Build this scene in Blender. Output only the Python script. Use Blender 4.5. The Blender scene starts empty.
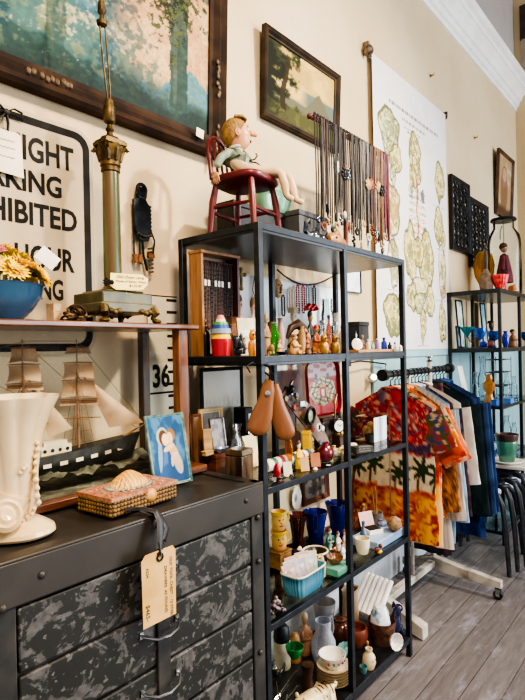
import bpy, math, random
import numpy as np
from mathutils import Matrix, Vector, Euler
random.seed(7); rng = np.random.default_rng(11)
SC = bpy.context.scene
COL = SC.collection
PI = math.pi
cos, sin = math.cos, math.sin
R = math.radians
# ------------------------------------------------------------------ camera
ZC = 1.363; YAW = R(40.3); ROLL = R(1.2); F = 530.0
cy_, sy_ = cos(YAW), sin(YAW); cr_, sr_ = cos(ROLL), sin(ROLL)
Wr = Vector((sy_, -cy_, 0)); Wu = Vector((0, 0, 1)); Wf = Vector((cy_, sy_, 0))
Cr = Wr*cr_ - Wu*sr_; Cu = Wu*cr_ + Wr*sr_
cam = bpy.data.cameras.new('camera'); camo = bpy.data.objects.new('camera', cam); COL.objects.link(camo)
cam.sensor_fit = 'VERTICAL'; cam.sensor_height = 24; cam.lens = F*24/700; cam.clip_start = 0.02
m = Matrix((Cr, Cu, -Wf)).transposed().to_4x4(); m.translation = Vector((0, 0, ZC)); camo.matrix_world = m
SC.camera = camo

def at(u, v, Y=None, X=None, Z=None):
    """point of the room seen at photo position (u, v) on the plane Y=, X= or Z="""
    r = Wf*F + Cr*(u-262.5) + Cu*(350-v)
    if Y is not None: t = Y/r.y
    elif X is not None: t = X/r.x
    else: t = (Z-ZC)/r.z
    return Vector((r.x*t, r.y*t, ZC+r.z*t))
def ux(u, Y, z):
    h = z-ZC; t = (u-262.5)/F
    return (t*Y*sy_ + cr_*Y*cy_ + sr_*h)/(cr_*sy_ - t*cy_)
def mpp(p): return (p[0]*cy_+p[1]*sy_)/F
def fit(u0, u1, vt, Y, zb, ratio=None):
    """base point, width and height of a thing standing at depth Y on height zb"""
    uc = (u0+u1)/2
    def go(Y):
        zt = at(uc, vt, Y=Y).z; X = ux(uc, Y, (zb+zt)/2); return X, (u1-u0)*mpp((X, Y)), zt-zb
    if ratio:                                   # known proportions: look for the depth at which it stands
        Y = min((1.06+.005*i for i in range(58)), key=lambda y: abs(go(y)[2]-ratio*go(y)[1]))
    X, w, h = go(Y)
    if CLAMP:
        for _ in range(60):
            if X-w/2 < CLAMP[0]+.004 and Y < CLAMP[3]-.02: Y += .006
            elif X+w/2 > CLAMP[1]-.004 and Y > CLAMP[2]+.02: Y -= .006
            else: break
            X, w, h = go(Y)
        X = max(CLAMP[0]+.002+w/2, min(CLAMP[1]-.002-w/2, X))
    if ratio: h = ratio*w
    return Vector((X, Y, zb)), w, h
CLAMP = None

# ------------------------------------------------------------------ mesh builder
def TR(loc=(0, 0, 0), rz=0, rx=0, ry=0, s=1):
    M = Matrix.Translation(loc) @ Euler((rx, ry, rz)).to_matrix().to_4x4()
    if not isinstance(s, (tuple, list)): s = (s, s, s)
    return M @ Matrix.Diagonal((*s, 1))
class MB:
    def __init__(s): s.v = []; s.f = []; s.m = []; s.col = None
    def add(s, vs, fs, mat=0, T=None):
        b = len(s.v)
        if T is not None: vs = [T @ Vector(p) for p in vs]
        s.v.extend([tuple(p) for p in vs]); s.f.extend([tuple(b+i for i in f) for f in fs]); s.m.extend([mat]*len(fs)); return s
    def box(s, sz, c=(0, 0, 0), T=None, mat=0, taper=1.0):
        x, y, z = sz[0]/2, sz[1]/2, sz[2]/2; cx, cy, cz = c
        vs = []
        for k, q in ((-1, 1.0), (1, taper)):
            for a, b in ((-1, -1), (1, -1), (1, 1), (-1, 1)): vs.append((cx+a*x*q, cy+b*y*q, cz+k*z))
        return s.add(vs, [(3, 2, 1, 0), (4, 5, 6, 7), (0, 1, 5, 4), (1, 2, 6, 5), (2, 3, 7, 6), (3, 0, 4, 7)], mat, T)
    def bx(s, x0, x1, y0, y1, z0, z1, T=None, mat=0):
        return s.box((x1-x0, y1-y0, z1-z0), ((x0+x1)/2, (y0+y1)/2, (z0+z1)/2), T, mat)
    def lathe(s, prof, seg=20, c=(0, 0, 0), T=None, mat=0, fn=None, sq=(1, 1)):
        vs = []; fs = []; n = len(prof)
        for j, (r, z) in enumerate(prof):
            for i in range(seg):
                a = 2*PI*i/seg; q = r*(fn(a, j/(n-1)) if fn else 1)
                vs.append((c[0]+q*cos(a)*sq[0], c[1]+q*sin(a)*sq[1], c[2]+z))
        for j in range(n-1):
            for i in range(seg):
                k = (i+1) % seg; fs.append((j*seg+i, j*seg+k, (j+1)*seg+k, (j+1)*seg+i))
        if prof[0][0] > 1e-6: fs.append(tuple(range(seg-1, -1, -1)))
        if prof[-1][0] > 1e-6: fs.append(tuple((n-1)*seg+i for i in range(seg)))
        return s.add(vs, fs, mat, T)
    def ell(s, c, r, T=None, mat=0, seg=12, rings=8, rot=None):
        if not isinstance(r, (tuple, list)): r = (r, r, r)
        Tm = Matrix.Translation(c)
        if rot: Tm = Tm @ Euler(rot).to_matrix().to_4x4()
        Tm = Tm @ Matrix.Diagonal((*r, 1))
        if T is not None: Tm = T @ Tm
        prof = [(sin(PI*j/rings), -cos(PI*j/rings)) for j in range(rings+1)]
        prof[0] = (1e-4, -1); prof[-1] = (1e-4, 1)
        return s.lathe(prof, seg, T=Tm, mat=mat)
    def tube(s, pts, r, seg=6, closed=False, T=None, mat=0, flat=1.0):
        P = [Vector(p) for p in pts]; n = len(P)
        rr = r if isinstance(r, (list, tuple)) else [r]*n
        tang = []
        for i in range(n):
            a = P[(i-1) % n] if (closed or i > 0) else P[i]; b = P[(i+1) % n] if (closed or i < n-1) else P[i]
            t = (b-a); tang.append(t.normalized() if t.length > 1e-9 else Vector((0, 0, 1)))
        t0 = tang[0]; up = Vector((0, 0, 1)) if abs(t0.z) < .9 else Vector((1, 0, 0))
        nrm = (up - t0*up.dot(t0)).normalized(); vs = []; fs = []
        for i in range(n):
            t = tang[i]; nrm = (nrm - t*nrm.dot(t))
            nrm = nrm.normalized() if nrm.length > 1e-6 else t.orthogonal().normalized()
            bi = t.cross(nrm)
            for k in range(seg):
                a = 2*PI*k/seg; vs.append(P[i] + (nrm*cos(a)*flat + bi*sin(a))*rr[i])
        for i in range(n if closed else n-1):
            j = (i+1) % n
            for k in range(seg):
                q = (k+1) % seg; fs.append((i*seg+k, i*seg+q, j*seg+q, j*seg+k))
        if not closed:
            fs.append(tuple(range(seg-1, -1, -1))); fs.append(tuple((n-1)*seg+k for k in range(seg)))
        return s.add(vs, fs, mat, T)
    def prism(s, pts, t, T=None, mat=0, y0=0.0):
        """outline in local XZ, thickness along Y from y0 to y0+t"""
        n = len(pts); vs = [(p[0], y0, p[1]) for p in pts]+[(p[0], y0+t, p[1]) for p in pts]
        fs = [tuple(range(n)), tuple(range(2*n-1, n-1, -1))]
        for i in range(n):
            j = (i+1) % n; fs.append((j, i, n+i, n+j))
        return s.add(vs, fs, mat, T)
    def grid(s, nu, nv, fn, T=None, mat=0):
        vs = [fn(i/nu, j/nv) for j in range(nv+1) for i in range(nu+1)]
        fs = [(j*(nu+1)+i, j*(nu+1)+i+1, (j+1)*(nu+1)+i+1, (j+1)*(nu+1)+i) for j in range(nv) for i in range(nu)]
        return s.add(vs, fs, mat, T)
    def text(s, txt, size, T=None, mat=0, off=0.0, ext=0.0008, align='LEFT', sx=1.0, shear=0.0):
        """lettering in local XZ plane, facing -Y"""
        cu = bpy.data.curves.new('lettering', 'FONT'); cu.body = txt; cu.size = size; cu.offset = off; cu.extrude = ext
        cu.align_x = align; cu.shear = shear; cu.resolution_u = 3
        o = bpy.data.objects.new('lettering', cu); me = o.to_mesh()
        vs = [(v.co.x*sx, -v.co.z, v.co.y) for v in me.vertices]; fs = [tuple(p.vertices) for p in me.polygons]
        o.to_mesh_clear(); bpy.data.objects.remove(o); bpy.data.curves.remove(cu)
        return s.add(vs, fs, mat, T)
def mesh(mb, mats, name='m', smooth=True, ang=38):
    me = bpy.data.meshes.new(name); me.from_pydata(mb.v, [], mb.f)
    for mt in (mats if isinstance(mats, (list, tuple)) else [mats]): me.materials.append(mt)
    me.polygons.foreach_set('material_index', mb.m)
    if smooth:
        me.polygons.foreach_set('use_smooth', [True]*len(mb.f))
        me.update()
        try: me.set_sharp_from_angle(angle=R(ang))
        except Exception: pass
    if mb.col is not None:
        at_ = me.color_attributes.new('Col', 'FLOAT_COLOR', 'POINT')
        c = np.ones((len(mb.v), 4), np.float32); c[:len(mb.col), :3] = lin(np.asarray(mb.col)); at_.data.foreach_set('color', c.ravel())
    me.update(); return me
def lin(c):
    c = np.clip(np.asarray(c, np.float64), 0, 1); return np.where(c <= .04045, c/12.92, ((c+.055)/1.055)**2.4)
def obj(name, mb, mats, parent=None, loc=(0, 0, 0), rz=0, bev=0, sub=0, label=None, smooth=True, rot=None, ang=38, seg=2):
    o = bpy.data.objects.new(name, mesh(mb, mats, name, smooth, ang) if isinstance(mb, MB) else mb); COL.objects.link(o)
    o.location = loc; o.rotation_euler = rot if rot else (0, 0, rz)
    if parent is not None: o.parent = parent
    if bev:
        b = o.modifiers.new('bevel', 'BEVEL'); b.width = bev; b.segments = seg; b.limit_method = 'ANGLE'; b.angle_limit = R(40)
    if sub:
        q = o.modifiers.new('sub', 'SUBSURF'); q.levels = sub; q.render_levels = sub
    if label: o['label'] = label
    return o
def tag(o, label, cat, group=None, kind=None):
    o['label'] = label; o['category'] = cat
    if group: o['group'] = group
    if kind: o['kind'] = kind
    return o
def thing(name, label, cat, loc=(0, 0, 0), rz=0, group=None, rot=None):
    o = bpy.data.objects.new(name, None); COL.objects.link(o); o.empty_display_size = .02
    o.location = loc; o.rotation_euler = rot if rot else (0, 0, rz)
    return tag(o, label, cat, group)
def solo(name, mb, mats, label, cat, loc=(0, 0, 0), rz=0, group=None, **k):
    return tag(obj(name, mb, mats, None, loc, rz, **k), label, cat, group)
def struct(name, mb, mats, **k):
    o = obj(name, mb, mats, **k); o['kind'] = 'structure'; return o
def dup(root, loc, rz=None, label=None, group=None):
    r = root.copy(); COL.objects.link(r); r.location = loc
    if rz is not None: r.rotation_euler = (0, 0, rz)
    if label: r['label'] = label
    if group: r['group'] = group
    for ch in list(root.children):
        c = ch.copy(); COL.objects.link(c); c.parent = r
        for g in ch.children:
            d = g.copy(); COL.objects.link(d); d.parent = c
    return r

# ------------------------------------------------------------------ materials
def rgb(h):
    if isinstance(h, str):
        h = h.lstrip('#'); c = [int(h[i:i+2], 16)/255 for i in (0, 2, 4)]
    else: c = [x/255 for x in h]
    return (*[float(x) for x in lin(c)], 1)
_MC = {}
def pm(c1, c2=None, sc=18, rough=.5, metal=0, bump=0, lo=.4, hi=.6, kind='noise', coat=0, stretch=(1, 1, 1), bsc=None, spec=.5, c3=None, detail=4, emit=0, sss=0, name=None):
    """procedural surface: two or three tones blended by a texture, optional bump"""
    key = (str(c1), str(c2), sc, rough, metal, bump, lo, hi, kind, coat, stretch, bsc, spec, str(c3), emit, sss)
    if key in _MC: return _MC[key]
    mt = bpy.data.materials.new(name or 'surface'); mt.use_nodes = True; nt = mt.node_tree; N = nt.nodes; L = nt.links
    b = N['Principled BSDF']; b.inputs['Roughness'].default_value = rough; b.inputs['Metallic'].default_value = metal
    b.inputs['Specular IOR Level'].default_value = spec
    if coat: b.inputs['Coat Weight'].default_value = coat; b.inputs['Coat Roughness'].default_value = .08
    if sss: b.inputs['Subsurface Weight'].default_value = sss; b.inputs['Subsurface Radius'].default_value = (.01, .006, .004)
    tc = N.new('ShaderNodeTexCoord'); mp = N.new('ShaderNodeMapping'); L.new(tc.outputs['Object'], mp.inputs['Vector']); mp.inputs['Scale'].default_value = stretch
    if kind == 'voronoi':
        t = N.new('ShaderNodeTexVoronoi'); t.inputs['Scale'].default_value = sc; out = t.outputs['Distance']
    elif kind == 'cell':
        t = N.new('ShaderNodeTexVoronoi'); t.inputs['Scale'].default_value = sc; out = t.outputs['Color']
    elif kind == 'wave':
        t = N.new('ShaderNodeTexWave'); t.inputs['Scale'].default_value = sc; t.inputs['Distortion'].default_value = 4; t.inputs['Detail'].default_value = 3; out = t.outputs['Fac']
    else:
        t = N.new('ShaderNodeTexNoise'); t.inputs['Scale'].default_value = sc; t.inputs['Detail'].default_value = detail; out = t.outputs['Fac']
    L.new(mp.outputs['Vector'], t.inputs['Vector'])
    c1 = rgb(c1)
    if c2 is None: c2 = tuple(x*.8 for x in c1[:3])+(1,)
    else: c2 = rgb(c2)
    cr = N.new('ShaderNodeValToRGB'); L.new(out, cr.inputs['Fac'])
    e = cr.color_ramp.elements; e[0].position = lo; e[0].color = c1; e[1].position = hi; e[1].color = c2
    if c3 is not None:
        q = e.new(min(.99, hi+(hi-lo)*.9+.02)); q.color = rgb(c3)
    L.new(cr.outputs['Color'], b.inputs['Base Color'])
    if emit:
        L.new(cr.outputs['Color'], b.inputs['Emission Color']); b.inputs['Emission Strength'].default_value = emit
    if bump:
        bp = N.new('ShaderNodeBump'); bp.inputs['Strength'].default_value = bump; bp.inputs['Distance'].default_value = .01
        if bsc:
            t2 = N.new('ShaderNodeTexNoise'); t2.inputs['Scale'].default_value = bsc; t2.inputs['Detail'].default_value = 5
            L.new(mp.outputs['Vector'], t2.inputs['Vector']); L.new(t2.outputs['Fac'], bp.inputs['Height'])
        else: L.new(out, bp.inputs['Height'])
        L.new(bp.outputs['Normal'], b.inputs['Normal'])
    _MC[key] = mt; return mt
def vmat(rough=.6, coat=0, bump=0):
    key = ('v', rough, coat, bump)
    if key in _MC: return _MC[key]
    mt = bpy.data.materials.new('painted_surface'); mt.use_nodes = True; N = mt.node_tree.nodes; L = mt.node_tree.links; b = N['Principled BSDF']
    a = N.new('ShaderNodeAttribute'); a.attribute_name = 'Col'; L.new(a.outputs['Color'], b.inputs['Base Color'])
    b.inputs['Roughness'].default_value = rough; b.inputs['Specular IOR Level'].default_value = .5 if coat else .15; b.inputs['Coat Weight'].default_value = coat; b.inputs['Coat Roughness'].default_value = .05
    if bump:
        t = N.new('ShaderNodeTexNoise'); t.inputs['Scale'].default_value = 60; bp = N.new('ShaderNodeBump'); bp.inputs['Strength'].default_value = bump; bp.inputs['Distance'].default_value = .004
        L.new(t.outputs['Fac'], bp.inputs['Height']); L.new(bp.outputs['Normal'], b.inputs['Normal'])
    _MC[key] = mt; return mt
def pane(tint=(1, 1, 1), refl=.12, rough=.02):
    """thin clear sheet: mostly transparent with a fresnel gloss"""
    key = ('pane', tint, refl, rough)
    if key in _MC: return _MC[key]
    mt = bpy.data.materials.new('clear_pane'); mt.use_nodes = True; N = mt.node_tree.nodes; L = mt.node_tree.links
    N.remove(N['Principled BSDF']); o = N['Material Output']
    t = N.new('ShaderNodeBsdfTransparent'); t.inputs['Color'].default_value = (*tint, 1)
    g = N.new('ShaderNodeBsdfGlossy'); g.inputs['Roughness'].default_value = rough
    f = N.new('ShaderNodeLayerWeight'); f.inputs['Blend'].default_value = refl; n_ = N.new('ShaderNodeTexNoise'); n_.inputs['Scale'].default_value = 3
    mu = N.new('ShaderNodeMath'); mu.operation = 'MULTIPLY'; L.new(f.outputs['Fresnel'], mu.inputs[0]); L.new(n_.outputs['Fac'], mu.inputs[1])
    ad = N.new('ShaderNodeMath'); ad.operation = 'MULTIPLY'; L.new(mu.outputs[0], ad.inputs[0]); ad.inputs[1].default_value = 2
    mx = N.new('ShaderNodeMixShader'); L.new(ad.outputs[0], mx.inputs['Fac']); L.new(t.outputs[0], mx.inputs[1]); L.new(g.outputs[0], mx.inputs[2])
    L.new(mx.outputs[0], o.inputs['Surface']); _MC[key] = mt; return mt
def glass(c, rough=.03, mixc=.35):
    """coloured hollow glass: transparent tint + gloss + a little body colour"""
    key = ('glass', str(c), rough, mixc)
    if key in _MC: return _MC[key]
    mt = bpy.data.materials.new('coloured_glass'); mt.use_nodes = True; N = mt.node_tree.nodes; L = mt.node_tree.links
    b = N['Principled BSDF']; o = N['Material Output']; b.inputs['Roughness'].default_value = rough
    n_ = N.new('ShaderNodeTexNoise'); n_.inputs['Scale'].default_value = 9; cr = N.new('ShaderNodeValToRGB'); L.new(n_.outputs['Fac'], cr.inputs['Fac'])
    k = rgb(c); cr.color_ramp.elements[0].color = tuple(x*.8 for x in k[:3])+(1,); cr.color_ramp.elements[1].color = k
    L.new(cr.outputs['Color'], b.inputs['Base Color']); b.inputs['Specular IOR Level'].default_value = .8
    t = N.new('ShaderNodeBsdfTransparent'); q = max(k[:3]); t.inputs['Color'].default_value = tuple(.25+.75*x/q for x in k[:3])+(1,)
    mx = N.new('ShaderNodeMixShader'); lw = N.new('ShaderNodeLayerWeight'); lw.inputs['Blend'].default_value = mixc; L.new(lw.outputs['Facing'], mx.inputs['Fac'])
    ma = N.new('ShaderNodeMath'); ma.operation = 'ADD'; ma.use_clamp = True; L.new(lw.outputs['Facing'], ma.inputs[0]); ma.inputs[1].default_value = mixc*.5; L.new(ma.outputs[0], mx.inputs['Fac'])
    L.new(t.outputs[0], mx.inputs[1]); L.new(b.outputs[0], mx.inputs[2]); L.new(mx.outputs[0], o.inputs['Surface']); _MC[key] = mt; return mt
# ------------------------------------------------------------------ painted pictures (vertex colours on a fine grid)
def fbm(h, w, base=4, octs=5, seed=0, asp=1.0):
    g = np.random.default_rng(seed); out = np.zeros((h, w)); amp = 1; tot = 0
    for o in range(octs):
        n = base*2**o; gy, gx = max(2, int(n))+1, max(2, int(n*asp))+1
        q = g.random((gy, gx)); y = np.linspace(0, gy-1.001, h); x = np.linspace(0, gx-1.001, w)
        y0 = y.astype(int); x0 = x.astype(int); fy = (y-y0)[:, None]; fx = (x-x0)[None, :]
        fy = fy*fy*(3-2*fy); fx = fx*fx*(3-2*fx)
        a = q[y0][:, x0]; b = q[y0][:, x0+1]; c = q[y0+1][:, x0]; d = q[y0+1][:, x0+1]
        out += amp*((a*(1-fx)+b*fx)*(1-fy)+(c*(1-fx)+d*fx)*fy); tot += amp; amp *= .55
    return out/tot
def blend(img, col, mask):
    mask = np.clip(mask, 0, 1)[..., None]; img[:] = img*(1-mask)+np.array(col)/255*mask
def sst(x, a, b):
    t = np.clip((x-a)/(b-a), 0, 1); return t*t*(3-2*t)
def canvas(img, w, h):
    """grid facing -Y, local X 0..w, Z 0..h; row 0 of img is the top"""
    H, W_ = img.shape[:2]; mb = MB()
    mb.grid(W_-1, H-1, lambda i, j: (i*w, 0, h-j*h))
    mb.f = [tuple(reversed(f)) for f in mb.f]; mb.col = img.reshape(-1, 3); return mb
def coords(H, W_):
    y, x = np.mgrid[0:H, 0:W_]; return x/(W_-1), y/(H-1)
# ================================================================== materials in common use
BLK = pm('#1d1f22', '#2a2d31', 30, .42, .3)
BLKM = pm('#15171a', '#22252a', 40, .3, .6)
WOODR = pm('#7a4a30', '#94603e', 6, .35, stretch=(1, 1, 14), coat=.3)
WOODRX = pm('#6f402b', '#96603f', 7, .38, stretch=(1.2, 14, 14), coat=.3)
WHT = pm('#efece4', '#e2ded3', 9, .5)
GOLD = pm('#a9853f', '#6b4f22', 30, .32, .85)
BRASS = pm('#b08d4a', '#5d4520', 60, .35, .8)
STEEL = pm('#c8c8c6', '#9a9a98', 20, .22, 1)
CREAM = pm('#ecdcc0', '#dfc9a6', 8, .35, coat=.4)
TAGC = pm('#d8b074', '#c99e60', 12, .8, spec=.2)
PAPER = pm('#efe6cf', '#e2d6ba', 14, .8)
INK = pm('#2a2622', '#3a352f', 20, .8, spec=.1)
# ================================================================== room
def wallmat(c1, c2, lo=.35, hi=.7):
    return pm(c1, c2, 1.3, .85, bump=.15, lo=lo, hi=hi, bsc=40)
MB_ = MB
WY = 1.485
struct('wall_back', MB().bx(-1.2, 5.85, WY, WY+.12, 0, 3.8), wallmat('#d7c3a2', '#c9b28d'))
struct('wall_upper', MB().bx(-1.2, 5.85, WY, WY+.12, 3.8, 5.4), wallmat('#b3aaa6', '#a49b98'))  # greyer tone than the wall below paints in the shade above the cornice
struct('wall_right', MB().bx(5.8, 5.92, -5.2, WY, 0, 5.4), wallmat('#d8c29a', '#cbb48b'))
struct('ceiling', MB().bx(-1.2, 5.92, -5.2, WY+.12, 5.4, 5.5), wallmat('#cfc9c2', '#c2bbb4'))
# floor : long worn boards along X
mt = bpy.data.materials.new('worn_boards'); mt.use_nodes = True; N = mt.node_tree.nodes; L = mt.node_tree.links; b = N['Principled BSDF']
tc = N.new('ShaderNodeTexCoord'); br = N.new('ShaderNodeTexBrick'); L.new(tc.outputs['Object'], br.inputs['Vector'])
br.inputs['Scale'].default_value = 1; br.inputs['Brick Width'].default_value = 7.3; br.inputs['Row Height'].default_value = .128; br.inputs['Mortar Size'].default_value = .0022; br.inputs['Mortar Smooth'].default_value = .3
br.inputs['Color1'].default_value = rgb('#807b7a'); br.inputs['Color2'].default_value = rgb('#716c6b'); br.inputs['Mortar'].default_value = rgb('#4a403b'); br.inputs['Bias'].default_value = 0
mp = N.new('ShaderNodeMapping'); mp.inputs['Scale'].default_value = (1.2, 9, 1); L.new(tc.outputs['Object'], mp.inputs['Vector'])
n1 = N.new('ShaderNodeTexNoise'); n1.inputs['Scale'].default_value = 5; n1.inputs['Detail'].default_value = 8; n1.inputs['Roughness'].default_value = .7; L.new(mp.outputs['Vector'], n1.inputs['Vector'])
r1 = N.new('ShaderNodeValToRGB'); r1.color_ramp.elements[0].position = .35; r1.color_ramp.elements[0].color = (.72, .69, .67, 1); r1.color_ramp.elements[1].position = .7; r1.color_ramp.elements[1].color = (1.25, 1.22, 1.25, 1); L.new(n1.outputs['Fac'], r1.inputs['Fac'])
mx = N.new('ShaderNodeMix'); mx.data_type = 'RGBA'; mx.blend_type = 'MULTIPLY'; mx.inputs['Factor'].default_value = 1; L.new(br.outputs['Color'], mx.inputs['A']); L.new(r1.outputs['Color'], mx.inputs['B'])
n2 = N.new('ShaderNodeTexNoise'); n2.inputs['Scale'].default_value = 2.2; n2.inputs['Detail'].default_value = 9; n2.inputs['Roughness'].default_value = .75
mp2 = N.new('ShaderNodeMapping'); mp2.inputs['Scale'].default_value = (2, 5, 1); L.new(tc.outputs['Object'], mp2.inputs['Vector']); L.new(mp2.outputs['Vector'], n2.inputs['Vector'])
r2 = N.new('ShaderNodeValToRGB'); r2.color_ramp.elements[0].position = .54; r2.color_ramp.elements[0].color = (0, 0, 0, 1); r2.color_ramp.elements[1].position = .66; r2.color_ramp.elements[1].color = (.6, .6, .6, 1); L.new(n2.outputs['Fac'], r2.inputs['Fac'])
mx2 = N.new('ShaderNodeMix'); mx2.data_type = 'RGBA'; L.new(r2.outputs['Color'], mx2.inputs['Factor']); L.new(mx.outputs['Result'], mx2.inputs['A']); mx2.inputs['B'].default_value = rgb('#a3a3b0')
L.new(mx2.outputs['Result'], b.inputs['Base Color']); b.inputs['Roughness'].default_value = .5
bp = N.new('ShaderNodeBump'); bp.inputs['Strength'].default_value = .35; bp.inputs['Distance'].default_value = .01; L.new(br.outputs['Fac'], bp.inputs['Height']); bp.invert = True; L.new(bp.outputs['Normal'], b.inputs['Normal'])
struct('floor', MB().bx(-1.2, 5.92, -5.2, WY+.12, -.1, 0), mt)
# cornice profile along X
cm = MB(); prof = [(0, 3.735), (-.014, 3.735), (-.016, 3.765), (-.034, 3.772), (-.042, 3.81), (-.058, 3.816), (-.072, 3.86), (-.106, 3.892), (-.118, 3.896), (-.120, 3.925), (-.148, 3.935), (-.152, 3.99), (0, 4.0)]
n = len(prof); vs = [(x, WY+p[0], p[1]) for x in (-1.2, 5.8) for p in prof]
cm.add(vs, [(i, i+1, n+i+1, n+i) for i in range(n-1)]+[tuple(range(n-1, -1, -1)), tuple(range(n, 2*n))])
struct('trim_1', cm, pm('#f3f2f0', '#e9e7e4', 5, .45), ang=20)
# painted wainscot boards and baseboard further along the wall
w = MB(); xs = 2.70
while xs < 5.78:
    w.bx(xs, min(xs+.148, 5.8), WY-.02, WY, .16, 1.30); xs += .15
w.bx(2.7, 5.8, WY-.03, WY, 1.30, 1.345)
struct('trim_2', w, pm('#8fb3b8', '#9dbfc4', 3, .5), bev=.003)
struct('baseboard_back', MB().bx(-1.2, 5.8, WY-.022, WY, 0, .16).bx(-1.2, 5.8, WY-.03, WY, .15, .165), pm('#d8dde2', '#c9ccd0', 6, .5), bev=.003)
# tall trim on the far wall above the cornice
p0 = at(521, 76, X=5.78); p1 = at(521, 6, X=5.78); p2 = at(521, 40, X=5.78)
t3 = MB().bx(5.77, 5.80, p0.y-.18, p0.y, p2.z, p1.z, mat=0).bx(5.775, 5.80, p0.y-.17, p0.y-.01, p0.z-.1, p2.z, mat=1)
struct('trim_3', t3, [pm('#3a2b26', '#4a3932', 12, .6), pm('#b9ad9b', '#a79c8c', 12, .7)])
# ================================================================== lights
def area(name, loc, target, size, power, color, sy=None, spread=0):
    l = bpy.data.lights.new(name, 'AREA'); l.size = size; l.energy = power; l.color = color
    if spread: l.spread = R(spread)
    if sy: l.shape = 'RECTANGLE'; l.size_y = sy
    o = bpy.data.objects.new(name, l); COL.objects.link(o); o.location = loc
    o.rotation_euler = (Vector(target)-Vector(loc)).to_track_quat('-Z', 'Y').to_euler(); return o
area('shop_window_light', (4.6, -4.6, 1.7), (2.2, 1.4, 1.0), 3.2, 215, (.86, .93, 1.0), 2.6)
area('street_window_light', (5.6, -1.6, 1.7), (2.4, 1.2, 1.0), 1.6, 75, (.74, .86, 1.0), 2.2)
area('ceiling_track_light', (3.1, -1.3, 3.7), (1.9, 1.45, 1.5), .2, 30, (1.0, .92, .80), spread=80)
area('warm_ceiling_light', (.1, -.9, 3.6), (.9, 1.4, 1.25), .7, 40, (1.0, .76, .50), spread=110)
wd = bpy.data.worlds.new('shop_air'); SC.world = wd; wd.use_nodes = True
wd.node_tree.nodes['Background'].inputs['Color'].default_value = (.92, .95, 1, 1); wd.node_tree.nodes['Background'].inputs['Strength'].default_value = .52
SC.view_settings.view_transform = 'AgX'; SC.view_settings.look = 'AgX - High Contrast'; SC.view_settings.exposure = .33
# ================================================================== old steel drawer cabinet
def chipmat():
    mt = bpy.data.materials.new('chipped_paint'); mt.use_nodes = True; N = mt.node_tree.nodes; L = mt.node_tree.links; b = N['Principled BSDF']
    tc = N.new('ShaderNodeTexCoord'); mp = N.new('ShaderNodeMapping'); mp.inputs['Scale'].default_value = (1, 1, 1.15); L.new(tc.outputs['Object'], mp.inputs['Vector'])
    a = N.new('ShaderNodeTexNoise'); a.inputs['Scale'].default_value = 15; a.inputs['Detail'].default_value = 10; a.inputs['Roughness'].default_value = .68; a.inputs['Distortion'].default_value = .6; L.new(mp.outputs['Vector'], a.inputs['Vector'])
    v = N.new('ShaderNodeTexNoise'); v.inputs['Scale'].default_value = 60; v.inputs['Detail'].default_value = 3; L.new(mp.outputs['Vector'], v.inputs['Vector'])
    r = N.new('ShaderNodeValToRGB'); r.color_ramp.elements[0].position = .52; r.color_ramp.elements[1].position = .532; L.new(a.outputs['Fac'], r.inputs['Fac'])
    r2 = N.new('ShaderNodeValToRGB'); r2.color_ramp.elements[0].position = .62; r2.color_ramp.elements[1].position = .64; L.new(v.outputs['Fac'], r2.inputs['Fac'])
    mxm = N.new('ShaderNodeMath'); mxm.operation = 'MAXIMUM'; L.new(r.outputs['Color'], mxm.inputs[0]); L.new(r2.outputs['Color'], mxm.inputs[1])
    g = N.new('ShaderNodeValToRGB'); g.color_ramp.elements[0].color = rgb('#454443'); g.color_ramp.elements[1].color = rgb('#646260'); g.color_ramp.elements[0].position = .3; g.color_ramp.elements[1].position = .7; L.new(v.outputs['Fac'], g.inputs['Fac'])
    d = N.new('ShaderNodeValToRGB'); d.color_ramp.elements[0].color = rgb('#212221'); d.color_ramp.elements[1].color = rgb('#33332f'); L.new(a.outputs['Fac'], d.inputs['Fac'])
    m = N.new('ShaderNodeMix'); m.data_type = 'RGBA'; L.new(mxm.outputs[0], m.inputs['Factor']); L.new(d.outputs['Color'], m.inputs['A']); L.new(g.outputs['Color'], m.inputs['B']); L.new(m.outputs['Result'], b.inputs['Base Color'])
    b.inputs['Roughness'].default_value = .5; b.inputs['Metallic'].default_value = .15
    bp = N.new('ShaderNodeBump'); bp.invert = True; bp.inputs['Strength'].default_value = .25; bp.inputs['Distance'].default_value = .004; L.new(mxm.outputs[0], bp.inputs['Height']); L.new(bp.outputs['Normal'], b.inputs['Normal']); return mt
CX0, CX1, CY0, CY1, CZ = .40, 1.165, 1.0, 1.46, .98
chip = chipmat()
chipL = pm('#2e2e2d', '#4a4743', 7, .5, .2, lo=.45, hi=.62, detail=7, c3='#6a4a38')
topm = pm('#33302d', '#433f3a', 5, .42, .15, lo=.35, hi=.65, detail=6)
cab = thing('steel_drawer_cabinet', 'dark steel drawer cabinet with chipped grey and black paint under the ship case', 'cabinet', (0, 0, 0))
bm = MB()
bm.bx(CX0+.02, CX1-.02, CY0+.012, CY1, .02, .93)
for x0, x1 in ((CX0, CX0+.052), (CX1-.048, CX1)): bm.bx(x0, x1, CY0, CY0+.05, 0, .98-.02)
for x0, x1 in ((CX0, CX0+.05), (CX1-.05, CX1)): bm.bx(x0, x1, CY1-.05, CY1, 0, .96)
bm.bx(CX0+.05, CX1-.05, CY0+.002, CY0+.04, 0, .105)
obj('body', bm, chipL, cab, bev=.003)
tp = MB(); tp.bx(CX0-.003, CX1+.003, CY0-.004, CY1, .892, .978)
for x0, x1, y0, y1 in ((CX0-.003, CX1+.003, CY0-.004, CY0+.035), (CX1-.03, CX1+.003, CY0, CY1), (CX0, CX1, CY1-.03, CY1), (CX0-.003, CX0+.03, CY0, CY1)): tp.bx(x0, x1, y0, y1, .975, .984)
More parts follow.
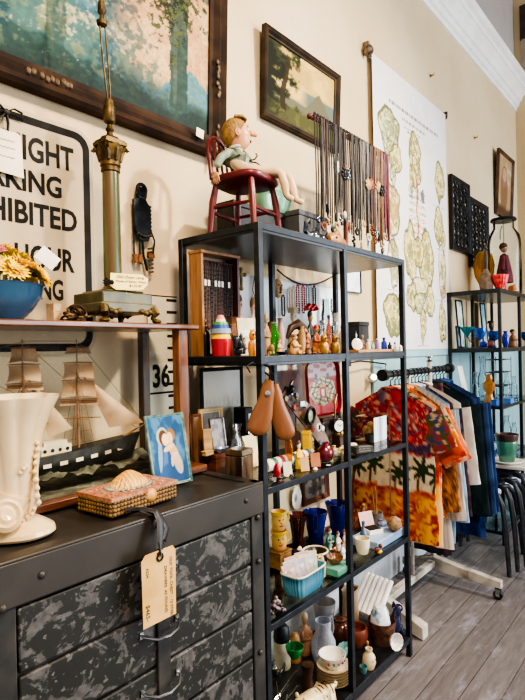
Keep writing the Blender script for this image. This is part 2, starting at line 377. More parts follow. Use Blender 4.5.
obj('top', tp, [topm], cab, bev=.004)
for k in range(6):
    z1 = .886-.131*k; z0 = z1-.124
    d = obj('drawer', MB().bx(CX0+.056, CX1-.052, CY0+.002, CY0+.03, z0, z1), chip, cab, bev=.004)
    h = MB(); xc = .785; zc = z1-.04
    h.tube([(xc-.052, CY0+.002, zc+.004), (xc-.05, CY0-.012, zc+.002), (xc-.03, CY0-.03, zc-.004), (xc, CY0-.036, zc-.006), (xc+.03, CY0-.03, zc-.004), (xc+.05, CY0-.012, zc+.002), (xc+.052, CY0+.002, zc+.004)], .0032, 8)
    for sx in (-1, 1): h.box((.012, .004, .016), (xc+sx*.052, CY0, zc+.004))
    obj('handle', h, STEEL, d, label='curved chrome drawer pull')
obj('locking_bar', MB().bx(.775, .812, CY0-.006, CY0+.004, .10, .745), chipL, cab, bev=.002)
for x, z in ((.50, .937), (1.09, .945), (1.139, .885), (1.139, .76), (.425, .70), (1.139, .50), (.425, .9)):
    obj('rivet', MB().ell((x, CY0-.004, z), (.008, .006, .008)), topm, cab)
# ================================================================== shelving units (slim black steel, 1 m wide)
SH = (1.75, 1.345, .945, .53, .09)
STEELB = pm('#20252c', '#2b3138', 30, .35, .35)
PANEL = pm('#1b1d20', '#26282c', 14, .3, .1)
GLS = pane((.82, .9, .9), .25)
def shelving(label, X0, Y0, solid=(0,), W=.99, D=.365):
    t = thing('shelving_unit', label, 'shelving unit', (X0, Y0, 0), group=None)
    q = .021
    for x in (0, W/2-q/2, W-q):
        for y in (0, D-q):
            obj('post', MB().bx(x, x+q, y, y+q, 0, SH[0]-.002), STEELB, t, bev=.0015)
    for i, z in enumerate(SH):
        r = MB()
        for y in (0, D-q): r.bx(.001, W-.001, y+.001, y+q-.001, z-.021, z-.001)
        for x in (0, W-q): r.bx(x+.001, x+q-.001, .002, D-.002, z-.021, z-.001)
        obj('rail', r, STEELB, t, bev=.001)
        s = MB().bx(.004, W-.004, .004, D-.004, z-(.03 if i in solid else .004), z)
        if i in solid: obj('top_panel' if i == 0 else 'shelf_panel', s, PANEL, t, bev=.001)
        else: obj('glass_shelf', s, GLS, t)
    return t
S1X, S1Y = 1.207, 1.03
shelving('slim black steel shelving unit packed with curios beside the drawer cabinet', S1X, S1Y, (0, 1, 4))
S2X, S2Y = 3.785, 1.088
shelving('far black steel shelving unit with blue glassware behind the clothes rack', S2X, S2Y, (0, 1))
# ================================================================== wall : pictures, sign, chart
FRM = pm('#3b2a20', '#5a4030', 8, .4, stretch=(1, 1, 1), coat=.2)
def frame_ring(mb, w, h, fw, d, mat=0, prof=None, T=None):
    """moulded frame, outer w x h, local X 0..w, Z 0..h, back at y=0, face towards -Y"""
    prof = prof or [(0, 0), (0, -d*.8), (.15, -d), (.4, -d*.75), (.55, -d*.85), (.8, -d*.5), (1, -d*.42), (1, 0)]
    vs = []; n = len(prof)
    for cx, cz, sx, sz in ((0, 0, 1, 1), (w, 0, -1, 1), (w, h, -1, -1), (0, h, 1, -1)):
        for q, y in prof: vs.append((cx+sx*q*fw, y, cz+sz*q*fw))
    fs = []
    for c in range(4):
        e = (c+1) % 4
        for i in range(n-1): fs.append((c*n+i, e*n+i, e*n+i+1, c*n+i+1))
    return mb.add(vs, fs, mat, T)
def picture(name, label, cat, loc, w, h, fw, d, fmat, img, lean=0, rz=0, rough=.5, coat=0, glassy=False, group=None, prof=None):
    t = thing(name, label, cat, loc, group=group, rot=(lean, 0, rz))
    obj('frame', frame_ring(MB(), w, h, fw, d, prof=prof), fmat, t, ang=25)
    c = canvas(img, w-2*fw*.96, h-2*fw*.96)
    obj('print', c, vmat(rough, coat), t, loc=(fw*.96, -d*.25, fw*.96), smooth=False)
    obj('backing', MB().bx(fw*.5, w-fw*.5, -d*.2, -.001, fw*.5, h-fw*.5), pm('#6b5a48', '#5c4c3c', 9, .9), t)
    if glassy: obj('glass', MB().bx(fw*.9, w-fw*.9, -d*.36, -d*.35, fw*.9, h-fw*.9), pane((.97, .99, .99), .2), t)
    return t
# --- generic romantic landscape, big : misty teal valley, peach sky at right, tall trunks, leaves on top
def landscape_teal(H=190, W=330):
    x, y = coords(H, W); n = fbm(H, W, 4, 6, 3, 1.8); n2 = fbm(H, W, 10, 5, 8, 1.8); n3 = fbm(H, W, 34, 4, 9, 1.8); n4 = fbm(H, W, 70, 3, 14, 1.8)
    img = np.zeros((H, W, 3)); img[:] = np.array((104, 140, 146))/255
    sky = sst(x+.12*(n-.5), .66, .76)*sst(.93-y, .0, .18)*sst(y, .05, .2); blend(img, (226, 178, 134), sky); blend(img, (240, 206, 160), sky*sst(n2, .48, .62)*.8)
    for k, (b0, amp, col, sd) in enumerate(((.50, .5, (112, 156, 164), 1), (.60, .45, (84, 128, 138), 2), (.72, .3, (100, 136, 130), 5), (.84, .2, (74, 104, 100), 6))):
        ridge = b0+amp*(fbm(1, W, 7, 5, 20+sd, 1)[0]-.5)+.30*sst(x[0], .62, .82)*(1 if k < 3 else .3)
        blend(img, col, sst(y-ridge[None], 0, .015))
    lowl = sst(1.0-x, .2, .35)
    blend(img, (60, 92, 104), sst(n, .52, .6)*lowl*.6); blend(img, (190, 186, 150), sst(n3*.6+n2*.5, .57, .63)*lowl*sst(y, .15, .3)*.85); blend(img, (214, 202, 168), sst(n4*.5+n2*.6, .60, .66)*lowl*sst(y, .2, .4)*.8); blend(img, (52, 80, 92), sst(n3*.5+n*.6, .60, .64)*.5)
    blend(img, (130, 150, 124), sst(n3, .55, .64)*sst(y, .7, .8)*.8); blend(img, (58, 74, 70), sst(y+.2*n2, .93, 1.06)*.9)
    for cx, wd, a in ((.56, .022, .5), (.895, .03, .92), (.30, .03, .6)):
        blend(img, (70, 92, 84), ((np.abs(x-cx-.012*(n2-.5)) < wd)*a*(y < .93))*(.75+.5*n3)); blend(img, (120, 130, 110), ((np.abs(x-cx+.012) < wd*.25)*a*.5*(y < .9)))
    leaf = sst(n4*.55+n3*.6+.75*np.clip(1-np.abs(x-.86)/.26, 0, 1)-1.15*y-.02, .60, .66); blend(img, (56, 66, 48), leaf*.95); blend(img, (112, 116, 74), leaf*sst(n4, .52, .6)*.8)
    leaf = sst(n4*.5+n3*.6+.6*np.clip(1-np.abs(x-.48)/.2, 0, 1)-1.5*y, .62, .68); blend(img, (74, 92, 82), leaf*.9); blend(img, (128, 138, 106), leaf*sst(n4, .55, .6)*.6)
    img = np.clip(.5+(img-.5)*1.18, 0, 1)*(.78+.22*(n4[..., None]-.5)); return img
def landscape_gold(H=110, W=140):
    x, y = coords(H, W); n = fbm(H, W, 4, 5, 31); n2 = fbm(H, W, 14, 4, 32)
    img = np.zeros((H, W, 3)); img[:] = np.array((206, 176, 112))/255
    blend(img, (230, 200, 130), sst(n, .45, .7)); blend(img, (118, 130, 120), sst(y, .42, .46)*sst(x, .45, .6)); blend(img, (150, 160, 140), sst(y-.1*n, .55, .6)*.8)
    tri = np.maximum(0, 1-np.abs(x-.75)/.2)*.3; blend(img, (122, 118, 96), sst(y-(.62-tri)-.05*n2, 0, .02))
    blend(img, (96, 96, 62), sst(y+.18*n2, .82, .88)); blend(img, (70, 72, 48), sst(n2*.6+.85*(1-x)-.1*y, .78, .92)); blend(img, (46, 48, 34), sst(n2*.6+1.0*(1-x)-.4*np.abs(y-.4), 1.0, 1.12))
    blend(img, (120, 116, 70), sst(n2, .55, .62)*sst(y, .75, .85)*.7)
    blend(img, (66, 56, 40), ((np.abs(x-.24-.03*np.sin(y*7)) < .022+.02*y) & (y > .18) & (y < .85))*.9); return np.clip(.5+(img*.86-.5)*1.15, 0, 1)
# big gilt-corner painting
a = at(222, 151, Y=1.455)
big_w, big_h, fw = 1.56, .86, .078
bigp = picture('landscape_painting', 'large dark framed landscape of a teal valley hanging above the parking sign', 'painting', (a.x-big_w+.008, 1.478, a.z-.035), big_w, big_h, fw, .045, pm('#291d16', '#3f2d20', 10, .7, spec=.2), landscape_teal(), lean=R(2.6), rough=.6)
for px_, pz in ((big_w-.045, .045), (big_w-.045, .30), (big_w-.045, big_h-.06), (.84, .045), (.36, .045)):
    o = MB()
    for i in range(9):
        s_ = (i-4)*.016; vert = px_ > big_w-.1
        o.ell((px_+(0 if vert else s_)+random.uniform(-.006, .006), -.036, pz+(s_ if vert else 0)+random.uniform(-.008, .008)), (.009, .005, .012), seg=8, rings=5)
    obj('corner_ornament', o, pm('#3d2c1c', '#58432a', 40, .5, .3), bigp)
b = at(196, 126, Y=1.44); solo('price_tag', MB().bx(-.018, .018, -.001, 0, -.016, .016), PAPER, 'white price card tucked in the corner of the large landscape frame', 'tag', (b.x+.004, 1.424, b.z-.03), rz=0, rot=(R(2.6), R(6), 0))
pic2 = picture('landscape_painting', 'smaller framed golden evening landscape hanging left of the anatomy chart', 'painting', (1.758, 1.478, 2.372), .60, .395, .034, .03, pm('#2a221c', '#443628', 10, .6, spec=.25), landscape_gold(), lean=R(3), rough=.6)
# --- no parking sign
sg = thing('parking_sign', 'white metal parking sign with black letters and rounded border on the wall', 'sign', (0, 0, 0))
sx1 = .925; sx0 = sx1-.64; sz1 = 2.048; sz0 = 1.36; sy0 = 1.462
def rrect(x0, x1, z0, z1, r, n=7):
    pts = []
    for cx, cz, a0 in ((x1-r, z1-r, 0), (x0+r, z1-r, 90), (x0+r, z0+r, 180), (x1-r, z0+r, 270)):
        for i in range(n+1): a_ = R(a0+90*i/n); pts.append((cx+r*cos(a_), cz+r*sin(a_)))
    return pts[::-1]
WS = pm('#bfb097', '#ad9d83', 5, .8, spec=.15, lo=.35, hi=.7)
obj('plate', MB().prism(rrect(sx0, sx1, sz0, sz1, .06), .006, y0=sy0), WS, sg)
bd = MB(); o1 = rrect(sx0+.012, sx1-.012, sz0+.012, sz1-.012, .05); o2 = rrect(sx0+.034, sx1-.034, sz0+.034, sz1-.034, .032); n = len(o1)
bd.add([(p[0], sy0-.0012, p[1]) for p in o1]+[(p[0], sy0-.0012, p[1]) for p in o2], [(i, (i+1) % n, n+(i+1) % n, n+i) for i in range(n)])
SGK = pm('#262625', '#343331', 8, .85, spec=.08)
obj('border', bd, SGK, sg, smooth=False)
lt = MB(); 
def signline(txt, suf, u0, u1, vt, vb):
    p = at(u1, vt, Y=sy0); q = at(u1, vb, Y=sy0); hgt = p.z-q.z; wid = p.x-at(u0, vt, Y=sy0).x
    m1 = MB().text(suf, hgt/.727); xs_ = [v[0] for v in m1.v]; sx = wid/(max(xs_)-min(xs_)+.01)
    obj('lettering', MB().text(txt, hgt/.727, TR((p.x, sy0-.001, q.z)), align='RIGHT', off=.0022, ext=.0005, sx=sx), SGK, sg, smooth=False)
signline('OVERNIGHT', 'IGHT', 21, 73, 148.5, 171.5); signline('PARKING', 'KING', 5, 62, 178, 198.5); signline('PROHIBITED', 'BITED', 13.6, 77, 211, 232); signline('HOUR', 'UR', 46, 73, 250, 272); signline('PARKING', 'NG', 39, 63.5, 280, 300)
# tag on the sign, hung by a black ribbon over the top edge
p = at(8, 111, Y=1.44); tg = thing('hanging_tag', 'pale paper tag on black ribbon hanging over the top of the parking sign', 'tag', (p.x, 1.452, p.z))
rb = MB()
for s_ in (-1, 1): rb.tube([(0, 0, .002), (s_*.02, -.006, .014), (s_*.042, -.004, .010), (s_*.045, 0, -.006), (s_*.02, -.003, -.002), (0, 0, 0)], .004, 6, flat=.5)
rb.tube([(0, 0, 0), (.004, -.004, -.03), (.002, -.004, -.05)], .006, 6, flat=.5); rb.tube([(0, 0, 0), (-.018, -.004, -.02), (-.034, -.002, -.012)], .005, 6, flat=.5); rb.ell((0, -.004, 0), (.010, .007, .009))
obj('ribbon', rb, pm('#17140f', '#26211a', 20, .6), tg)
tz = MB().prism([(-.028, -.05), (-.034, -.058), (-.036, -.165), (.044, -.17), (.038, -.058), (.03, -.05)][::-1], .0008, y0=-.004)
obj('card', tz, pm('#eadfcb', '#ddd0b8', 10, .8), tg, smooth=False)
hw = MB()
for i, (a_, b_) in enumerate(((-.075, .03), (-.095, .022), (-.12, .028))): hw.tube([(-.02+.004*k, -.0052, a_-.004*((k*7) % 3)/2) for k in range(11)], .0006, 4)
obj('handwriting', hw, INK, tg)
# --- iron hand tool on the wall
t = thing('iron_letter_clip', 'black iron hanging clip with two wire loops on the wall behind the lamp', 'clip', (1.108, 1.478, 1.635)); t.scale = (1.14, 1.1, 1.12)
b = MB(); b.prism([(-.028, .125), (-.03, .215), (-.02, .22), (.0, .222), (.012, .222), (.02, .21), (.03, .20), (.031, .12), (.02, .095), (-.012, .092)][::-1], .012, y0=-.02)
b.ell((.0, -.014, .235), (.022, .006, .022)); obj('plate', b, BLKM, t, bev=.002)
b = MB(); b.tube([(.015*cos(a_*PI/6), -.016, .247+.017*sin(a_*PI/6)) for a_ in range(12)], .006, 8, True); obj('hanging_ring', b, BLKM, t)
b = MB(); b.tube([(-.028, -.014, .13), (-.03, -.014, .06), (-.024, -.014, .028), (-.012, -.014, .03), (-.01, -.014, .05), (-.008, -.014, .12)], .0028, 6)
b.tube([(.028, -.014, .14), (.046, -.014, .1), (.04, -.014, .06), (.028, -.014, .045)], .0028, 6); b.tube([(0, -.014, .1), (.004, -.014, .05), (.016, -.014, .005)], .004, 6); obj('wire_loop', b, BLKM, t)
LG = pm('#8a5a34', '#6b4326', 20, .6)
obj('leather_grip', MB().tube([(-.03, -.016, .05), (-.024, -.016, .026), (-.012, -.016, .026), (-.009, -.016, .05)], .007, 8), LG, t); obj('leather_grip', MB().bx(.018, .04, -.022, -.012, .045, .058), LG, t)
b = MB()
GT = pm('#3a342c', '#58503f', 30, .4, .6)
for i in range(7): b.tube([(.02+.004*sin(i), -.016, .0+.012*i), (.036, -.018, .004+.012*i)], .0035, 6)
obj('coil_spring', b, GT, t); b = MB()
for i in range(7): b.ell((.031, -.016, .13+.012*i), .0045, seg=8, rings=5)
for i in range(6): b.ell((-.018+.009*i, -.021, .105+.003*abs(i-2.5)), .005, seg=8, rings=5)
obj('gear_teeth', b, pm('#3a342c', '#58503f', 30, .4, .6), t)
# --- tall ruler board with 36
yb = thing('measuring_sign', 'white measuring board with black tick marks and the number 36 behind the case', 'board', (0, 0, 0))
yx0, yx1, yy = 1.128, 1.264, 1.474
obj('panel', MB().bx(yx0, yx1, yy, yy+.008, 1.0, 1.562), pm('#e6dfd0', '#dbd2bf', 6, .6), yb)
b = MB(); 
for i in range(11):
    z = 1.547-.0425*i; b.bx(yx1-.048, yx1-.002, yy-.001, yy, z-.005, z+.005)
b.bx(yx0, yx1, yy-.001, yy, 1.217, 1.224); b.bx(yx0, yx1, yy-.001, yy, 1.558, 1.562); b.bx(yx0, yx0+.004, yy-.001, yy, 1., 1.56)
b.text('36', .108, TR((yx0+.018, yy-.001, 1.243)), off=.003, ext=.0005, sx=.72); obj('scale_marks', b, INK, yb, smooth=False)
for k, (u, v) in enumerate(((152, 354), (157.5, 356))):
    p = at(u, v, Y=yy-.002); obj('sticker', MB().lathe([(.012, 0), (.012, .0008)], 16, T=TR((0, 0, 0), rx=R(90))), WHT, yb, (p.x, yy-.0015-.001*k, p.z))
# --- anatomy wall chart
def chart(H=400, W=260):
    x, y = coords(H, W); x = x*1.075; y = y*1.70; n = fbm(H, W, 10, 4, 51, .65); n2 = fbm(H, W, 30, 3, 52, .65)
    img = np.zeros((H, W, 3)); img[:] = np.array((222, 216, 212))/255; blend(img, (208, 204, 204), sst(n, .5, .8)*.5)
    OL = (104, 104, 70)
    n5 = fbm(H, W, 22, 4, 57, .65); n6 = fbm(H, W, 60, 2, 58, .65)
    def blob(cx, cy, rx, ry, col, a=.9, wob=.35, tilt=0, dots=None):
        X = x-cx; Y = y-cy; X, Y = X*cos(tilt)+Y*sin(tilt), -X*sin(tilt)+Y*cos(tilt); rx *= .80; ry *= .90
        an = np.arctan2(Y/ry, X/rx); lob = .10*np.sin(3*an+cx*31)+.07*np.sin(5*an+cy*17)+.05*np.sin(8*an+cx*11)
        d = np.sqrt((X/rx)**2+(Y/ry)**2)+wob*(n5-.5)*.9+lob*min(1, wob*2)
        blend(img, col, (1-sst(d, .94, 1.0))*a*.85); blend(img, (96, 90, 62), ((d > .90) & (d < 1.03))*.8)
        ins = d < .93; blend(img, (132, 128, 78), ins*sst(n5, .52, .6)*.7); blend(img, (232, 220, 170), ins*sst(n6, .52, .62)*.65)
        blend(img, (88, 84, 52), ins*(np.abs(n5-.5) < .018)*.8); blend(img, (120, 112, 72), ins*(np.abs(n6-.5) < .03)*.35); blend(img, (246, 240, 214), ins*(np.abs(d-.55-.2*(n-.5)) < .06)*.45)
        if dots: blend(img, dots, ins*sst(n5, .53, .6)*sst(n6, .46, .56)*.85)
    Yl, Yg, Gr = (190, 170, 88), (166, 148, 74), (130, 138, 92)
    # title lines
    for yy_, x0, x1, hh, fr in ((.20, .2, .93, .011, 60), (.255, .38, .72, .008, 70), (.295, .40, .66, .005, 90), (.315, .44, .62, .005, 90)):
        ln = (np.abs(y-yy_) < hh) & (x > x0) & (x < x1) & (np.sin(x*fr*4) + .6*np.sin(x*fr*1.7) > -.5); blend(img, (120, 110, 104), ln*.75)
    # head section, heart, organs down the left
    blob(.20, .39, .16, .16, Gr, dots=(150, 150, 100)); blob(.28, .53, .1, .1, Yl); blob(.24, .64, .05, .07, Gr)
    blob(.11, .72, .06, .05, Yg); blob(.22, .85, .13, .17, Yl, dots=(176, 130, 90)); 
    blob(.22, 1.17, .085, .16, (226, 222, 200), dots=(170, 160, 120)); blob(.22, 1.10, .03, .08, Yg)
    blob(.20, 1.49, .15, .15, Yl, dots=(110, 118, 74)); blob(.30, 1.42, .05, .1, Gr)
    # central figure : neck, chest, bowels
    blob(.55, .42, .11, .14, Yl); blob(.56, .55, .10, .12, Yg); blob(.50, .55, .03, .2, Yg)
    for i in range(9):
        yy_ = .66+.045*i; blob(.58+.0*i, yy_, .035, .02, (226, 206, 150), wob=.1); blob(.50, yy_+.01, .055, .012, (216, 206, 150), wob=.2); blob(.66, yy_+.01, .055, .012, (216, 206, 150), wob=.2)
    for s in (-1, 1): blob(.575+s*.09, .68, .035, .05, (120, 126, 140), dots=(90, 96, 120))
    blend(img, (178, 62, 54), (np.abs(x-.58-.012*np.sin(y*30)) < .007)*(y > .55)*(y < 1.15)*.85)
    blob(.46, 1.08, .11, .20, Yl); blob(.70, 1.1, .15, .2, Yl, dots=(172, 150, 92)); blob(.58, 1.06, .09, .11, Yg, dots=(180, 60, 50)); 
    blob(.60, 1.29, .17, .07, (198, 192, 140)); blob(.46, 1.36, .1, .1, Yg); blob(.60, 1.40, .15, .08, Gr, dots=(200, 188, 120)); blob(.74, 1.38, .08, .12, Yl); blob(.62, 1.52, .06, .1, Yg); blob(.60, 1.6, .035, .07, Yl)
    # right column
    blob(.95, .52, .1, .16, Yl); blob(.92, .84, .1, .14, Yl); blob(1.0, .92, .04, .07, Yg); blob(.96, 1.15, .08, .2, (218, 208, 168)); blob(.97, 1.3, .06, .05, (196, 160, 130)); blob(.94, 1.52, .08, .15, Yg); blob(.94, 1.40, .02, .08, Gr)
    for cx, cy in ((.2, 1.67), (.6, 1.675), (.22, 1.34), (.22, 1.02), (.93, 1.36), (.93, .70), (.95, 1.0)):
        blend(img, (140, 132, 128), (np.abs(y-cy) < .004)*(np.abs(x-cx) < .09)*(np.sin(x*300) > -.4)*.6)
    return img
cx0, cx1, cz0, cz1 = 2.735, 3.83, 1.345, 3.05
ch = thing('anatomy_wall_chart', 'tall white anatomical wall chart of yellow organ drawings hanging from a rod', 'wall chart', (cx0, 1.455, cz0))
im = chart(); W_, H_ = cx1-cx0, cz1-cz0
c = MB(); hh, ww = im.shape[:2]
c.grid(ww-1, hh-1, lambda i, j: (i*W_, .006*sin(i*3.1)*sin(j*4)+.014*(1-j)*0, H_-j*H_)); c.f = [tuple(reversed(f)) for f in c.f]; c.col = im.reshape(-1, 3)
obj('sheet', c, vmat(.75), ch)
rod = MB(); rod.tube([(-.05, .012, H_-.010), (W_+.04, .012, H_-.010)], .0075, 10); obj('rod', rod, pm('#5b4a3c', '#3c3028', 20, .5), ch)
br = MB()
br.lathe([(.0, 0), (.03, 0), (.032, .02), (.012, .035), (0, .036)], 14, T=TR((-.030, .0, H_-.008), ry=R(-90))); br.bx(-.05, -.03, -.005, .025, H_-.01, H_+.045); obj('bracket', br, pm('#8a7a68', '#4a3e34', 30, .4, .4), ch)
br = MB(); br.lathe([(.0, 0), (.022, 0), (.024, .02), (0, .03)], 12, T=TR((W_+.02, .008, H_-.010), ry=R(90), s=.6)); br.bx(W_+.02, W_+.034, -.005, .025, H_-.01, H_+.03); obj('bracket', br, pm('#8a7a68', '#4a3e34', 30, .4, .4), ch)
# --- carved black panels, far portrait panel
def lacepanel(label, x0, x1, z0, z1, seed):
    t = thing('hanging_scrollwork', label, 'wall decoration', (x0, 1.478, z0)); w, h = x1-x0, z1-z0
    obj('frame', frame_ring(MB(), w, h, .035, .03), BLK, t, ang=25)
    mb = MB(); r_ = random.Random(seed)
    nx, nz = 4, 6
    for i in range(nx):
        for j in range(nz):
            cx = .035+(w-.07)*(i+.5)/nx; cz = .035+(h-.07)*(j+.5)/nz; rr = min((w-.07)/nx, (h-.07)/nz)*.56
            mb.tube([(cx+rr*cos(a_*PI/6)*(1+.25*cos(a_*PI*2/3)), -.012, cz+rr*sin(a_*PI/6)) for a_ in range(12)], .0065, 6, True)
            ph = r_.uniform(0, 6); mb.tube([(cx+rr*k/9*cos(ph+k*.6), -.013, cz+rr*k/9*sin(ph+k*.6)) for k in range(10)], .006, 5)
    obj('scrollwork', mb, BLK, t)
    obj('backing', MB().bx(.03, w-.03, -.003, 0, .03, h-.03), pm('#c9bda9', '#8d857a', 30, .8), t)
    return t
lacepanel('left of two black carved scrollwork panels right of the anatomy chart', 3.93, 4.31, 2.085, 2.645, 1)
lacepanel('right of two black carved scrollwork panels, hanging lower toward the far corner', 4.29+.035, 4.77, 2.0, 2.56, 2)
def portrait(H=90, W=60):
    x, y = coords(H, W); n = fbm(H, W, 5, 5, 77); img = np.zeros((H, W, 3)); img[:] = np.array((168, 140, 104))/255
    blend(img, (206, 190, 168), sst(n, .5, .7)*.7); blend(img, (112, 74, 58), (((x-.5)/.26)**2+((y-.55)/.4)**2 < 1)*.6); blend(img, (196, 156, 122), (((x-.5)/.14)**2+((y-.3)/.12)**2 < 1)*.8); blend(img, (90, 68, 50), sst(y+.1*n, .85, .95)); return img
picture('tall_panel_picture', 'tall brown picture panel on the wall above the glass jar', 'picture', (5.02, 1.478, 2.55), .47, .585, .025, .03, pm('#4a3526', '#6a4d36', 12, .5), portrait(), lean=R(3))
# --- nail and hook on the bare wall
for (u, v), s in (((430, 76), 'small nail in the wall right of the anatomy chart rod'), ((474, 138), 'small dark hook on bare wall above the carved panels')):
    p = at(u, v, Y=WY); solo('wall_hook', MB().tube([(0, 0, 0), (0, -.03, 0), (0, -.034, .012)], .006, 6).ell((0, -.003, 0), (.012, .004, .012)), BRASS, s, 'hook', (p.x, WY-.001, p.z))
# ================================================================== ship diorama case on the cabinet
def bez(p0, p1, p2, n=8):
    p0, p1, p2 = Vector(p0), Vector(p1), Vector(p2)
    return [p0*(1-t)**2+p1*2*t*(1-t)+p2*t*t for t in [i/n for i in range(n+1)]]
KX0, KX1, KY0, KY1, KZ0, KZ1 = .18, 1.098, 1.232, 1.452, .9845, 1.446
case = thing('ship_display_case', 'long glass fronted wooden case holding a model ship on the drawer cabinet', 'display case', (0, 0, 0))
WD = pm('#56311f', '#774a30', 5, .3, stretch=(1.5, 16, 16), coat=.3)
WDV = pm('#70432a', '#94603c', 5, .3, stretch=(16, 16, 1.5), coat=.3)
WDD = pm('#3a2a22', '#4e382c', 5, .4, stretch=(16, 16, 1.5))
obj('top_board', MB().bx(KX0-.02, 1.13, KY0-.02, KY1, KZ1-.016, KZ1), WD, case, bev=.004)
obj('base_board', MB().bx(KX0-.02, 1.16, KY0-.012, KY1, KZ0, KZ0+.022), WD, case, bev=.004)
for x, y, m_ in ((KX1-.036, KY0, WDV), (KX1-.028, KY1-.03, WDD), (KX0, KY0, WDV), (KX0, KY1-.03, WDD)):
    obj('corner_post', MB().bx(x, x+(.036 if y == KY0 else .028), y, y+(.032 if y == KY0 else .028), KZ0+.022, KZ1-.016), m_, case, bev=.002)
obj('front_glass', MB().bx(KX0+.03, KX1-.03, KY0+.012, KY0+.0145, KZ0+.022, KZ1-.016), pane((.98, .98, .96), .05), case)
obj('end_glass', MB().bx(KX1-.012, KX1-.0095, KY0+.03, KY1-.03, KZ0+.022, KZ1-.016), pane((.97, .98, .96), .05), case)
sea = MB(); sea.grid(60, 14, lambda i, j: (KX0+.04+i*(KX1-KX0-.09), KY0+.02+j*(KY1-KY0-.05), KZ0+.058+(.0 if abs(j-.5) < .27 and i > .05 else 1)*(.012+.010*sin(i*46+sin(j*7)*2)*sin(j*9+2+i*8)+.005*sin(i*120+j*20))))
sea.bx(KX0+.04, KX1-.05, KY0+.02, KY1-.03, KZ0+.022, KZ0+.03)
obj('carved_sea', sea, pm('#4e5148', '#77796c', 25, .55, bump=.5, c3='#b9b8a8'), case)
# the ship
sh = thing('model_ship', 'model sailing ship with tan sails and black and white hull inside the glass case', 'model ship', (.30, 1.342, KZ0+.074))
SX = .66
def hullp(i, j):
    x = i*SX; wdt = .034*(max(0, 1-abs(2*i-1)**3.2))**.6; sheer = .022*(2*i-1)**2; z = (j-.0)*(.045+sheer)
    a_ = -PI/2+PI*j; return x, wdt, z
hm = MB(); n_ = 30; nz = 8; vs = []
for s in (-1, 1):
    for k in range(nz+1):
        for i in range(n_+1):
            u = i/n_; x = u*SX; sheer = .024*(2*u-1)**2; wdt = .036*max(0.0, 1-abs(2*u-1)**3)**.6*(.35+.65*sin(PI/2*min(1, k/nz*1.6)))
            vs.append((x+(.012 if u > .5 else -.008)*(k/nz)*abs(2*u-1)**4*3, s*wdt, -.012+(k/nz)*(.052+sheer)))
fs = []; q = (n_+1)*(nz+1)
for s in range(2):
    for k in range(nz):
        for i in range(n_):
            f = (s*q+k*(n_+1)+i, s*q+k*(n_+1)+i+1, s*q+(k+1)*(n_+1)+i+1, s*q+(k+1)*(n_+1)+i); fs.append(f if s == 0 else f[::-1])
for i in range(n_):
    a_ = nz*(n_+1)+i; fs.append((a_, a_+1, q+a_+1, q+a_))
hm.add(vs, fs, 0)
obj('hull', hm, pm('#1e1f1f', '#34322e', 30, .5), sh)
gp = MB()
for i in range(13):
    u = .08+.84*i/12; x0 = u*SX-.011; x1 = u*SX+.011
    def P(x, z): uu = x/SX; return (x, -(.036*max(0.0, 1-abs(2*uu-1)**3)**.6+.0012), z+.024*(2*uu-1)**2*.6)
    gp.add([P(x0, .012), P(x1, .012), P(x1, .022), P(x0, .022)], [(0, 1, 2, 3)])
obj('gunport_stripe', gp, pm('#e0d9c2', '#cdc4a8', 20, .6), sh, smooth=False)
dk = MB(); dk.bx(.10, .60, -.024, .024, .036, .041); obj('deck', dk, pm('#9a7b52', '#7c5f3c', 20, .6), sh)
dh = MB(); dh.bx(.37, .455, -.018, .018, .041, .064); dh.bx(.22, .29, -.016, .016, .041, .060); dh.bx(.38, .445, -.014, .014, .064, .075); obj('deckhouse', dh, pm('#d8d0ba', '#c4baa0', 20, .6), sh)
ph = MB()
for i in range(4): ph.lathe([(.005, 0), (.005, .001)], 8, T=TR((.38+.021*i, -.0185, .052), rx=R(90)))
obj('porthole', ph, INK, sh)
rgm = pm('#6b4d36', '#8a6a4c', 30, .6); SAIL = pm('#a38566', '#bda284', 10, .8)
for mi, mx in enumerate((.16, .335, .487)):
    H_ = (.28, .325, .325)[mi]; mb = MB(); mb.tube([(mx, 0, .03), (mx, 0, H_*.6), (mx, 0, H_+.02)], [.0045, .0035, .0015], 6)
    obj('mast', mb, rgm, sh)
    sl = MB(); yd = MB()
    for k, (zf, hw) in enumerate(((.30, .058), (.46, .052), (.62, .046), (.77, .040), (.90, .032))):
        z = H_*zf+.03; a_ = R(-42); dx, dy = hw*cos(a_), hw*sin(a_)
        yd.tube([(mx-dx, -.006-dy, z), (mx, -.006, z+.001), (mx+dx, -.006+dy, z)], [.0012, .0022, .0012], 5)
        if k:
            z0 = H_*(.30, .46, .62, .77)[k-1]+.036; hw0 = (.058, .052, .046, .040)[k-1]*.9
            fur = (mi+k) % 3 == 0
            zz0 = z-.016 if fur else z0
            sl.grid(6, 5, lambda i, j: (mx+(2*i-1)*(hw*.92+(hw0-hw*.92)*j)*cos(a_)-.012*sin(PI*j)*sin(a_), -.004+(2*i-1)*(hw*.92+(hw0-hw*.92)*j)*sin(a_)+.012*sin(PI*j)*cos(a_), z-.002-(z-zz0)*j*(1-.12*sin(PI*i))))
    obj('yard', yd, rgm, sh); obj('square_sails', sl, SAIL, sh)
    st = MB()
    for s in (-1, 1):
        for dx in (-.03, .0, .03): st.tube([(mx+dx, s*.032, .05), (mx, s*.004, H_*.78)], .0007, 4)
        for k in range(6):
            t = (k+.5)/7; st.tube([(mx-.03*(1-t), s*(.032-.028*t), .05+t*(H_*.78-.05)), (mx+.03*(1-t), s*(.032-.028*t), .05+t*(H_*.78-.05))], .0005, 4)
    obj('shrouds', st, rgm, sh)
bs = MB(); bs.tube([(SX-.03, 0, .055), (SX+.055, 0, .085)], [.004, .0015], 6); obj('bowsprit', bs, rgm, sh)
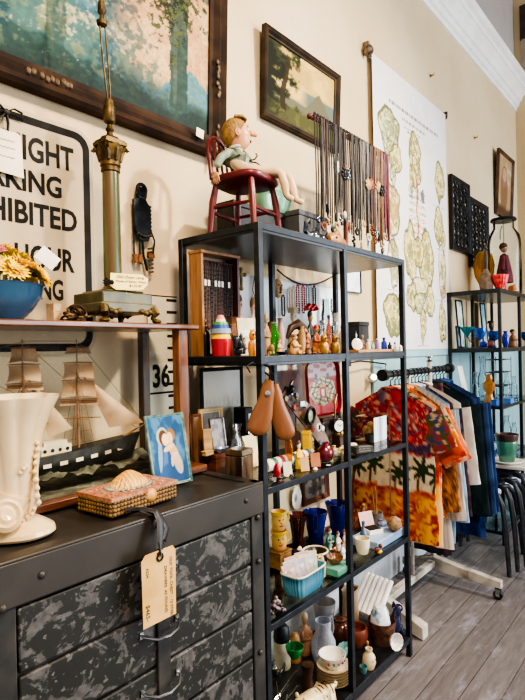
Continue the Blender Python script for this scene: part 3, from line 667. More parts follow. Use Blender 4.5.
jb = MB()
for (a, b_, c_) in (((.50, 0, .25), (SX+.05, 0, .088), (.585, 0, .088)), ((.345, 0, .25), (.47, 0, .10), (.40, 0, .085)), ((.17, 0, .22), (.31, 0, .09), (.24, 0, .08))):
    A, B, C_ = Vector(a), Vector(b_), Vector(c_)
    jb.grid(8, 8, lambda i, j: (lambda p: (p.x, p.y-.012*sin(PI*i)*sin(PI*j)*1.2, p.z))(A*(1-j)+(B*(1-i)+C_*i)*j))
obj('staysail', jb, SAIL, sh)
st = MB()
for p in (((.49, 0, .34), (SX+.05, 0, .086)), ((.49, 0, .24), (SX+.02, 0, .075)), ((.336, 0, .34), (.49, 0, .2)), ((.16, 0, .29), (.33, 0, .2)), ((.49, 0, .34), (.34, 0, .34)), ((.34, 0, .34), (.16, 0, .29)), ((.16, 0, .29), (.0, 0, .06))): st.tube(p, .0008, 4)
obj('rigging', st, rgm, sh)
# ---- vase
vz = CZ+.0045
vs_ = thing('cornucopia_vase', 'glossy cream horn shaped pottery vase with fluted rim on the cabinet', 'vase', (.515, 1.13, vz), R(-49.7)); vs_.scale = (.95, .95, .985)
CER = pm('#e4cda6', '#d8ba8c', 5, .22, coat=.6)
b = MB(); b.lathe([(0, 0), (.078, 0), (.084, .006), (.082, .014), (.066, .024), (.05, .032), (.03, .036)], 36, sq=(1, .85), fn=lambda a_, t: 1+.015*cos(7*a_)); obj('foot', b, CER, vs_)
b = MB(); pr_ = [(.034, .03), (.04, .06), (.043, .09), (.047, .13), (.054, .18), (.064, .225), (.078, .262), (.094, .292), (.0955, .296), (.092, .295), (.076, .262), (.06, .22), (.05, .18), (.04, .1)]
b.lathe(pr_, 72, fn=lambda a_, t: 1+(.05+.05*min(1, t*1.4))*(abs(cos(4.5*a_))-.6)); obj('horn', b, CER, vs_, ang=60)
b = MB(); b.tube([(-.0, -.012, .09), (-.012, -.02, .055), (-.04, -.028, .04), (-.066, -.034, .052), (-.064, -.038, .074)], [.042, .04, .034, .026, .016], 16)
b.lathe([(0, 0), (.026, 0), (.034, .006), (.034, .018), (.026, .026), (.02, .02), (.012, .026), (0, .024)], 24, T=TR((.0, -.055, .052), rx=R(66), rz=R(38)))
obj('scroll', b, CER, vs_)
b = MB(); pts = [(.05, -.01, .21), (.055, -.012, .18), (.052, -.014, .15), (.052, -.016, .11), (.054, -.016, .075), (.044, -.018, .05), (.03, -.02, .036)]
b.tube(pts, .005, 8)
for i in range(14):
    t = i/13*(len(pts)-1); k = min(int(t), len(pts)-2); p = Vector(pts[k]).lerp(Vector(pts[k+1]), t-k); b.ell(p+Vector((random.uniform(-.002, .006), random.uniform(-.008, 0), 0)), random.uniform(.004, .0075), seg=8, rings=6)
for i in range(5): b.ell((.034+.006*cos(i*1.3), -.036+.006*sin(i*1.3), .145+.007*cos(i*1.3)), .005, seg=8, rings=6)
obj('leaf_vine', b, CER, vs_)
# ---- shell covered box
bxw, bxl, bxh = .205, .125, .045
sb = thing('shell_box', 'small trinket box covered with rows of tiny shells and a big shell on the lid', 'box', (.795, 1.125, vz), R(5))
b = MB(); b.bx(-bxw/2, bxw/2, -bxl/2, bxl/2, 0, bxh-.008); obj('body', b, pm('#5d4a36', '#77603f', 20, .7), sb)
b = MB(); r_ = random.Random(3)
for row in range(4):
    z = .006+.0095*row
    for i in range(20): b.ell((-bxw/2+.006+(bxw-.012)*i/19, -bxl/2-.001, z), (.0062, .005, .0055), seg=6, rings=5, rot=(0, r_.uniform(-.5, .5), 0))
    for i in range(12): b.ell((-bxw/2-.001, -bxl/2+.006+(bxl-.012)*i/11, z), (.005, .0062, .0055), seg=6, rings=5); b.ell((bxw/2+.001, -bxl/2+.006+(bxl-.012)*i/11, z), (.005, .0062, .0055), seg=6, rings=5)
obj('shell_rows', b, pm('#86683f', '#644a2c', 60, .5, c3='#a88a5c'), sb)
b = MB(); b.bx(-bxw/2-.004, bxw/2+.004, -bxl/2-.004, bxl/2+.004, bxh-.008, bxh); 
for i in range(140): b.ell((r_.uniform(-.46, .46)*bxw, r_.uniform(-.46, .46)*bxl, bxh+.0005), (.0045, .0035, .0022), seg=6, rings=4)
lid = obj('lid', b, pm('#9a6448', '#b98466', 70, .5, c3='#74493a'), sb, label='pink trimmed lid crusted with tiny shells')
b = MB(); pr_ = [(.050, 0), (.047, .006), (.030, .024), (.012, .036), (0.001, .039)]; b.lathe(pr_, 44, T=TR((0, 0, bxh), s=(1.1, .8, 1)), fn=lambda a_, t: 1+.06*cos(22*a_)); obj('big_shell', b, pm('#c8913f', '#a06a28', 30, .4, c3='#dcb46a', kind='wave'), lid, ang=60, label='golden limpet shell')
b = MB()
for i in range(26): a_ = i*2*PI/26; b.ell((.059*cos(a_), .044*sin(a_), bxh+.002), (.007, .005, .003), seg=6, rings=4)
obj('shell_ring', b, pm('#6f8a84', '#9bb0a4', 50, .4), lid)
b = MB().lathe([(.017, 0), (.015, .004), (.006, .009), (0, .01)], 20, T=TR((.015, -bxl/2-.003, .026), rx=R(90)), fn=lambda a_, t: 1+.08*cos(9*a_)); obj('front_shell', b, pm('#e0b26a', '#c98f45', 30, .4), sb)
# ---- small framed devotional print leaning on the case
def madonna(H=100, W=66):
    x, y = coords(H, W); n = fbm(H, W, 5, 4, 91); img = np.zeros((H, W, 3)); img[:] = np.array((40, 84, 126))/255
    blend(img, (78, 126, 158), sst(n, .45, .7)); blend(img, (40, 72, 112), sst(y, .55, 1)*.8)
    def e(cx, cy, rx, ry, col, a=1, t=0):
        X = x-cx; Y = (y-cy)*1.5; X, Y = X*cos(t)+Y*sin(t), -X*sin(t)+Y*cos(t); blend(img, col, (1-sst((X/rx)**2+(Y/ry)**2, .85, 1.1))*a)
    e(.42, .68, .27, .5, (46, 84, 138)); e(.36, .72, .07, .4, (84, 128, 172), .7, .15); e(.5, .9, .36, .3, (50, 88, 138)); e(.25, .55, .06, .42, (150, 180, 184), .8, .12); e(.36, .29, .16, .20, (186, 190, 168), .9, .3); e(.39, .32, .125, .18, (92, 62, 46))
    e(.64, .55, .11, .30, (206, 168, 116), 1, -.35); e(.72, .72, .12, .26, (214, 200, 176), .9, -.2); e(.62, .29, .12, .15, (150, 110, 66)); e(.57, .33, .09, .13, (232, 190, 150)); e(.44, .35, .095, .14, (236, 200, 164)); e(.5, .48, .16, .06, (230, 188, 150), 1, -.4); e(.58, .66, .05, .16, (232, 192, 156), 1, .2)
    return img
fr = thing('devotional_print', 'small framed blue print of a mother and child leaning against the ship case', 'print', (.915, 1.180, vz), rot=(R(-13), 0, R(-6)))
dw, dh_ = .130, .203
obj('frame', frame_ring(MB(), dw, dh_, .0075, .008), pm('#5d8a86', '#a9c2b4', 40, .35, .3), fr, ang=25)
c = canvas(madonna(), dw-.013, dh_-.013); obj('print', c, vmat(.5), fr, loc=(.0065, -.003, .0065), smooth=False)
obj('backing', MB().bx(.003, dw-.003, -.002, 0, .003, dh_-.003), INK, fr)
# ---- big manila tag hung from a black ribbon on the cabinet front
t = thing('price_tag', 'large manila price tag hanging from a dark ribbon on the cabinet front', 'tag', (.757, .984, .965))
rb = MB()
rb.tube([(-.03, .06, .035), (.0, .03, .034), (.012, .0, .03), (.014, -.012, .012), (.006, -.022, -.02), (-.004, -.030, -.045)], .011, 8, flat=.35); rb.tube([(-.01, .03, .033), (.022, -.004, .018), (.03, -.016, -.01), (.012, -.024, -.03)], .010, 8, flat=.35)
rb.ell((.012, -.008, .006), (.016, .007, .014)); rb.tube([(-.004, -.026, -.03), (-.006, -.035, -.06), (-.012, -.033, -.05)], .006, 6, flat=.4); obj('ribbon', rb, pm('#201f20', '#35343a', 25, .45), t)
cd = MB().prism([(-.056, -.058), (-.045, -.046), (.032, -.046), (.04, -.058), (.038, -.205), (-.054, -.205)], .001, y0=-.032); obj('card', cd, TAGC, t, smooth=False)
rg = MB().tube([(-.006+.008*cos(k*PI/5), -.0335, -.061+.008*sin(k*PI/5)) for k in range(10)], .0025, 6, True); obj('eyelet', rg, INK, t)
hw = MB()
hw.text('OLD TOOL CHEST - 12 STEEL', .0105, TR((.022, -.0328, -.068), ry=R(90)), ext=.0002, shear=.15); hw.text('DRAWERS  AS FOUND', .0105, TR((.006, -.0328, -.085), ry=R(90)), ext=.0002, shear=.15); hw.text('$465-', .015, TR((-.046, -.0328, -.155), ry=R(90)), ext=.0002, shear=.15); hw.text('A234', .010, TR((-.044, -.0328, -.075), ry=R(90)), ext=.0002)
obj('handwriting', hw, pm('#6a5538', '#5a4730', 20, .8), t, smooth=False)
# ================================================================== things on top of the case
TZ = KZ1
lp = thing('column_lamp', 'tall green onyx column lamp with brass capital and bare harp on the case', 'lamp', (.902, 1.333, TZ), R(0))
AGOLD = pm('#6a542e', '#42331a', 40, .48, .6)
ONX = pm('#414a2a', '#5c6138', 9, .3, kind='wave', coat=.12, stretch=(1, 1, .25), c3='#5d4a2c'); ONX2 = pm('#46452c', '#625d3b', 14, .4, coat=.1, c3='#6b4a2a')
b = MB(); b.box((.168, .15, .034), (0, 0, .072)); b.box((.182, .165, .028), (0, 0, .044)); b.box((.13, .12, .008), (0, 0, .092)); obj('onyx_base', b, ONX2, lp, bev=.004)
r_ = random.Random(5)
for sx in (-1, 1):
    for sy in (-1, 1):
        f = MB(); f.tube([(sx*.082, sy*.078, .045), (sx*.087, sy*.087, .03), (sx*.08, sy*.08, .016), (sx*.09, sy*.09, .004)], [.014, .012, .008, .010], 8); f.ell((sx*.088, sy*.088, .007), (.014, .014, .007))
        for k in range(4): f.ell((sx*(.08-.014*k), sy*.086, .03+.004*(k % 2)), (.009, .006, .008), seg=8, rings=6); f.ell((sx*.086, sy*(.08-.014*k), .03+.004*(k % 2)), (.006, .009, .008), seg=8, rings=6)
        obj('foot', f, AGOLD, lp)
b = MB(); b.lathe([(.026, .095), (.034, .097), (.036, .102), (.03, .106), (.026, .112)], 24); obj('lower_collar', b, BRASS, lp)
b = MB(); b.lathe([(.0255, .096), (.026, .11), (.0245, .44), (.024, .445)], 28); obj('column', b, ONX, lp)
b = MB(); b.lathe([(.025, .443), (.028, .446), (.027, .458), (.03, .462), (.029, .474)], 24)
b.lathe([(.028, .47), (.032, .49), (.037, .515), (.038, .522)], 16, fn=lambda a_, t: 1+.12*cos(8*a_)*t)
for i in range(8):
    a_ = i*PI/4; b.tube([(.028*cos(a_), .028*sin(a_), .476), (.033*cos(a_), .033*sin(a_), .498), (.040*cos(a_), .040*sin(a_), .508), (.039*cos(a_), .039*sin(a_), .500)], [.007, .008, .006, .003], 6)
for i in range(4):
    a_ = PI/4+i*PI/2; b.tube([(.032*cos(a_), .032*sin(a_), .50), (.047*cos(a_), .047*sin(a_), .517), (.051*cos(a_), .051*sin(a_), .508), (.045*cos(a_), .045*sin(a_), .505)], [.006, .006, .006, .004], 6)
b.box((.070, .070, .010), (0, 0, .527)); b.box((.062, .062, .006), (0, 0, .534)); obj('capital', b, AGOLD, lp)
b = MB(); b.lathe([(.03, .536), (.026, .545), (.012, .55), (.008, .562), (.013, .57), (.008, .578), (.006, .585), (.014, .59), (.017, .595), (.017, .635), (.013, .642), (.012, .655), (0, .656)], 18); obj('socket', b, AGOLD, lp)
b = MB()
for s in (-1, 1): b.tube([(s*.004, 0, .65), (s*.007-.004, .0, .70), (s*.009-.012, .0, .80), (s*.009-.017, .0, .862), (s*.004-.018, .0, .872)], .0026, 6)
obj('harp', b, AGOLD, lp)
b = MB(); b.lathe([(.004, .862), (.014, .868), (.016, .878), (.008, .884), (.006, .895), (.012, .905), (.010, .93), (.005, .95), (.007, .958), (0, .965)], 14, c=(-.019, 0, 0)); obj('finial', b, AGOLD, lp)
# lamp price tag
p = at(108, 282, Y=1.255); t = thing('price_tag', 'cream shaped price tag with black bow leaning on the green lamp base', 'tag', (p.x+.062, 1.2565, TZ+.094), R(-18))
obj('card', MB().prism([(-.046, .012), (-.04, .052), (.05, .052), (.068, .04), (.062, .018), (.045, .002), (-.03, 0)], .0012, T=TR((0, 0, 0), rx=R(-20))), pm('#ead796', '#dcc680', 10, .8), t, smooth=False)
rb = MB(); rb.ell((-.044, -.002, .02), (.008, .006, .007))
for s in (-1, 1): rb.tube([(-.046, -.002, .02), (-.058, -.004, .02+s*.010), (-.066, -.002, .02+s*.004), (-.046, -.002, .02)], .003, 6)
obj('bow', rb, INK, t)
hw = MB(); Tm = TR((0, -.0012, 0), rx=R(-20))
hw.text('Old Onyx Lamp', .0125, Tm @ TR((-.026, 0, .037)), ext=.0002, shear=.3); hw.text('Made of Italian Onyx', .0105, Tm @ TR((-.03, 0, .024)), ext=.0002, shear=.3); hw.text('$125.00', .011, Tm @ TR((.008, 0, .011)), ext=.0002, shear=.3); obj('handwriting', hw, pm('#5a4a34', '#4a3c2a', 20, .8), t, smooth=False)
# blue bowl of flowers
p = Vector((.575, 1.335, TZ)); bw = thing('mixing_bowl', 'glossy blue pottery bowl of yellow silk flowers on the ship case', 'bowl', p)
BLU = pm('#3c6486', '#315672', 5, .15, coat=.8)
b = MB(); b.lathe([(0, 0), (.052, 0), (.056, .006), (.08, .03), (.10, .062), (.105, .085), (.109, .089), (.104, .091), (.098, .07), (.07, .03), (0, .014)], 40); obj('bowl_wall', b, BLU, bw, ang=60)
def flower(mb, c, r, tilt, az, np_=22, layers=4, m=0):
    for l in range(layers):
        rr = r*(1-.2*l); up = .25+.35*l
        for i in range(np_-2*l):
            a_ = 2*PI*i/(np_-2*l)+l*.3+random.uniform(-.1, .1); ca, sa = cos(a_), sin(a_); w_ = rr*.2
            T = TR(c) @ Euler((0, tilt, az)).to_matrix().to_4x4()
            vs = [(0, 0, 0), (rr*.55*ca-w_*sa, rr*.55*sa+w_*ca, rr*up*.45), (rr*ca, rr*sa, rr*up*random.uniform(.4, .9)), (rr*.55*ca+w_*sa, rr*.55*sa-w_*ca, rr*up*.45)]
            mb.add(vs, [(0, 1, 2, 3)], m, T)
    return mb
YEL = pm('#ffdd1c', '#f2c414', 30, .8, c3='#ffe95a', spec=.1); PNK = pm('#d98a94', '#c46f80', 30, .6); GRN = pm('#8f8a3e', '#6d6a2e', 30, .7)
bq = thing('silk_flowers', 'bunch of yellow silk chrysanthemums standing in the blue bowl', 'flowers', (p.x, p.y, TZ+.06))
for k, (dx, dy, dz, r, tl, az) in enumerate(((.04, -.05, .075, .048, .5, -.8), (.085, -.02, .062, .042, .9, -.4), (.0, -.075, .06, .045, .8, -1.5), (.06, .03, .10, .044, .4, .6), (.01, .01, .115, .046, .1, 0), (-.05, -.03, .09, .045, .5, -2.4), (.09, .04, .07, .038, .9, .4), (.075, -.07, .05, .036, 1.1, -.7), (-.03, .05, .1, .04, .4, 2))):
    o = obj('flower_head', flower(MB(), (dx, dy, dz), r, tl, az), YEL, bq, smooth=False)
    obj('flower_center', MB().ell((dx, dy, dz), (.010, .010, .008), seg=8, rings=5), GRN, o)
for k, (dx, dy, dz) in enumerate(((-.035, -.06, .10), (-.05, .0, .12))): obj('pink_flower_head', flower(MB(), (dx, dy, dz), .034, .4, -2), PNK, bq, smooth=False)
b = MB(); r_ = random.Random(8)
for i in range(70):
    a_ = r_.uniform(0, 6.28); rr = r_.uniform(.03, .1); z = r_.uniform(.038, .062); x, y = rr*cos(a_), rr*sin(a_)
    b.add([(x*.5, y*.5, z), (x*.9+.008*sin(a_), y*.9-.008*cos(a_), z+.02), (x*1.08, y*1.08, z+.03), (x*.9-.008*sin(a_), y*.9+.008*cos(a_), z+.02)], [(0, 1, 2, 3)])
for i in range(12): a_ = i*.55; b.tube([(.02*cos(a_), .02*sin(a_), -.04), (.05*cos(a_), .05*sin(a_), .06)], .002, 5)
obj('foliage', b, GRN, bq, smooth=False)
p2 = at(52, 259, Y=1.33); solo('price_tag', MB().box((.055, .001, .04), T=TR((0, 0, 0), ry=R(38))), WHT, 'white card tag poking out behind the yellow silk flowers', 'tag', (p2.x-.004, 1.345, p2.z+.004), rz=R(-15))
# small carved stone block and a tangle of keys
t = solo('stone_block', MB().box((.028, .024, .048), (0, 0, .024)).box((.02, .002, .012), (0, -.0122, .034)), pm('#b59a78', '#9a7f5e', 40, .7, c3='#6d563c'), 'small tan stone block beside the blue bowl', 'block', (.700, 1.30, TZ), R(20), bev=.003)
t = thing('key_bunch', 'tangled bunch of old brown iron keys and rings beside the lamp base', 'keys', (.742, 1.285, TZ))
r_ = random.Random(4)
for i in range(7):
    b = MB(); a_ = r_.uniform(0, 6.28); R_ = r_.uniform(.016, .024); tl = r_.uniform(.2, 1.2); T = TR((r_.uniform(-.018, .018), r_.uniform(-.012, .012), .004+R_*sin(tl)*1.0+.002), rz=a_, rx=tl)
    b.tube([(R_*cos(k*PI/7), R_*sin(k*PI/7), 0) for k in range(14)], .0032, 6, True, T=T); obj('ring', b, pm('#4a3a28', '#6e5636', 40, .45, .6), t)
for i in range(5):
    b = MB(); a_ = -2.2+i*.5; T = TR((.02*cos(a_), .018*sin(a_), .006+.002*i), rz=a_, ry=R(-8)); b.tube([(0, 0, 0), (.032, 0, 0)], .0028, 6, T=T); b.tube([(-.008+.008*cos(k*PI/4), .008*sin(k*PI/4), 0) for k in range(8)], .0025, 6, True, T=T); b.box((.008, .010, .003), (.028, .005, 0), T=T); obj('key', b, pm('#55432c', '#7a6240', 40, .45, .6), t)
# ================================================================== things on top of the first shelving unit
ST = SH[0]+.0005
# ---- red toy chair
RED = pm('#541418', '#68191e', 9, .4, coat=.2, stretch=(1, 1, .4), c3='#541316')
CHP = Vector((1.325, 1.188, ST)); CHR = R(-80)
ch_ = thing('toy_chair', 'small red wooden doll chair with hooped back on top of the shelving', 'chair', CHP, CHR)
sh_ = .185
b = MB(); pts = []
for i in range(28):
    a_ = 2*PI*i/28; n_ = 4.0; c_, s_ = cos(a_), sin(a_); rr = 1/((abs(c_)**n_+abs(s_)**n_)**(1/n_)); pts.append((.098*rr*c_, .096*rr*s_*(1+.06*c_)))
n_ = len(pts); vs = [(x*q, y*q, z) for q, z in ((.9, sh_-.024), (1, sh_-.016), (1.0, sh_-.004), (.95, sh_+.001), (.6, sh_-.004)) for x, y in pts]
b.add(vs, [(k*n_+i, k*n_+(i+1) % n_, (k+1)*n_+(i+1) % n_, (k+1)*n_+i) for k in range(4) for i in range(n_)]+[tuple(range(n_-1, -1, -1)), tuple(4*n_+i for i in range(n_))]); obj('seat', b, RED, ch_, ang=60)
for sx in (-1, 1):
    for sy in (-1, 1):
        b = MB(); b.tube([(sx*.068, sy*.068, sh_-.02), (sx*.077, sy*.077, sh_*.55), (sx*.085, sy*.085, .0)], [.0095, .0125, .009], 10); obj('leg', b, RED, ch_)
for z, pairs in ((.085, (((-1, -1), (1, -1)), ((-1, 1), (1, 1)))), (.07, (((-1, -1), (-1, 1)), ((1, -1), (1, 1))))):
    for (a, c_) in pairs:
        b = MB(); q = .079; b.tube([(a[0]*q, a[1]*q, z), ((a[0]+c_[0])*q/2, (a[1]+c_[1])*q/2, z), (c_[0]*q, c_[1]*q, z)], [.005, .007, .005], 8); obj('stretcher', b, RED, ch_)
b = MB(); hp = [(-.08, -.075, sh_-.004)]
for i in range(13):
    a_ = PI*i/12; hp.append((-.088-.022*sin(a_)**.7, -.072*cos(a_), sh_+.06+.10*sin(a_)))
hp.append((-.08, .075, sh_-.004)); b.tube(hp, .0085, 10); obj('back_hoop', b, RED, ch_)
for y in (-.036, 0, .036): b = MB(); b.tube([(-.082, y*.8, sh_), (-.103, y, sh_+.15)], .0045, 8); obj('back_spindle', b, RED, ch_)
# ---- doll : jointed boy puppet seated on the chair, facing right
SKIN = pm('#d39d76', '#c58b64', 12, .35, coat=.2, sss=.1); LIMB = pm('#dcc09c', '#cfae86', 10, .45)
SHIRT = pm('#8b9684', '#75816f', 25, .85, kind='noise', bump=.3, bsc=60)
dl = thing('boy_doll', 'old boy doll with blond hair and grey shirt sitting on the red toy chair', 'doll', (CHP.x+.004, CHP.y-.020, ST+sh_+.001), CHR)
def skin_mesh(verts, edges, rad, mats, name, parent, root=0, sub=1):
    me = bpy.data.meshes.new(name); me.from_pydata(verts, edges, []); me.materials.append(mats)
    o = bpy.data.objects.new(name, me); COL.objects.link(o); o.parent = parent
    sm = o.modifiers.new('skin', 'SKIN'); sm.use_smooth_shade = True
    for i, r in enumerate(rad):
        sv = me.skin_vertices[0].data[i]; sv.radius = (r, r) if not isinstance(r, tuple) else r; sv.use_root = (i == root)
    q = o.modifiers.new('sub', 'SUBSURF'); q.levels = sub; q.render_levels = sub
    return o
def new_skin(verts, edges, rad, mat, name, parent, root=0, sub=2):
    # bmesh route creates the skin layer
    import bmesh
    bm = bmesh.new(); lay = bm.verts.layers.skin.verify(); bv = [bm.verts.new(v) for v in verts]
    for a, c_ in edges: bm.edges.new((bv[a], bv[c_]))
    for i, v in enumerate(bv):
        r = rad[i]; v[lay].radius = r if isinstance(r, tuple) else (r, r); v[lay].use_root = (i == root)
    me = bpy.data.meshes.new(name); bm.to_mesh(me); bm.free(); me.materials.append(mat)
    o = bpy.data.objects.new(name, me); COL.objects.link(o); o.parent = parent
    sm = o.modifiers.new('skin', 'SKIN'); sm.use_smooth_shade = True
    q = o.modifiers.new('sub', 'SUBSURF'); q.levels = sub; q.render_levels = sub
    # evaluate now into a plain mesh
    dg = bpy.context.evaluated_depsgraph_get(); ev = o.evaluated_get(dg); m2 = bpy.data.meshes.new_from_object(ev); o.modifiers.clear(); o.data = m2
    m2.polygons.foreach_set('use_smooth', [True]*len(m2.polygons)); return o
# body : pelvis, torso, neck, two legs hanging over the front of the seat
V = [(-.045, 0, .036), (-.052, 0, .06), (-.054, 0, .085), (-.052, 0, .105),
     (.0, -.018, .022), (.055, .018, .020), (.100, .034, .012), (.110, .044, -.032), (.112, .048, -.066), (.132, .062, -.078),
     (.0, .026, .022), (.062, .052, .020), (.108, .074, .012), (.118, .084, -.034), (.122, .092, -.068), (.146, .110, -.080)]
E = [(0, 1), (1, 2), (2, 3), (0, 4), (4, 5), (5, 6), (6, 7), (7, 8), (8, 9), (0, 10), (10, 11), (11, 12), (12, 13), (13, 14), (14, 15)]
Rd = [.030, .032, .026, .013, .021, .018, .015, .0155, .0115, .0105, .021, .018, .015, .0155, .0115, .0105]
body = new_skin(V, E, Rd, LIMB, 'body', dl)
V = [(-.047, 0, .046), (-.054, 0, .066), (-.056, 0, .088), (-.054, 0, .102), (-.056, -.040, .084), (-.058, -.084, .056), (-.056, -.110, .016), (-.048, .044, .084), (-.028, .056, .05), (.006, .042, .034), (-.012, .010, .040)]
E = [(0, 1), (1, 2), (2, 3), (2, 4), (4, 5), (5, 6), (2, 7), (7, 8), (8, 9), (0, 10)]
Rd = [(.036, .039), (.035, .039), (.029, .033), .016, .015, .0145, .0125, .019, .018, .0145, (.034, .036)]
shirt = new_skin(V, E, Rd, SHIRT, 'shirt', dl)
cl = MB(); 
for s in (-1, 1): cl.add([(-.064, s*.012, .116), (-.03, s*.006, .108), (-.018, s*.026, .092), (-.05, s*.034, .104)], [(0, 1, 2, 3)]); 
cl.tube([(-.05+.022*cos(k*PI/6), .024*sin(k*PI/6), (.109+.004*cos(k*PI/6))) for k in range(12)], .005, 6, True); obj('collar', cl, pm('#c7cdbd', '#b4bbab', 20, .85), shirt)
bt = MB(); bt.tube([(-.018, .012, .066), (.006, .026, .07), (.012, .034, .084), (.008, .03, .092)], .0026, 6); bt.tube([(-.018, .012, .066), (.012, .03, .058), (.02, .04, .05)], .0024, 6); obj('bow_string', bt, INK, shirt)
def hand(name, c, dirv, size, parent, mat, side=1, palm=(0, 0, -1)):
    d = Vector(dirv).normalized(); up = Vector(palm); sx = d.cross(up).normalized(); up = sx.cross(d)
    P = lambda a, b_, c_: tuple(Vector(c)+d*a*size+sx*b_*size+up*c_*size)
    V = [P(0, 0, 0), P(.42, 0, 0)]; E = [(0, 1)]; Rd = [(.17*size, .12*size), (.26*size, .12*size)]
    for k, (o_, ln) in enumerate(((-.21, .40), (-.07, .5), (.07, .48), (.2, .36))):
        b0 = len(V); V += [P(.5, o_, 0), P(.5+ln*.55, o_*1.1, .06), P(.5+ln*.9, o_*1.1, .2)]; E += [(1, b0), (b0, b0+1), (b0+1, b0+2)]; Rd += [.065*size, .058*size, .045*size]
    b0 = len(V); V += [P(.2, -.26*side, .05), P(.45, -.4*side, .14)]; E += [(0, b0), (b0, b0+1)]; Rd += [.075*size, .055*size]
    return new_skin(V, E, Rd, mat, name, parent, sub=1)
hand('hand', (-.056, -.112, .006), (0, -.08, -1), .045, dl, SKIN, 1, (0, 1, 0))
hand('hand', (.014, .040, .033), (1, -.1, -.1), .042, dl, SKIN, 1, (0, 0, -1))
# head
HC = Vector((-.046, 0, .152)); HT = TR(HC, rz=R(42), ry=R(-10))
hd = MB(); NSEG = 28; NR = 20; vs = []
for j in range(NR+1):
    ph = -PI/2+PI*j/NR; z = sin(ph)
    for i in range(NSEG):
        a_ = 2*PI*i/NSEG; x, y = cos(ph)*cos(a_), cos(ph)*sin(a_)
        X = .046*x*(1-.10*max(0, -z)); Y = .037*y*(1-.22*max(0, -z)); Z = .054*z
        f = max(0, x)
        X += .004*f*math.exp(-((z+.62)/.22)**2)          # chin
        X -= .005*f*math.exp(-((z-.16)/.14)**2)*(1 if abs(y) > .12 else .4)   # eye sockets
        X += .003*f*math.exp(-((z-.42)/.16)**2)          # brow
        Y *= 1+.07*math.exp(-((z+.18)/.25)**2)*f         # cheeks
        vs.append((X, Y, Z))
fs = [(j*NSEG+i, j*NSEG+(i+1) % NSEG, (j+1)*NSEG+(i+1) % NSEG, (j+1)*NSEG+i) for j in range(NR) for i in range(NSEG)]
hd.add(vs, fs, 0, HT); hd.tube([(.042, 0, .010), (.052, 0, .0), (.064, 0, -.004)], [.006, .0085, .0075], 10, T=HT); hd.ell((.064, 0, -.004), .0076, T=HT, seg=10, rings=8)
hd.tube([(-.004, 0, -.035), (-.006, 0, -.062)], [.018, .016], 12, T=HT)
head = obj('head', hd, SKIN, dl, ang=80)
for s in (-1, 1):
    e = MB(); e.ell((-.004, s*.038, -.002), (.010, .005, .014), T=HT, rot=(0, .2, s*.3)); e.tube([(-.004+.007*cos(k*PI/6), s*.042, -.002+.011*sin(k*PI/6)) for k in range(10)], .0022, 6, T=HT); obj('ear', e, SKIN, head)
    e = MB(); e.ell((.0375, s*.0145, .010), (.004, .006, .0048), T=HT, seg=10, rings=8); obj('eye', e, WHT, head)
    e = MB(); e.ell((.0408, s*.0148, .010), (.0016, .0028, .0030), T=HT, seg=8, rings=6); obj('pupil', e, pm('#33475a', '#1c2630', 20, .2), head)
    e = MB(); e.tube([(.040, s*.007, .021), (.0415, s*.014, .024), (.037, s*.022, .021)], .0014, 5, T=HT); obj('eyebrow', e, pm('#8a6332', '#6d4b22', 20, .7), head)
e = MB(); e.tube([(.037, -.013, -.021), (.0425, -.006, -.0245), (.0435, 0, -.025), (.0425, .006, -.0245), (.037, .013, -.021)], [.001, .003, .0034, .003, .001], 8, T=HT); obj('mouth', e, pm('#a8403a', '#8a2f2c', 20, .4), head)
hr = MB(); vs = []
for j in range(13):
    ph = R(-38)+(PI/2-R(-38))*j/12
    for i in range(36):
        a_ = 2*PI*i/36; fr_ = .5+.5*cos(a_)
        p_ = max(ph, R(-38)+R(84)*fr_**1.3)
        w_ = 1.10+.03*sin(a_*17+j)+.02*sin(a_*9+j*2)
        vs.append((.0445*cos(p_)*cos(a_)*w_-.003, .037*cos(p_)*sin(a_)*w_, .056*sin(p_)*(1.06)+.002))
hr.add(vs, [(j*36+i, j*36+(i+1) % 36, (j+1)*36+(i+1) % 36, (j+1)*36+i) for j in range(12) for i in range(36)], 0, HT)
for i in range(9): hr.tube([(.0, -.02+.005*i, .059), (.026, -.022+.0055*i, .055+.003*sin(i)), (.04, -.02+.005*i, .043)], [.006, .006, .002], 6, T=HT)
obj('hair', hr, pm('#9c7a44', '#7a5c2e', 40, .6, stretch=(1, 6, 1), bump=.4), head, ang=80)
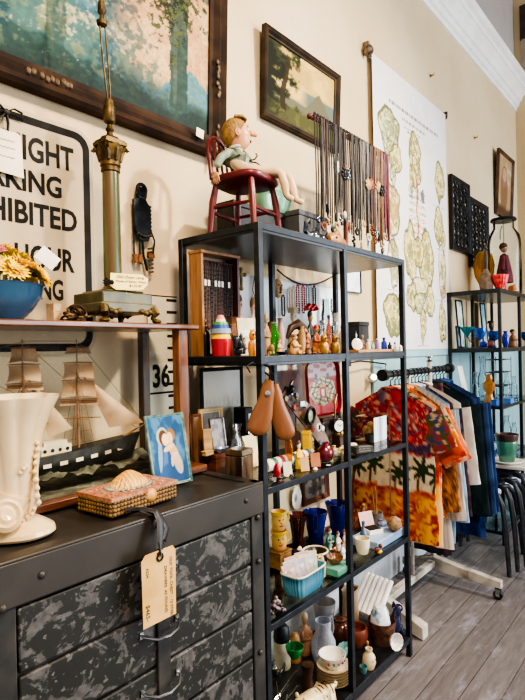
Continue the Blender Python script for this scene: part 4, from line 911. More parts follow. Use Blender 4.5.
# ---- black box, green planter, dark grey box
def bxo(name, label, cat, loc, w, d, h, mat, rz=0, bev=.003, group=None, extra=None):
    t = thing(name, label, cat, loc, rz, group)
    obj('body', MB().bx(-w/2, w/2, -d/2, d/2, 0, h*.86), mat, t, bev=bev); obj('lid', MB().bx(-w/2-.002, w/2+.002, -d/2-.002, d/2+.002, h*.86+.0005, h), extra or mat, t, bev=bev); return t
bxo('storage_box', 'matte black box under the green planter behind the toy chair', 'box', (1.535, 1.34, ST), .30, .085, .155, pm('#1d1c1c', '#282727', 20, .6))
gp_ = thing('planter', 'glazed green oblong planter on the black box behind the toy chair', 'planter', (1.64, 1.335, ST+.1557))
GG = pm('#79a98c', '#5f9276', 10, .2, coat=.6)
def oblong(w, d, h, wall=.006, flare=1.25, n=36, ribs=0, ribamp=.02):
    mb = MB(); rings = []
    for q, z, ins in ((.0, 0, 0), (.92, 0, 0), (.96, h*.06, 0), (1+(flare-1)*.5, h*.5, 0), (flare*.98, h*.9, 0), (flare*1.03, h*.93, 0), (flare*1.03, h, 0), (flare*.96, h, 0), (flare*.9, h*.8, 0), (.85, h*.12, 0), (.0, h*.1, 0)):
        rings.append((max(q, .001), z))
    vs = []
    for q, z in rings:
        for i in range(n):
            a_ = 2*PI*i/n; c_, s_ = cos(a_), sin(a_); e_ = 4.5; rr = 1/((abs(c_)**e_+abs(s_)**e_)**(1/e_)); rr *= 1+(ribamp*cos(ribs*a_) if ribs else 0)
            vs.append((w/2*q*rr*c_, d/2*q*rr*s_, z))
    mb.add(vs, [(k*n+i, k*n+(i+1) % n, (k+1)*n+(i+1) % n, (k+1)*n+i) for k in range(len(rings)-1) for i in range(n)]); return mb
obj('pot', oblong(.17, .09, .085), GG, gp_, ang=50)
b = MB()
for i in range(7): b.tube([(-.075+.025*i, -.052, .060), (-.07+.025*i, -.054, .066), (-.062+.025*i, -.053, .060)], .002, 5)
obj('relief_band', b, GG, gp_)
bxo('storage_box', 'dark grey slanted box behind the silver bird on top of the shelving', 'box', (1.79, 1.27, ST), .21, .08, .165, pm('#4a4a49', '#57575a', 12, .5), rz=R(2))
# silver bird pair ornament
t = thing('bird_ornament', 'shiny dark silver curled bird ornament at the front of the top shelf', 'ornament', (1.60, 1.10, ST)); SIL = pm('#8a8c90', '#4c4d52', 25, .15, 1)
b = MB(); b.ell((0, 0, .022), (.035, .022, .022)); b.tube([(-.03, 0, .02), (-.05, 0, .035), (-.048, 0, .065), (-.034, 0, .075), (-.026, 0, .066)], [.014, .010, .008, .010, .004], 8); obj('body', b, SIL, t)
b = MB(); b.ell((.058, .005, .02), (.03, .02, .02)); b.tube([(.03, .0, .02), (.022, 0, .045), (.03, 0, .062), (.042, 0, .06)], [.012, .008, .009, .003], 8); b.tube([(.08, .005, .025), (.1, .005, .04), (.098, .005, .058)], [.014, .009, .002], 8); obj('wing', b, SIL, t)
# wooden carved mask/shoe pieces
WC = pm('#b07c4c', '#94603a', 9, .45, stretch=(3, 1, 1), coat=.2)
t = thing('wooden_shoe_stretcher', 'carved tan wooden shoe form lying at the front of the top shelf', 'shoe form', (1.755, 1.10, ST), R(6))
b = MB(); b.tube([(-.075, 0, .024), (-.05, 0, .027), (0, 0, .027), (.045, 0, .022), (.08, 0, .014)], [.014, .026, .025, .02, .012], 14); obj('form', b, WC, t)
b = MB(); b.tube([(-.02, .0, .05), (0, 0, .060), (.05, .01, .042), (.09, .012, .02)], [.008, .012, .012, .008], 10); obj('handle', b, WC, t)
b = MB(); b.lathe([(.005, 0), (.005, .001)], 10, T=TR((-.05, -.025, .03), rx=R(90))); obj('eyelet', b, INK, t)
t = solo('pebble_pendant', MB().ell((0, 0, .024), (.012, .006, .024)).tube([(0, 0, .046), (.004, 0, .056), (0, 0, .062)], .002, 5), pm('#b8a480', '#8a7450', 40, .5), 'small tan pendant stone propped on the top shelf beside the necklaces', 'pendant', (1.70, 1.165, ST))
# ---- necklace rack : T stand with hanging cords
NX0, NX1, NY, NZ = 1.752, 2.345, 1.205, 2.288
rk = thing('necklace_stand', 'dark wooden T-shaped stand carrying many hanging necklaces on the top shelf', 'jewellery stand', (1.985, NY, ST))
WDK = pm('#5c2a22', '#7a3c2e', 8, .4, stretch=(12, 12, 1))
xp = at(345, 200, Y=NY).x-1.985
obj('post', MB().lathe([(.012, 0), (.011, .05), (.0095, .3), (.009, NZ-ST-.0)], 12, c=(xp, 0, 0)), WDK, rk)
obj('foot', MB().lathe([(0, 0), (.06, 0), (.062, .008), (.02, .018), (.012, .022)], 24, c=(xp, 0, 0)), WDK, rk)
b = MB(); b.tube([(NX0-1.985-.012, 0, NZ-ST), (NX1-1.985+.012, 0, NZ-ST)], .010, 10); 
for x in (NX0-1.985-.012, NX1-1.985+.012): b.ell((x, 0, NZ-ST), .012, seg=10, rings=8)
for i in range(28): b.tube([(NX0-1.985+.593*i/27, -.008, NZ-ST+.004), (NX0-1.985+.593*i/27, -.022, NZ-ST+.008)], .0025, 6)
obj('crossbar', b, WDK, rk)
r_ = random.Random(12); GRP = 'necklaces hanging on the T-shaped stand'
CORDS = [('black cord', pm('#1c1715', '#2b2320', 60, .6)), ('dark brown cord', pm('#3b2620', '#523428', 60, .6)), ('grey bead', pm('#55504c', '#3a3532', 80, .4)), ('wine red cord', pm('#5c1c26', '#741f2c', 60, .5)), ('tan cord', pm('#8a6a48', '#6d5036', 60, .6))]
PEN = [('silver', SIL), ('tan shell', pm('#b79a6c', '#8a6c42', 40, .5)), ('copper', pm('#9a5230', '#6d3620', 40, .4, .5)), ('bone', pm('#d8cdb4', '#bfb194', 40, .6)), ('dark', BLKM)]
ORD = ['first', 'second', 'third', 'fourth', 'fifth', 'sixth', 'seventh', 'eighth', 'ninth', 'tenth', 'eleventh', 'twelfth', 'thirteenth', 'fourteenth', 'fifteenth', 'sixteenth', 'seventeenth', 'eighteenth', 'nineteenth', 'twentieth', 'twenty-first', 'twenty-second', 'twenty-third', 'twenty-fourth', 'twenty-fifth', 'twenty-sixth', 'twenty-seventh', 'twenty-eighth']
NN = 28
for i in range(NN):
    x = NX0+.593*i/(NN-1); ci = (0 if i < 15 else 2 if i < 18 else 1 if i < 21 else 4 if i < 25 else 3); 
    if i in (2, 6): ci = 1
    cn, cm_ = CORDS[ci]; pn, pm_ = PEN[(i*7+i//4) % 5]
    ln = r_.uniform(.34, .455); w_ = r_.uniform(.007, .0095); yo = -.022-.007*(i % 3)
    t = thing('necklace', f'{ORD[i]} necklace from the left on the T-shaped stand, {cn} with {pn} pendant', 'necklace', (x, NY, NZ), group=GRP)
    b = MB()
    for s in (-1, 1):
        b.tube([(s*.0008, -.017, .0150), (s*.0063, -.018, .0105), (s*.0085, yo, -.004), (s*w_, yo, -.05), (s*w_*.9, yo-.002, -ln*.6), (s*.002, yo-.003*s, -ln)], .003 if ci != 3 else .0034, 5)
        if ci in (2, 3, 4) or i % 2 == 1: b.tube([(s*.0045, yo-.0055, -.006), (s*w_*.5, yo-.006, -.08), (s*w_*.6, yo-.006, -ln*.8), (0, yo-.006, -ln-.02)], .003, 5)
    obj('cord', b, cm_, t)
    b = MB(); k = i % 4; z = -ln-.006
    if k == 0: b.ell((0, yo-.004, z-.012), (.012, .006, .016), seg=12)
    elif k == 1: b.tube([(.014*cos(q*PI/6), yo-.005, z-.014+.014*sin(q*PI/6)) for q in range(12)], .0045, 6, True)
    elif k == 2: b.tube([(0, yo-.004, z), (.002, yo-.004, z-.03), (-.002, yo-.004, z-.05)], [.004, .007, .002], 8)
    else:
        for q in range(5): b.ell((.008*sin(q*2.2), yo-.005, z-.006-.009*q), .0065, seg=8, rings=6)
    obj('pendant', b, pm_, t)
    if i in (6, 8, 9, 10, 17, 18, 19, 22, 23):
        b = MB(); zc = -.17-.012*(i % 3); 
        for q in range(7): b.ell((.018*cos(q*.9), yo-.008, zc+.020*sin(q*.9)), (.008, .005, .009), seg=8, rings=6)
        b.ell((0, yo-.010, zc), (.015, .006, .017)); obj('medallion', b, PEN[(i*3) % 5][1], t)
# ================================================================== curios : small builders
def fig_owl(t, w, h, m1, m2):
    b = MB(); b.lathe([(0, 0), (w*.38, 0), (w*.48, h*.18), (w*.46, h*.42), (w*.3, h*.55), (w*.26, h*.58)], 16); obj('body', b, m1, t)
    b = MB(); b.ell((0, 0, h*.74), (w*.36, w*.34, h*.24)); b.ell((-w*.22, 0, h*.94), (w*.1, w*.08, h*.06)); b.ell((w*.22, 0, h*.94), (w*.1, w*.08, h*.06)); obj('head', b, m1, t)
    for s in (-1, 1): b = MB(); b.ell((s*w*.14, -w*.30, h*.78), (w*.10, w*.06, w*.10)); obj('eye', b, m2, t)
    for s in (-1, 1): obj('wing', MB().ell((s*w*.42, 0, h*.36), (w*.1, w*.24, h*.2)), m1, t)
def fig_person(t, w, h, robe, skin, hat=None, sit=False):
    b = MB(); b.lathe([(0, 0), (w*.46, 0), (w*.5, h*.08), (w*.42, h*.3), (w*.36, h*.5), (w*.28, h*.62), (w*.13, h*.69), (w*.12, h*.72)], 16, sq=(1, .8))
    for s in (-1, 1): b.tube([(s*w*.3, 0, h*.58), (s*w*.42, -w*.14, h*.42), (s*w*.12, -w*.4, h*.40)], [w*.13, w*.12, w*.09], 8)
    if sit: 
        for s in (-1, 1): b.tube([(s*w*.2, 0, h*.1), (s*w*.3, -w*.42, h*.12), (s*w*.12, -w*.5, h*.08)], [w*.16, w*.15, w*.1], 8)
    obj('robe', b, robe, t)
    b = MB(); b.ell((0, 0, h*.83), (w*.20, w*.21, h*.14)); b.ell((0, -w*.21, h*.82), (w*.04, w*.05, h*.03), seg=8, rings=6); obj('head', b, skin, t); obj('hands', MB().ell((0, -w*.38, h*.41), (w*.1, w*.08, w*.08), seg=8, rings=6), skin, t)
    if hat is not None: b = MB(); b.ell((0, w*.03, h*.89), (w*.23, w*.23, h*.11)); obj('hair', b, hat, t)
def fig_animal(t, L, H, m, kind='dog', m2=None):
    hz = H*.55
    V = [(-L*.3, 0, hz), (0, 0, hz*1.02), (L*.26, 0, hz*1.05), (L*.36, 0, H*.78), (L*.44, 0, H*.80)]; E = [(0, 1), (1, 2), (2, 3), (3, 4)]; q = H*.2; Rd = [q, q*1.1, q*1.05, q*.9, q*.62]
    for sx, x in ((-1, -L*.3), (1, L*.24)):
        for s in (-1, 1):
            b0 = len(V); V += [(x, s*q*.75, hz*.6), (x+L*.015, s*q*.8, hz*.3), (x+L*.03, s*q*.8, H*.06)]; E += [(0 if sx < 0 else 2, b0), (b0, b0+1), (b0+1, b0+2)]; Rd += [q*.5, q*.4, q*.42]
    b0 = len(V); V += [(-L*.42, 0, hz*1.1), (-L*.47, 0, hz*.75 if kind != 'cat' else hz*1.7)]; E += [(0, b0), (b0, b0+1)]; Rd += [q*.25, q*.18]
    if kind == 'elephant':
        b0 = len(V); V += [(L*.5, 0, H*.55), (L*.52, 0, H*.3)]; E += [(4, b0), (b0, b0+1)]; Rd += [q*.35, q*.22]
    new_skin(V, E, Rd, m, 'body', t, root=1, sub=1)
    for s in (-1, 1):
        b = MB(); e = q*(.9 if kind == 'elephant' else .38); b.ell((L*.33, s*q*.85, H*(.80 if kind == 'elephant' else .93)), (e*.35, e*.4, e)); obj('ear', b, m2 or m, t)
        b = MB(); b.ell((L*.43, s*q*.42, H*.86), q*.13, seg=8, rings=6); obj('eye', b, INK, t)
def prof_bottle(r, h, neck=.35, shoulder=.62): return [(0, 0), (r*.95, 0), (r, h*.04), (r, h*shoulder), (r*.8, h*(shoulder+.1)), (r*neck, h*(shoulder+.18)), (r*neck, h*.92)]
def mk_bottle(name, label, cat, u0, u1, vt, Y, z, m, cap=None, neck=.35, shoulder=.6, group=None):
    p, w, h = fit(u0, u1, vt, Y, z); r = w/2; t = thing(name, label, cat, p, group=group)
    obj('body', MB().lathe(prof_bottle(r, h, neck, shoulder), 18), m, t)
    obj('cap', MB().lathe([(0, h*.9), (r*neck*1.25, h*.9), (r*neck*1.25, h*.985), (r*neck*.9, h), (0, h)], 14), cap or m, t); return t
def mk_box(name, label, cat, u0, u1, vt, Y, z, m, dep=.06, rz=0, extra=None, group=None):
    p, w, h = fit(u0, u1, vt, Y, z); return bxo(name, label, cat, p, w, dep, h, m, rz, .0015, group, extra)
def mk_lathe(name, label, cat, u0, u1, vt, Y, z, m, prof, seg=26, fn=None, sq=(1, 1), part='body', group=None, rz=0, T=None, ang=50, thinghood=True, ratio=None):
    """prof in units of half-width and height"""
    p, w, h = fit(u0, u1, vt, Y, z, ratio); b = MB().lathe([(r*w/2, q*h) for r, q in prof], seg, fn=fn, sq=sq)
    if thinghood: t = thing(name, label, cat, p, rz, group); obj(part, b, m, t, ang=ang); return t, w, h
    return solo(name, b, m, label, cat, p, rz, group, ang=ang), w, h
BOWL = [(0, 0), (.5, 0), (.52, .06), (.8, .4), (1, .95), (1.0, 1), (.93, 1), (.74, .45), (.45, .14), (0, .1)]
VASE = [(0, 0), (.6, 0), (.66, .05), (.9, .3), (1, .5), (.85, .72), (.5, .86), (.5, .92), (.68, 1), (.6, 1), (.4, .9), (.4, .85), (0, .8)]
CUP = [(0, 0), (.7, 0), (.75, .05), (.95, .5), (1, 1), (.92, 1), (.86, .5), (.66, .08), (0, .06)]
def lean_card(name, label, cat, u0, u1, vt, Y, z, m, th=.004, lean=-12, rz=0, group=None, img=None, fr=None, ls=1.0):
    p, w, h = fit(u0, u1, vt, Y, z); h /= cos(R(lean)); t = thing(name, label, cat, (p.x-w/2, p.y, p.z), group=group, rot=(R(lean), 0, R(rz)))
    if fr is None: obj('board', MB().bx(0, w, -th, 0, 0, h), m, t, bev=.0008)
    else:
        obj('frame', frame_ring(MB(), w, h, fr, .012), m, t, ang=25); obj('backing', MB().bx(fr*.6, w-fr*.6, -.004, 0, fr*.6, h-fr*.6), INK, t)
        if img is not None: obj('print', canvas(img, w-1.9*fr, h-1.9*fr), vmat(.4, .2), t, loc=(fr*.95, -.005, fr*.95), smooth=False)
    return t
L2, L3, L4, L5 = [s+.0006 for s in SH[1:]]
TAN = pm('#b08a5c', '#8e6a42', 30, .5, c3='#6d4e30'); CRM = pm('#e6dac0', '#d3c4a4', 20, .45); BRN = pm('#6a4129', '#84553a', 14, .4); DKB = pm('#3a2519', '#52372a', 14, .4); PINK = pm('#d8b09c', '#c89a88', 20, .7)
OWL = pm('#b58b45', '#8a662c', 40, .35, .3); ORG = pm('#d98a2c', '#c06f1c', 20, .35, coat=.3); REDP = pm('#b8222c', '#9c1822', 15, .4); NAVY = pm('#1d2350', '#141838', 20, .25, coat=.5); GRNG = glass('#3fa03a'); YELP = pm('#edc22e', '#dcae20', 15, .4)
CLAMP = (S1X, S1X+.99, S1Y, S1Y+.365)
# ------------------------------------------------------------------ second level, left bay
jx = at(199, 300, Y=1.285); jw = at(236, 300, Y=1.285).x-jx.x; jh = .345
jc = thing('jewellery_case', 'open upright wooden case with rows of dark bead necklaces behind the stacking toy', 'jewellery case', (max(jx.x, S1X+.012), 1.285, L2))
WJ = pm('#8a5f3a', '#a47850', 7, .45, stretch=(10, 10, 1)); WJD = pm('#4a2519', '#5e3222', 7, .45, stretch=(10, 10, 1))
obj('side_panel', MB().bx(-.008, .002, 0, .06, 0, jh), WJ, jc, bev=.001); obj('side_panel', MB().bx(jw-.012, jw, 0, .06, 0, jh), WJD, jc, bev=.001, label='dark reddish side panel')
obj('back_panel', MB().bx(.002, jw-.012, .054, .06, 0, jh), pm('#8a7a6a', '#9c8c7a', 9, .7), jc); obj('top_panel', MB().bx(-.01, jw+.002, -.004, .062, jh, jh+.01), WJ, jc, bev=.001); obj('bottom_panel', MB().bx(.0025, jw-.0125, 0, .0535, 0, .008), WJD, jc)
obj('peg_rail', MB().tube([(.004, .020, jh-.022), (jw-.014, .020, jh-.022)], .004, 8), WJD, jc)
for i in range(9):
    x = max(jx.x, S1X+.012)+.016+(jw-.048)*i/8; cm_ = [pm('#2a1d1c', '#4a2f2c', 90, .35), pm('#3c2a24', '#6a4a3c', 90, .4), pm('#1b1718', '#332a2a', 90, .3), pm('#5a3a38', '#2f2020', 90, .4)][i % 4]
    t = thing('necklace', f'{ORD[i]} dark bead strand from the left hanging in the open wooden jewellery case', 'necklace', (x, 1.285+.016, L2+jh-.022), group='necklaces in the wooden jewellery case')
    ln = .20+.05*((i*5) % 4)/3; b = MB()
    for s in (-1, 1):
        b.tube([(s*.0015, .001, .002), (s*.004, -.003, -.02), (s*.003, -.003, -ln)], .0017, 5)
        for k in range(14): b.ell((s*.0035, -.004, -.03-(ln-.03)*k/13), .0028, seg=6, rings=4)
    b.ell((0, -.004, -ln-.008), (.006, .005, .010), seg=8, rings=6); obj('beads', b, cm_, t)
    if i in (0, 1, 3, 4, 5, 7): obj('paper_tag', MB().box((.010, .001, .02), (0, -.009, -.075-.016*((i*3) % 3))), WHT, t)
p, w, h = fit(211, 231, 315, 1.145, L2); t = thing('stacking_toy', 'tower of coloured stacking cups, red at the bottom and pink on top', 'toy', p)
for (z0, z1, r0, r1, c) in ((0, .42, .46, .5, '#b4222e'), (.42, .55, .5, .44, '#f0c522'), (.55, .67, .52, .48, '#8797b4'), (.67, .76, .42, .38, '#28559c'), (.76, .83, .38, .34, '#4a9a58'), (.83, .91, .26, .22, '#e8dcae'), (.91, 1., .22, .13, '#ee8a84')):
    obj('cup', MB().lathe([(0, z0*h), (r0*w, z0*h), (r1*w, z1*h-.0005), (0, z1*h-.0005)], 22), pm(c, None, 9, .35, coat=.2), t)
mk_bottle('black_bottle', 'squat black bottle left of the stacking toy', 'bottle', 200, 210, 326, 1.215, L2, BLKM, BLKM, .4, .7)
p, w, h = fit(227, 241, 317, 1.225, L2); t = thing('leather_pouch', 'brown leather drawstring pouch behind the black elephant', 'pouch', p)
obj('bag', MB().lathe([(0, 0), (w*.4, 0), (w*.52, h*.25), (w*.5, h*.5), (w*.3, h*.78), (w*.25, h*.82), (w*.34, h)], 18, fn=lambda a_, t: 1+.06*sin(6*a_)), pm('#7a4a2a', '#5f3820', 15, .5), t); obj('drawstring', MB().tube([(w*.28*cos(k*PI/6), w*.28*sin(k*PI/6), h*.8) for k in range(12)], .002, 6, True), TAN, t)
p, w, h = fit(231, 247, 333, 1.105, L2); t = thing('elephant_figurine', 'small black elephant figurine at the shelf edge beside the stacking toy', 'figurine', p, R(-150)); fig_animal(t, w*1.5, h, pm('#1d1f24', '#2c3038', 20, .3, coat=.3), 'elephant')
p, w, h = fit(247.5, 257.5, 329, 1.075, L2); t = thing('bear_figurine', 'small orange bear figurine at the front edge next to the post', 'figurine', p); fig_owl(t, w, h, ORG, INK)
lean_card('star_card', 'white card with a pale star behind the orange bear', 'card', 237, 256, 318, 1.19, L2, CRM, rz=-20)
c_ = bpy.context.scene.objects['star_card']; sp = [(.027+.022*(1 if k % 2 == 0 else .42)*cos(R(90+36*k)), .075+.022*(1 if k % 2 == 0 else .42)*sin(R(90+36*k))) for k in range(10)][::-1]; obj('star', MB().prism(sp, .001, y0=-.0055), WHT, c_)
p, w, h = fit(233, 247, 294, 1.32, L2); t = thing('cloth_doll', 'pale pink cloth doll standing behind the leather pouch', 'doll', p); fig_person(t, w, h, PINK, pm('#e2b39c', '#d39e88', 10, .6), pm('#7d5b4a', '#5d4032', 20, .8))
p, w, h = fit(247, 259, 298, 1.31, L2); t = thing('cloth_doll', 'cream cloth doll with brown bonnet beside the pink doll', 'doll', p); fig_person(t, w, h, pm('#dcc6a4', '#c9ae8a', 12, .7), pm('#e6bda2', None, 10, .6), TAN)
# white board behind the shelf with jewellery on it
b0 = at(233, 300, Y=1.468); b1 = at(343, 300, Y=1.468)
wb = thing('hanging_board', 'white board on the wall behind the shelf hung with bead strands', 'board', (b0.x, 1.476, 1.30)); obj('panel', MB().bx(0, b1.x-b0.x, -.008, 0, 0, .37), pm('#f2f2ee', '#e4e6e6', 5, .6), wb, bev=.001)
obj('edge_trim', MB().bx(-.004, b1.x-b0.x+.004, -.011, 0, .37, .378), pm('#dcdcd8', None, 5, .6), wb)
p = at(240, 279, Y=1.462); b = MB(); b.tube([(0, 0, -.04), (0, 0, .04)], .006, 8); b.tube([(-.02, 0, .018), (.02, 0, .018)], .006, 8)
for q in ((0, .04), (0, -.04), (-.02, .018), (.02, .018)): b.ell((q[0], 0, q[1]), .009, seg=8, rings=6)
solo('hanging_cross', b, pm('#9a8a5e', '#6d5d38', 30, .4, .6), 'small brass cross hanging on the white board behind the dolls', 'cross', (p.x, 1.455, p.z))
p = at(254, 276, Y=1.46); t = thing('hanging_pendant', 'string with pale pendants on the white board near the left post', 'necklace', (p.x, 1.458, p.z)); obj('cord', MB().tube([(0, 0, 0), (-.012, 0, -.06), (0, 0, -.09), (.012, 0, -.06), (0, 0, 0)], .002, 5), TAN, t); obj('pendant', MB().ell((0, -.004, -.1), (.014, .006, .016)), PINK, t)
# ------------------------------------------------------------------ second level, right bay
p = at(279, 288, Y=1.458); t = thing('wooden_mask', 'small oval wooden mask hanging on the white board', 'mask', (p.x, 1.466, p.z)); b = MB(); b.ell((0, 0, 0), (.028, .018, .044), seg=16, rings=12); b.ell((0, -.018, -.004), (.006, .009, .012)); obj('face', b, TAN, t)
for s in (-1, 1): obj('eye_slot', MB().ell((s*.011, -.016, .012), (.006, .004, .003)), INK, t)
obj('mouth', MB().ell((0, -.015, -.02), (.010, .004, .004)), INK, t)
gl = thing('bead_garland', 'dark bead garland swagged across the white board', 'garland', (0, 1.46, 0)); b = MB(); pts = [at(*q, Y=1.46) for q in ((277, 270), (284, 276), (292, 281), (300, 284), (308, 285), (316, 284), (324, 281), (331, 277))]
b.tube([(q.x, 0, q.z) for q in pts], .0018, 5)
for k in range(40): 
    t_ = k/39*(len(pts)-1); i = min(int(t_), len(pts)-2); q = pts[i].lerp(pts[i+1], t_-i); b.ell((q.x, -.003, q.z), .0048, seg=6, rings=5)
obj('beads', b, pm('#33282a', '#5a3c3c', 50, .35), gl)
for i, (u, vt, vb, c, lb) in enumerate(((282.5, 294, 316, '#2c2c30', 'black'), (288, 288, 312, '#d8b8b0', 'pale pink'), (293, 286, 310, '#d9c9b0', 'cream'), (297, 284, 313, '#a01f30', 'deep red'), (302.5, 284, 313, '#b02a38', 'bright red'), (307, 285, 309, '#8a9aa8', 'blue grey'), (313.5, 285, 308, '#30201e', 'dark brown'))):
    p = at(u, vt, Y=1.455); ln = p.z-at(u, vb, Y=1.455).z; t = thing('hanging_bead_strand', f'{lb} bead strand hanging from the garland on the white board', 'necklace', (p.x, 1.452, p.z), group='bead strands on the white board')
    b = MB()
    for s in (-1, 1):
        b.tube([(s*.002, 0, 0), (s*.009, 0, -.02), (s*.009, 0, -ln+.01), (0, 0, -ln)], .0012, 4)
        for k in range(13): b.ell((s*.009*(1 if 0 < k < 12 else .5), 0, -.008-(ln-.01)*k/12), (.0055, .004, .005), seg=6, rings=5)
    obj('beads', b, pm(c, None, 60, .35), t)
p, w, h = fit(262, 271, 311, 1.17, L2); t = thing('carved_statue', 'slim tan carved statue just right of the corner post', 'figurine', p); fig_person(t, w*1.1, h, TAN, pm('#c09a6c', '#a07c50', 20, .5))
mk_bottle('green_bottle', 'bright green glass bottle in front of the white board', 'bottle', 269, 281, 323, 1.24, L2, GRNG, pm('#3a8a36', None, 9, .3), .45, .55)
p, w, h = fit(265, 276, 343, 1.075, L2); t = thing('dog_figurine', 'little tan dog figurine at the front edge below the green bottle', 'figurine', p, R(-120)); fig_animal(t, w*1.2, h, TAN)
mk_lathe('navy_dish', 'small navy blue dish at the front edge beside the tan dog', 'dish', 276, 288, 351.5, 1.085, L2, NAVY, BOWL)
p, w, h = fit(287, 302, 334, 1.075, L2); t = thing('monk_figurine', 'kneeling tan monk figurine with folded hands at the front edge', 'figurine', p, R(20)); fig_person(t, w*.95, h, pm('#c49a66', '#a97f4c', 25, .5), pm('#d2ab7c', '#b98f60', 15, .45), BRN, sit=True)
p, w, h = fit(286, 301, 308, 1.33, L2); t = thing('cream_bust', 'tall cream figure with square cap at the back of the second shelf', 'figurine', p); fig_person(t, w, h, pm('#cdb894', '#b9a27c', 12, .6), CRM); obj('cap', MB().box((w*.5, w*.5, h*.12), (0, 0, h*.95)), CRM, t)
p, w, h = fit(284, 312, 319, 1.21, L2); t = thing('carved_boat', 'dark carved wooden boat shaped bowl leaning behind the monk', 'carving', p, R(-15))
b = MB(); b.tube([(-w*.5, 0, h*.45), (-w*.3, 0, h*.75), (0, 0, h*.86), (w*.3, 0, h*.7), (w*.5, 0, h*.30)], [.006, .015, .02, .016, .006], 10); b.tube([(-w*.4, 0, h*.2), (0, 0, h*.45), (w*.4, 0, h*.15)], [.01, .018, .01], 10); b.lathe([(0, 0), (w*.3, 0), (w*.2, h*.2), (w*.15, h*.5)], 12, sq=(1, .4)); obj('hull', b, DKB, t)
b = MB(); b.tube([(w*.12, -.02, h*.7), (w*.3, -.022, h*.5), (w*.42, -.02, h*.2)], .009, 8); obj('strap', b, pm('#c79a80', '#b3846a', 20, .5), t)
p, w, h = fit(304, 317, 303, 1.27, L2); t = thing('bow_doll', 'black doll wearing a big red bow on its head', 'doll', p); fig_person(t, w*.9, h*.86, BLK, pm('#a97a58', '#8d6244', 15, .5), BLK)
b = MB(); 
for s in (-1, 1): b.tube([(0, -.004, h*.86), (s*w*.35, -.006, h*.95), (s*w*.6, -.004, h*.87)], [.006, .014, .017], 10, flat=.6)
b.ell((0, -.008, h*.87), .008); obj('red_bow', b, REDP, t)
p, w, h = fit(311, 322, 324, 1.16, L2); t = thing('beaded_figurine', 'orange beaded figurine in front of the bow doll', 'figurine', p); fig_person(t, w, h, pm('#c4763a', '#8a3a24', 50, .5, c3='#e0b070', kind='cell'), TAN, REDP)
for u0, u1, s in ((319, 329.5, 'left'), (330, 340.5, 'right')):
    p, w, h = fit(u0, u1, 334, 1.085, L2); t = thing('brass_owl', f'{s} of two golden owl figurines at the front edge', 'figurine', p, group='golden owls at the front of the second shelf'); fig_owl(t, w, h, OWL, INK)
mk_bottle('brown_bottle', 'small brown bottle behind the golden owls', 'bottle', 326, 332, 315, 1.22, L2, glass('#5a3018'), BLK, .4, .6)
mk_bottle('salt_shaker', 'left of two silver topped shakers behind the owls', 'shaker', 320, 325.5, 320, 1.17, L2, pane((.85, .88, .9), .4), STEEL, .9, .7, 'silver topped shakers'); mk_bottle('salt_shaker', 'right of two silver topped shakers, beside the brown bottle', 'shaker', 333, 338, 322, 1.19, L2, pane((.85, .88, .9), .4), STEEL, .9, .7, 'silver topped shakers')
mk_lathe('white_candle', 'thick white candle beside the middle post on the second shelf', 'candle', 334, 343, 313, 1.27, L2, WHT, [(0, 0), (1, 0), (1, .96), (.94, 1), (.3, .98), (0, .98)])
mk_lathe('glass_jar', 'pale clear glass jar at the back beside the middle post', 'jar', 321, 334, 299, 1.355, L2, pane((.86, .92, .94), .4), [(0, 0), (.9, 0), (1, .06), (1, .7), (.8, .8), (.8, 1), (.72, 1), (.72, .8), (.9, .68), (.9, .08), (0, .05)])
p, w, h = fit(298, 331, 353, 1.075, L2); solo('red_cloth', MB().grid(14, 6, lambda i, j: (w*(i-.5), -.022+.05*j, .002+.003*abs(sin(i*11+j*5)))), pm('#a3343c', '#d8c8c0', 50, .9, kind='cell'), 'red and white patterned cloth lying flat under the owls', 'cloth', (p.x, 1.10, L2+.001))
p, w, h = fit(304, 312, 340, 1.085, L2); t = thing('small_bust', 'tiny brown bust between the monk and the owls', 'figurine', p); fig_person(t, w, h, BRN, TAN)
p, w, h = fit(341, 347, 338, 1.12, L2); t = thing('clay_figurine', 'small reddish clay figure behind the middle post', 'figurine', p); fig_person(t, w, h, pm('#9a5a40', '#7a4530', 20, .6), TAN)
# second level, third bay
def sketch(c1, c2, H=40, W=30, seed=5):
    n = fbm(H, W, 4, 4, seed); img = np.zeros((H, W, 3)); img[:] = np.array(c1)/255; blend(img, c2, sst(n, .5, .62)); return img
p0 = at(347, 291, Y=1.47); p1 = at(361, 268, Y=1.47); picture('small_framed_sheet', 'small white sheet in a thin black frame on the wall behind the shelf', 'picture', (p0.x, 1.478, p0.z-.003), p1.x-p0.x, .125, .005, .01, BLK, sketch((238, 240, 240), (220, 226, 228)))
mk_box('black_box', 'black cardboard box at the back of the second shelf by the middle post', 'box', 349, 368, 322, 1.33, L2, pm('#1f1e1e', '#2b2a2a', 10, .6), .06)
p, w, h = fit(351.5, 364, 338, 1.10, L2+.006); t = thing('oval_plaque', 'cream oval plaque standing on a little easel in the wooden tray', 'plaque', p, R(-30)); b = MB(); b.ell((0, .004, h*.5), (w*.5, .004, h*.5), seg=20, rings=12, rot=(R(-12), 0, 0)); obj('plate', b, pm('#eadfcf', '#d9c0b0', 20, .4, coat=.4), t); obj('easel', MB().tube([(-w*.3, -.006, .003), (0, .02, h*.5), (w*.3, -.006, .003)], .0025, 6), BRN, t)
q0 = at(353, 352, Y=1.10); q1 = at(393, 352, Y=1.10); t = thing('wooden_tray', 'long narrow wooden tray of tiny bottles at the front of the second shelf', 'tray', ((q0.x+q1.x)/2, 1.115, L2)); lw = q1.x-q0.x
b = MB(); b.bx(-lw/2, lw/2, -.04, .04, 0, .005)
for y in (-.04, .037): b.bx(-lw/2, lw/2, y, y+.003, .005, .010)
for x in (-lw/2, lw/2-.003): b.bx(x, x+.003, -.037, .037, .005, .010)
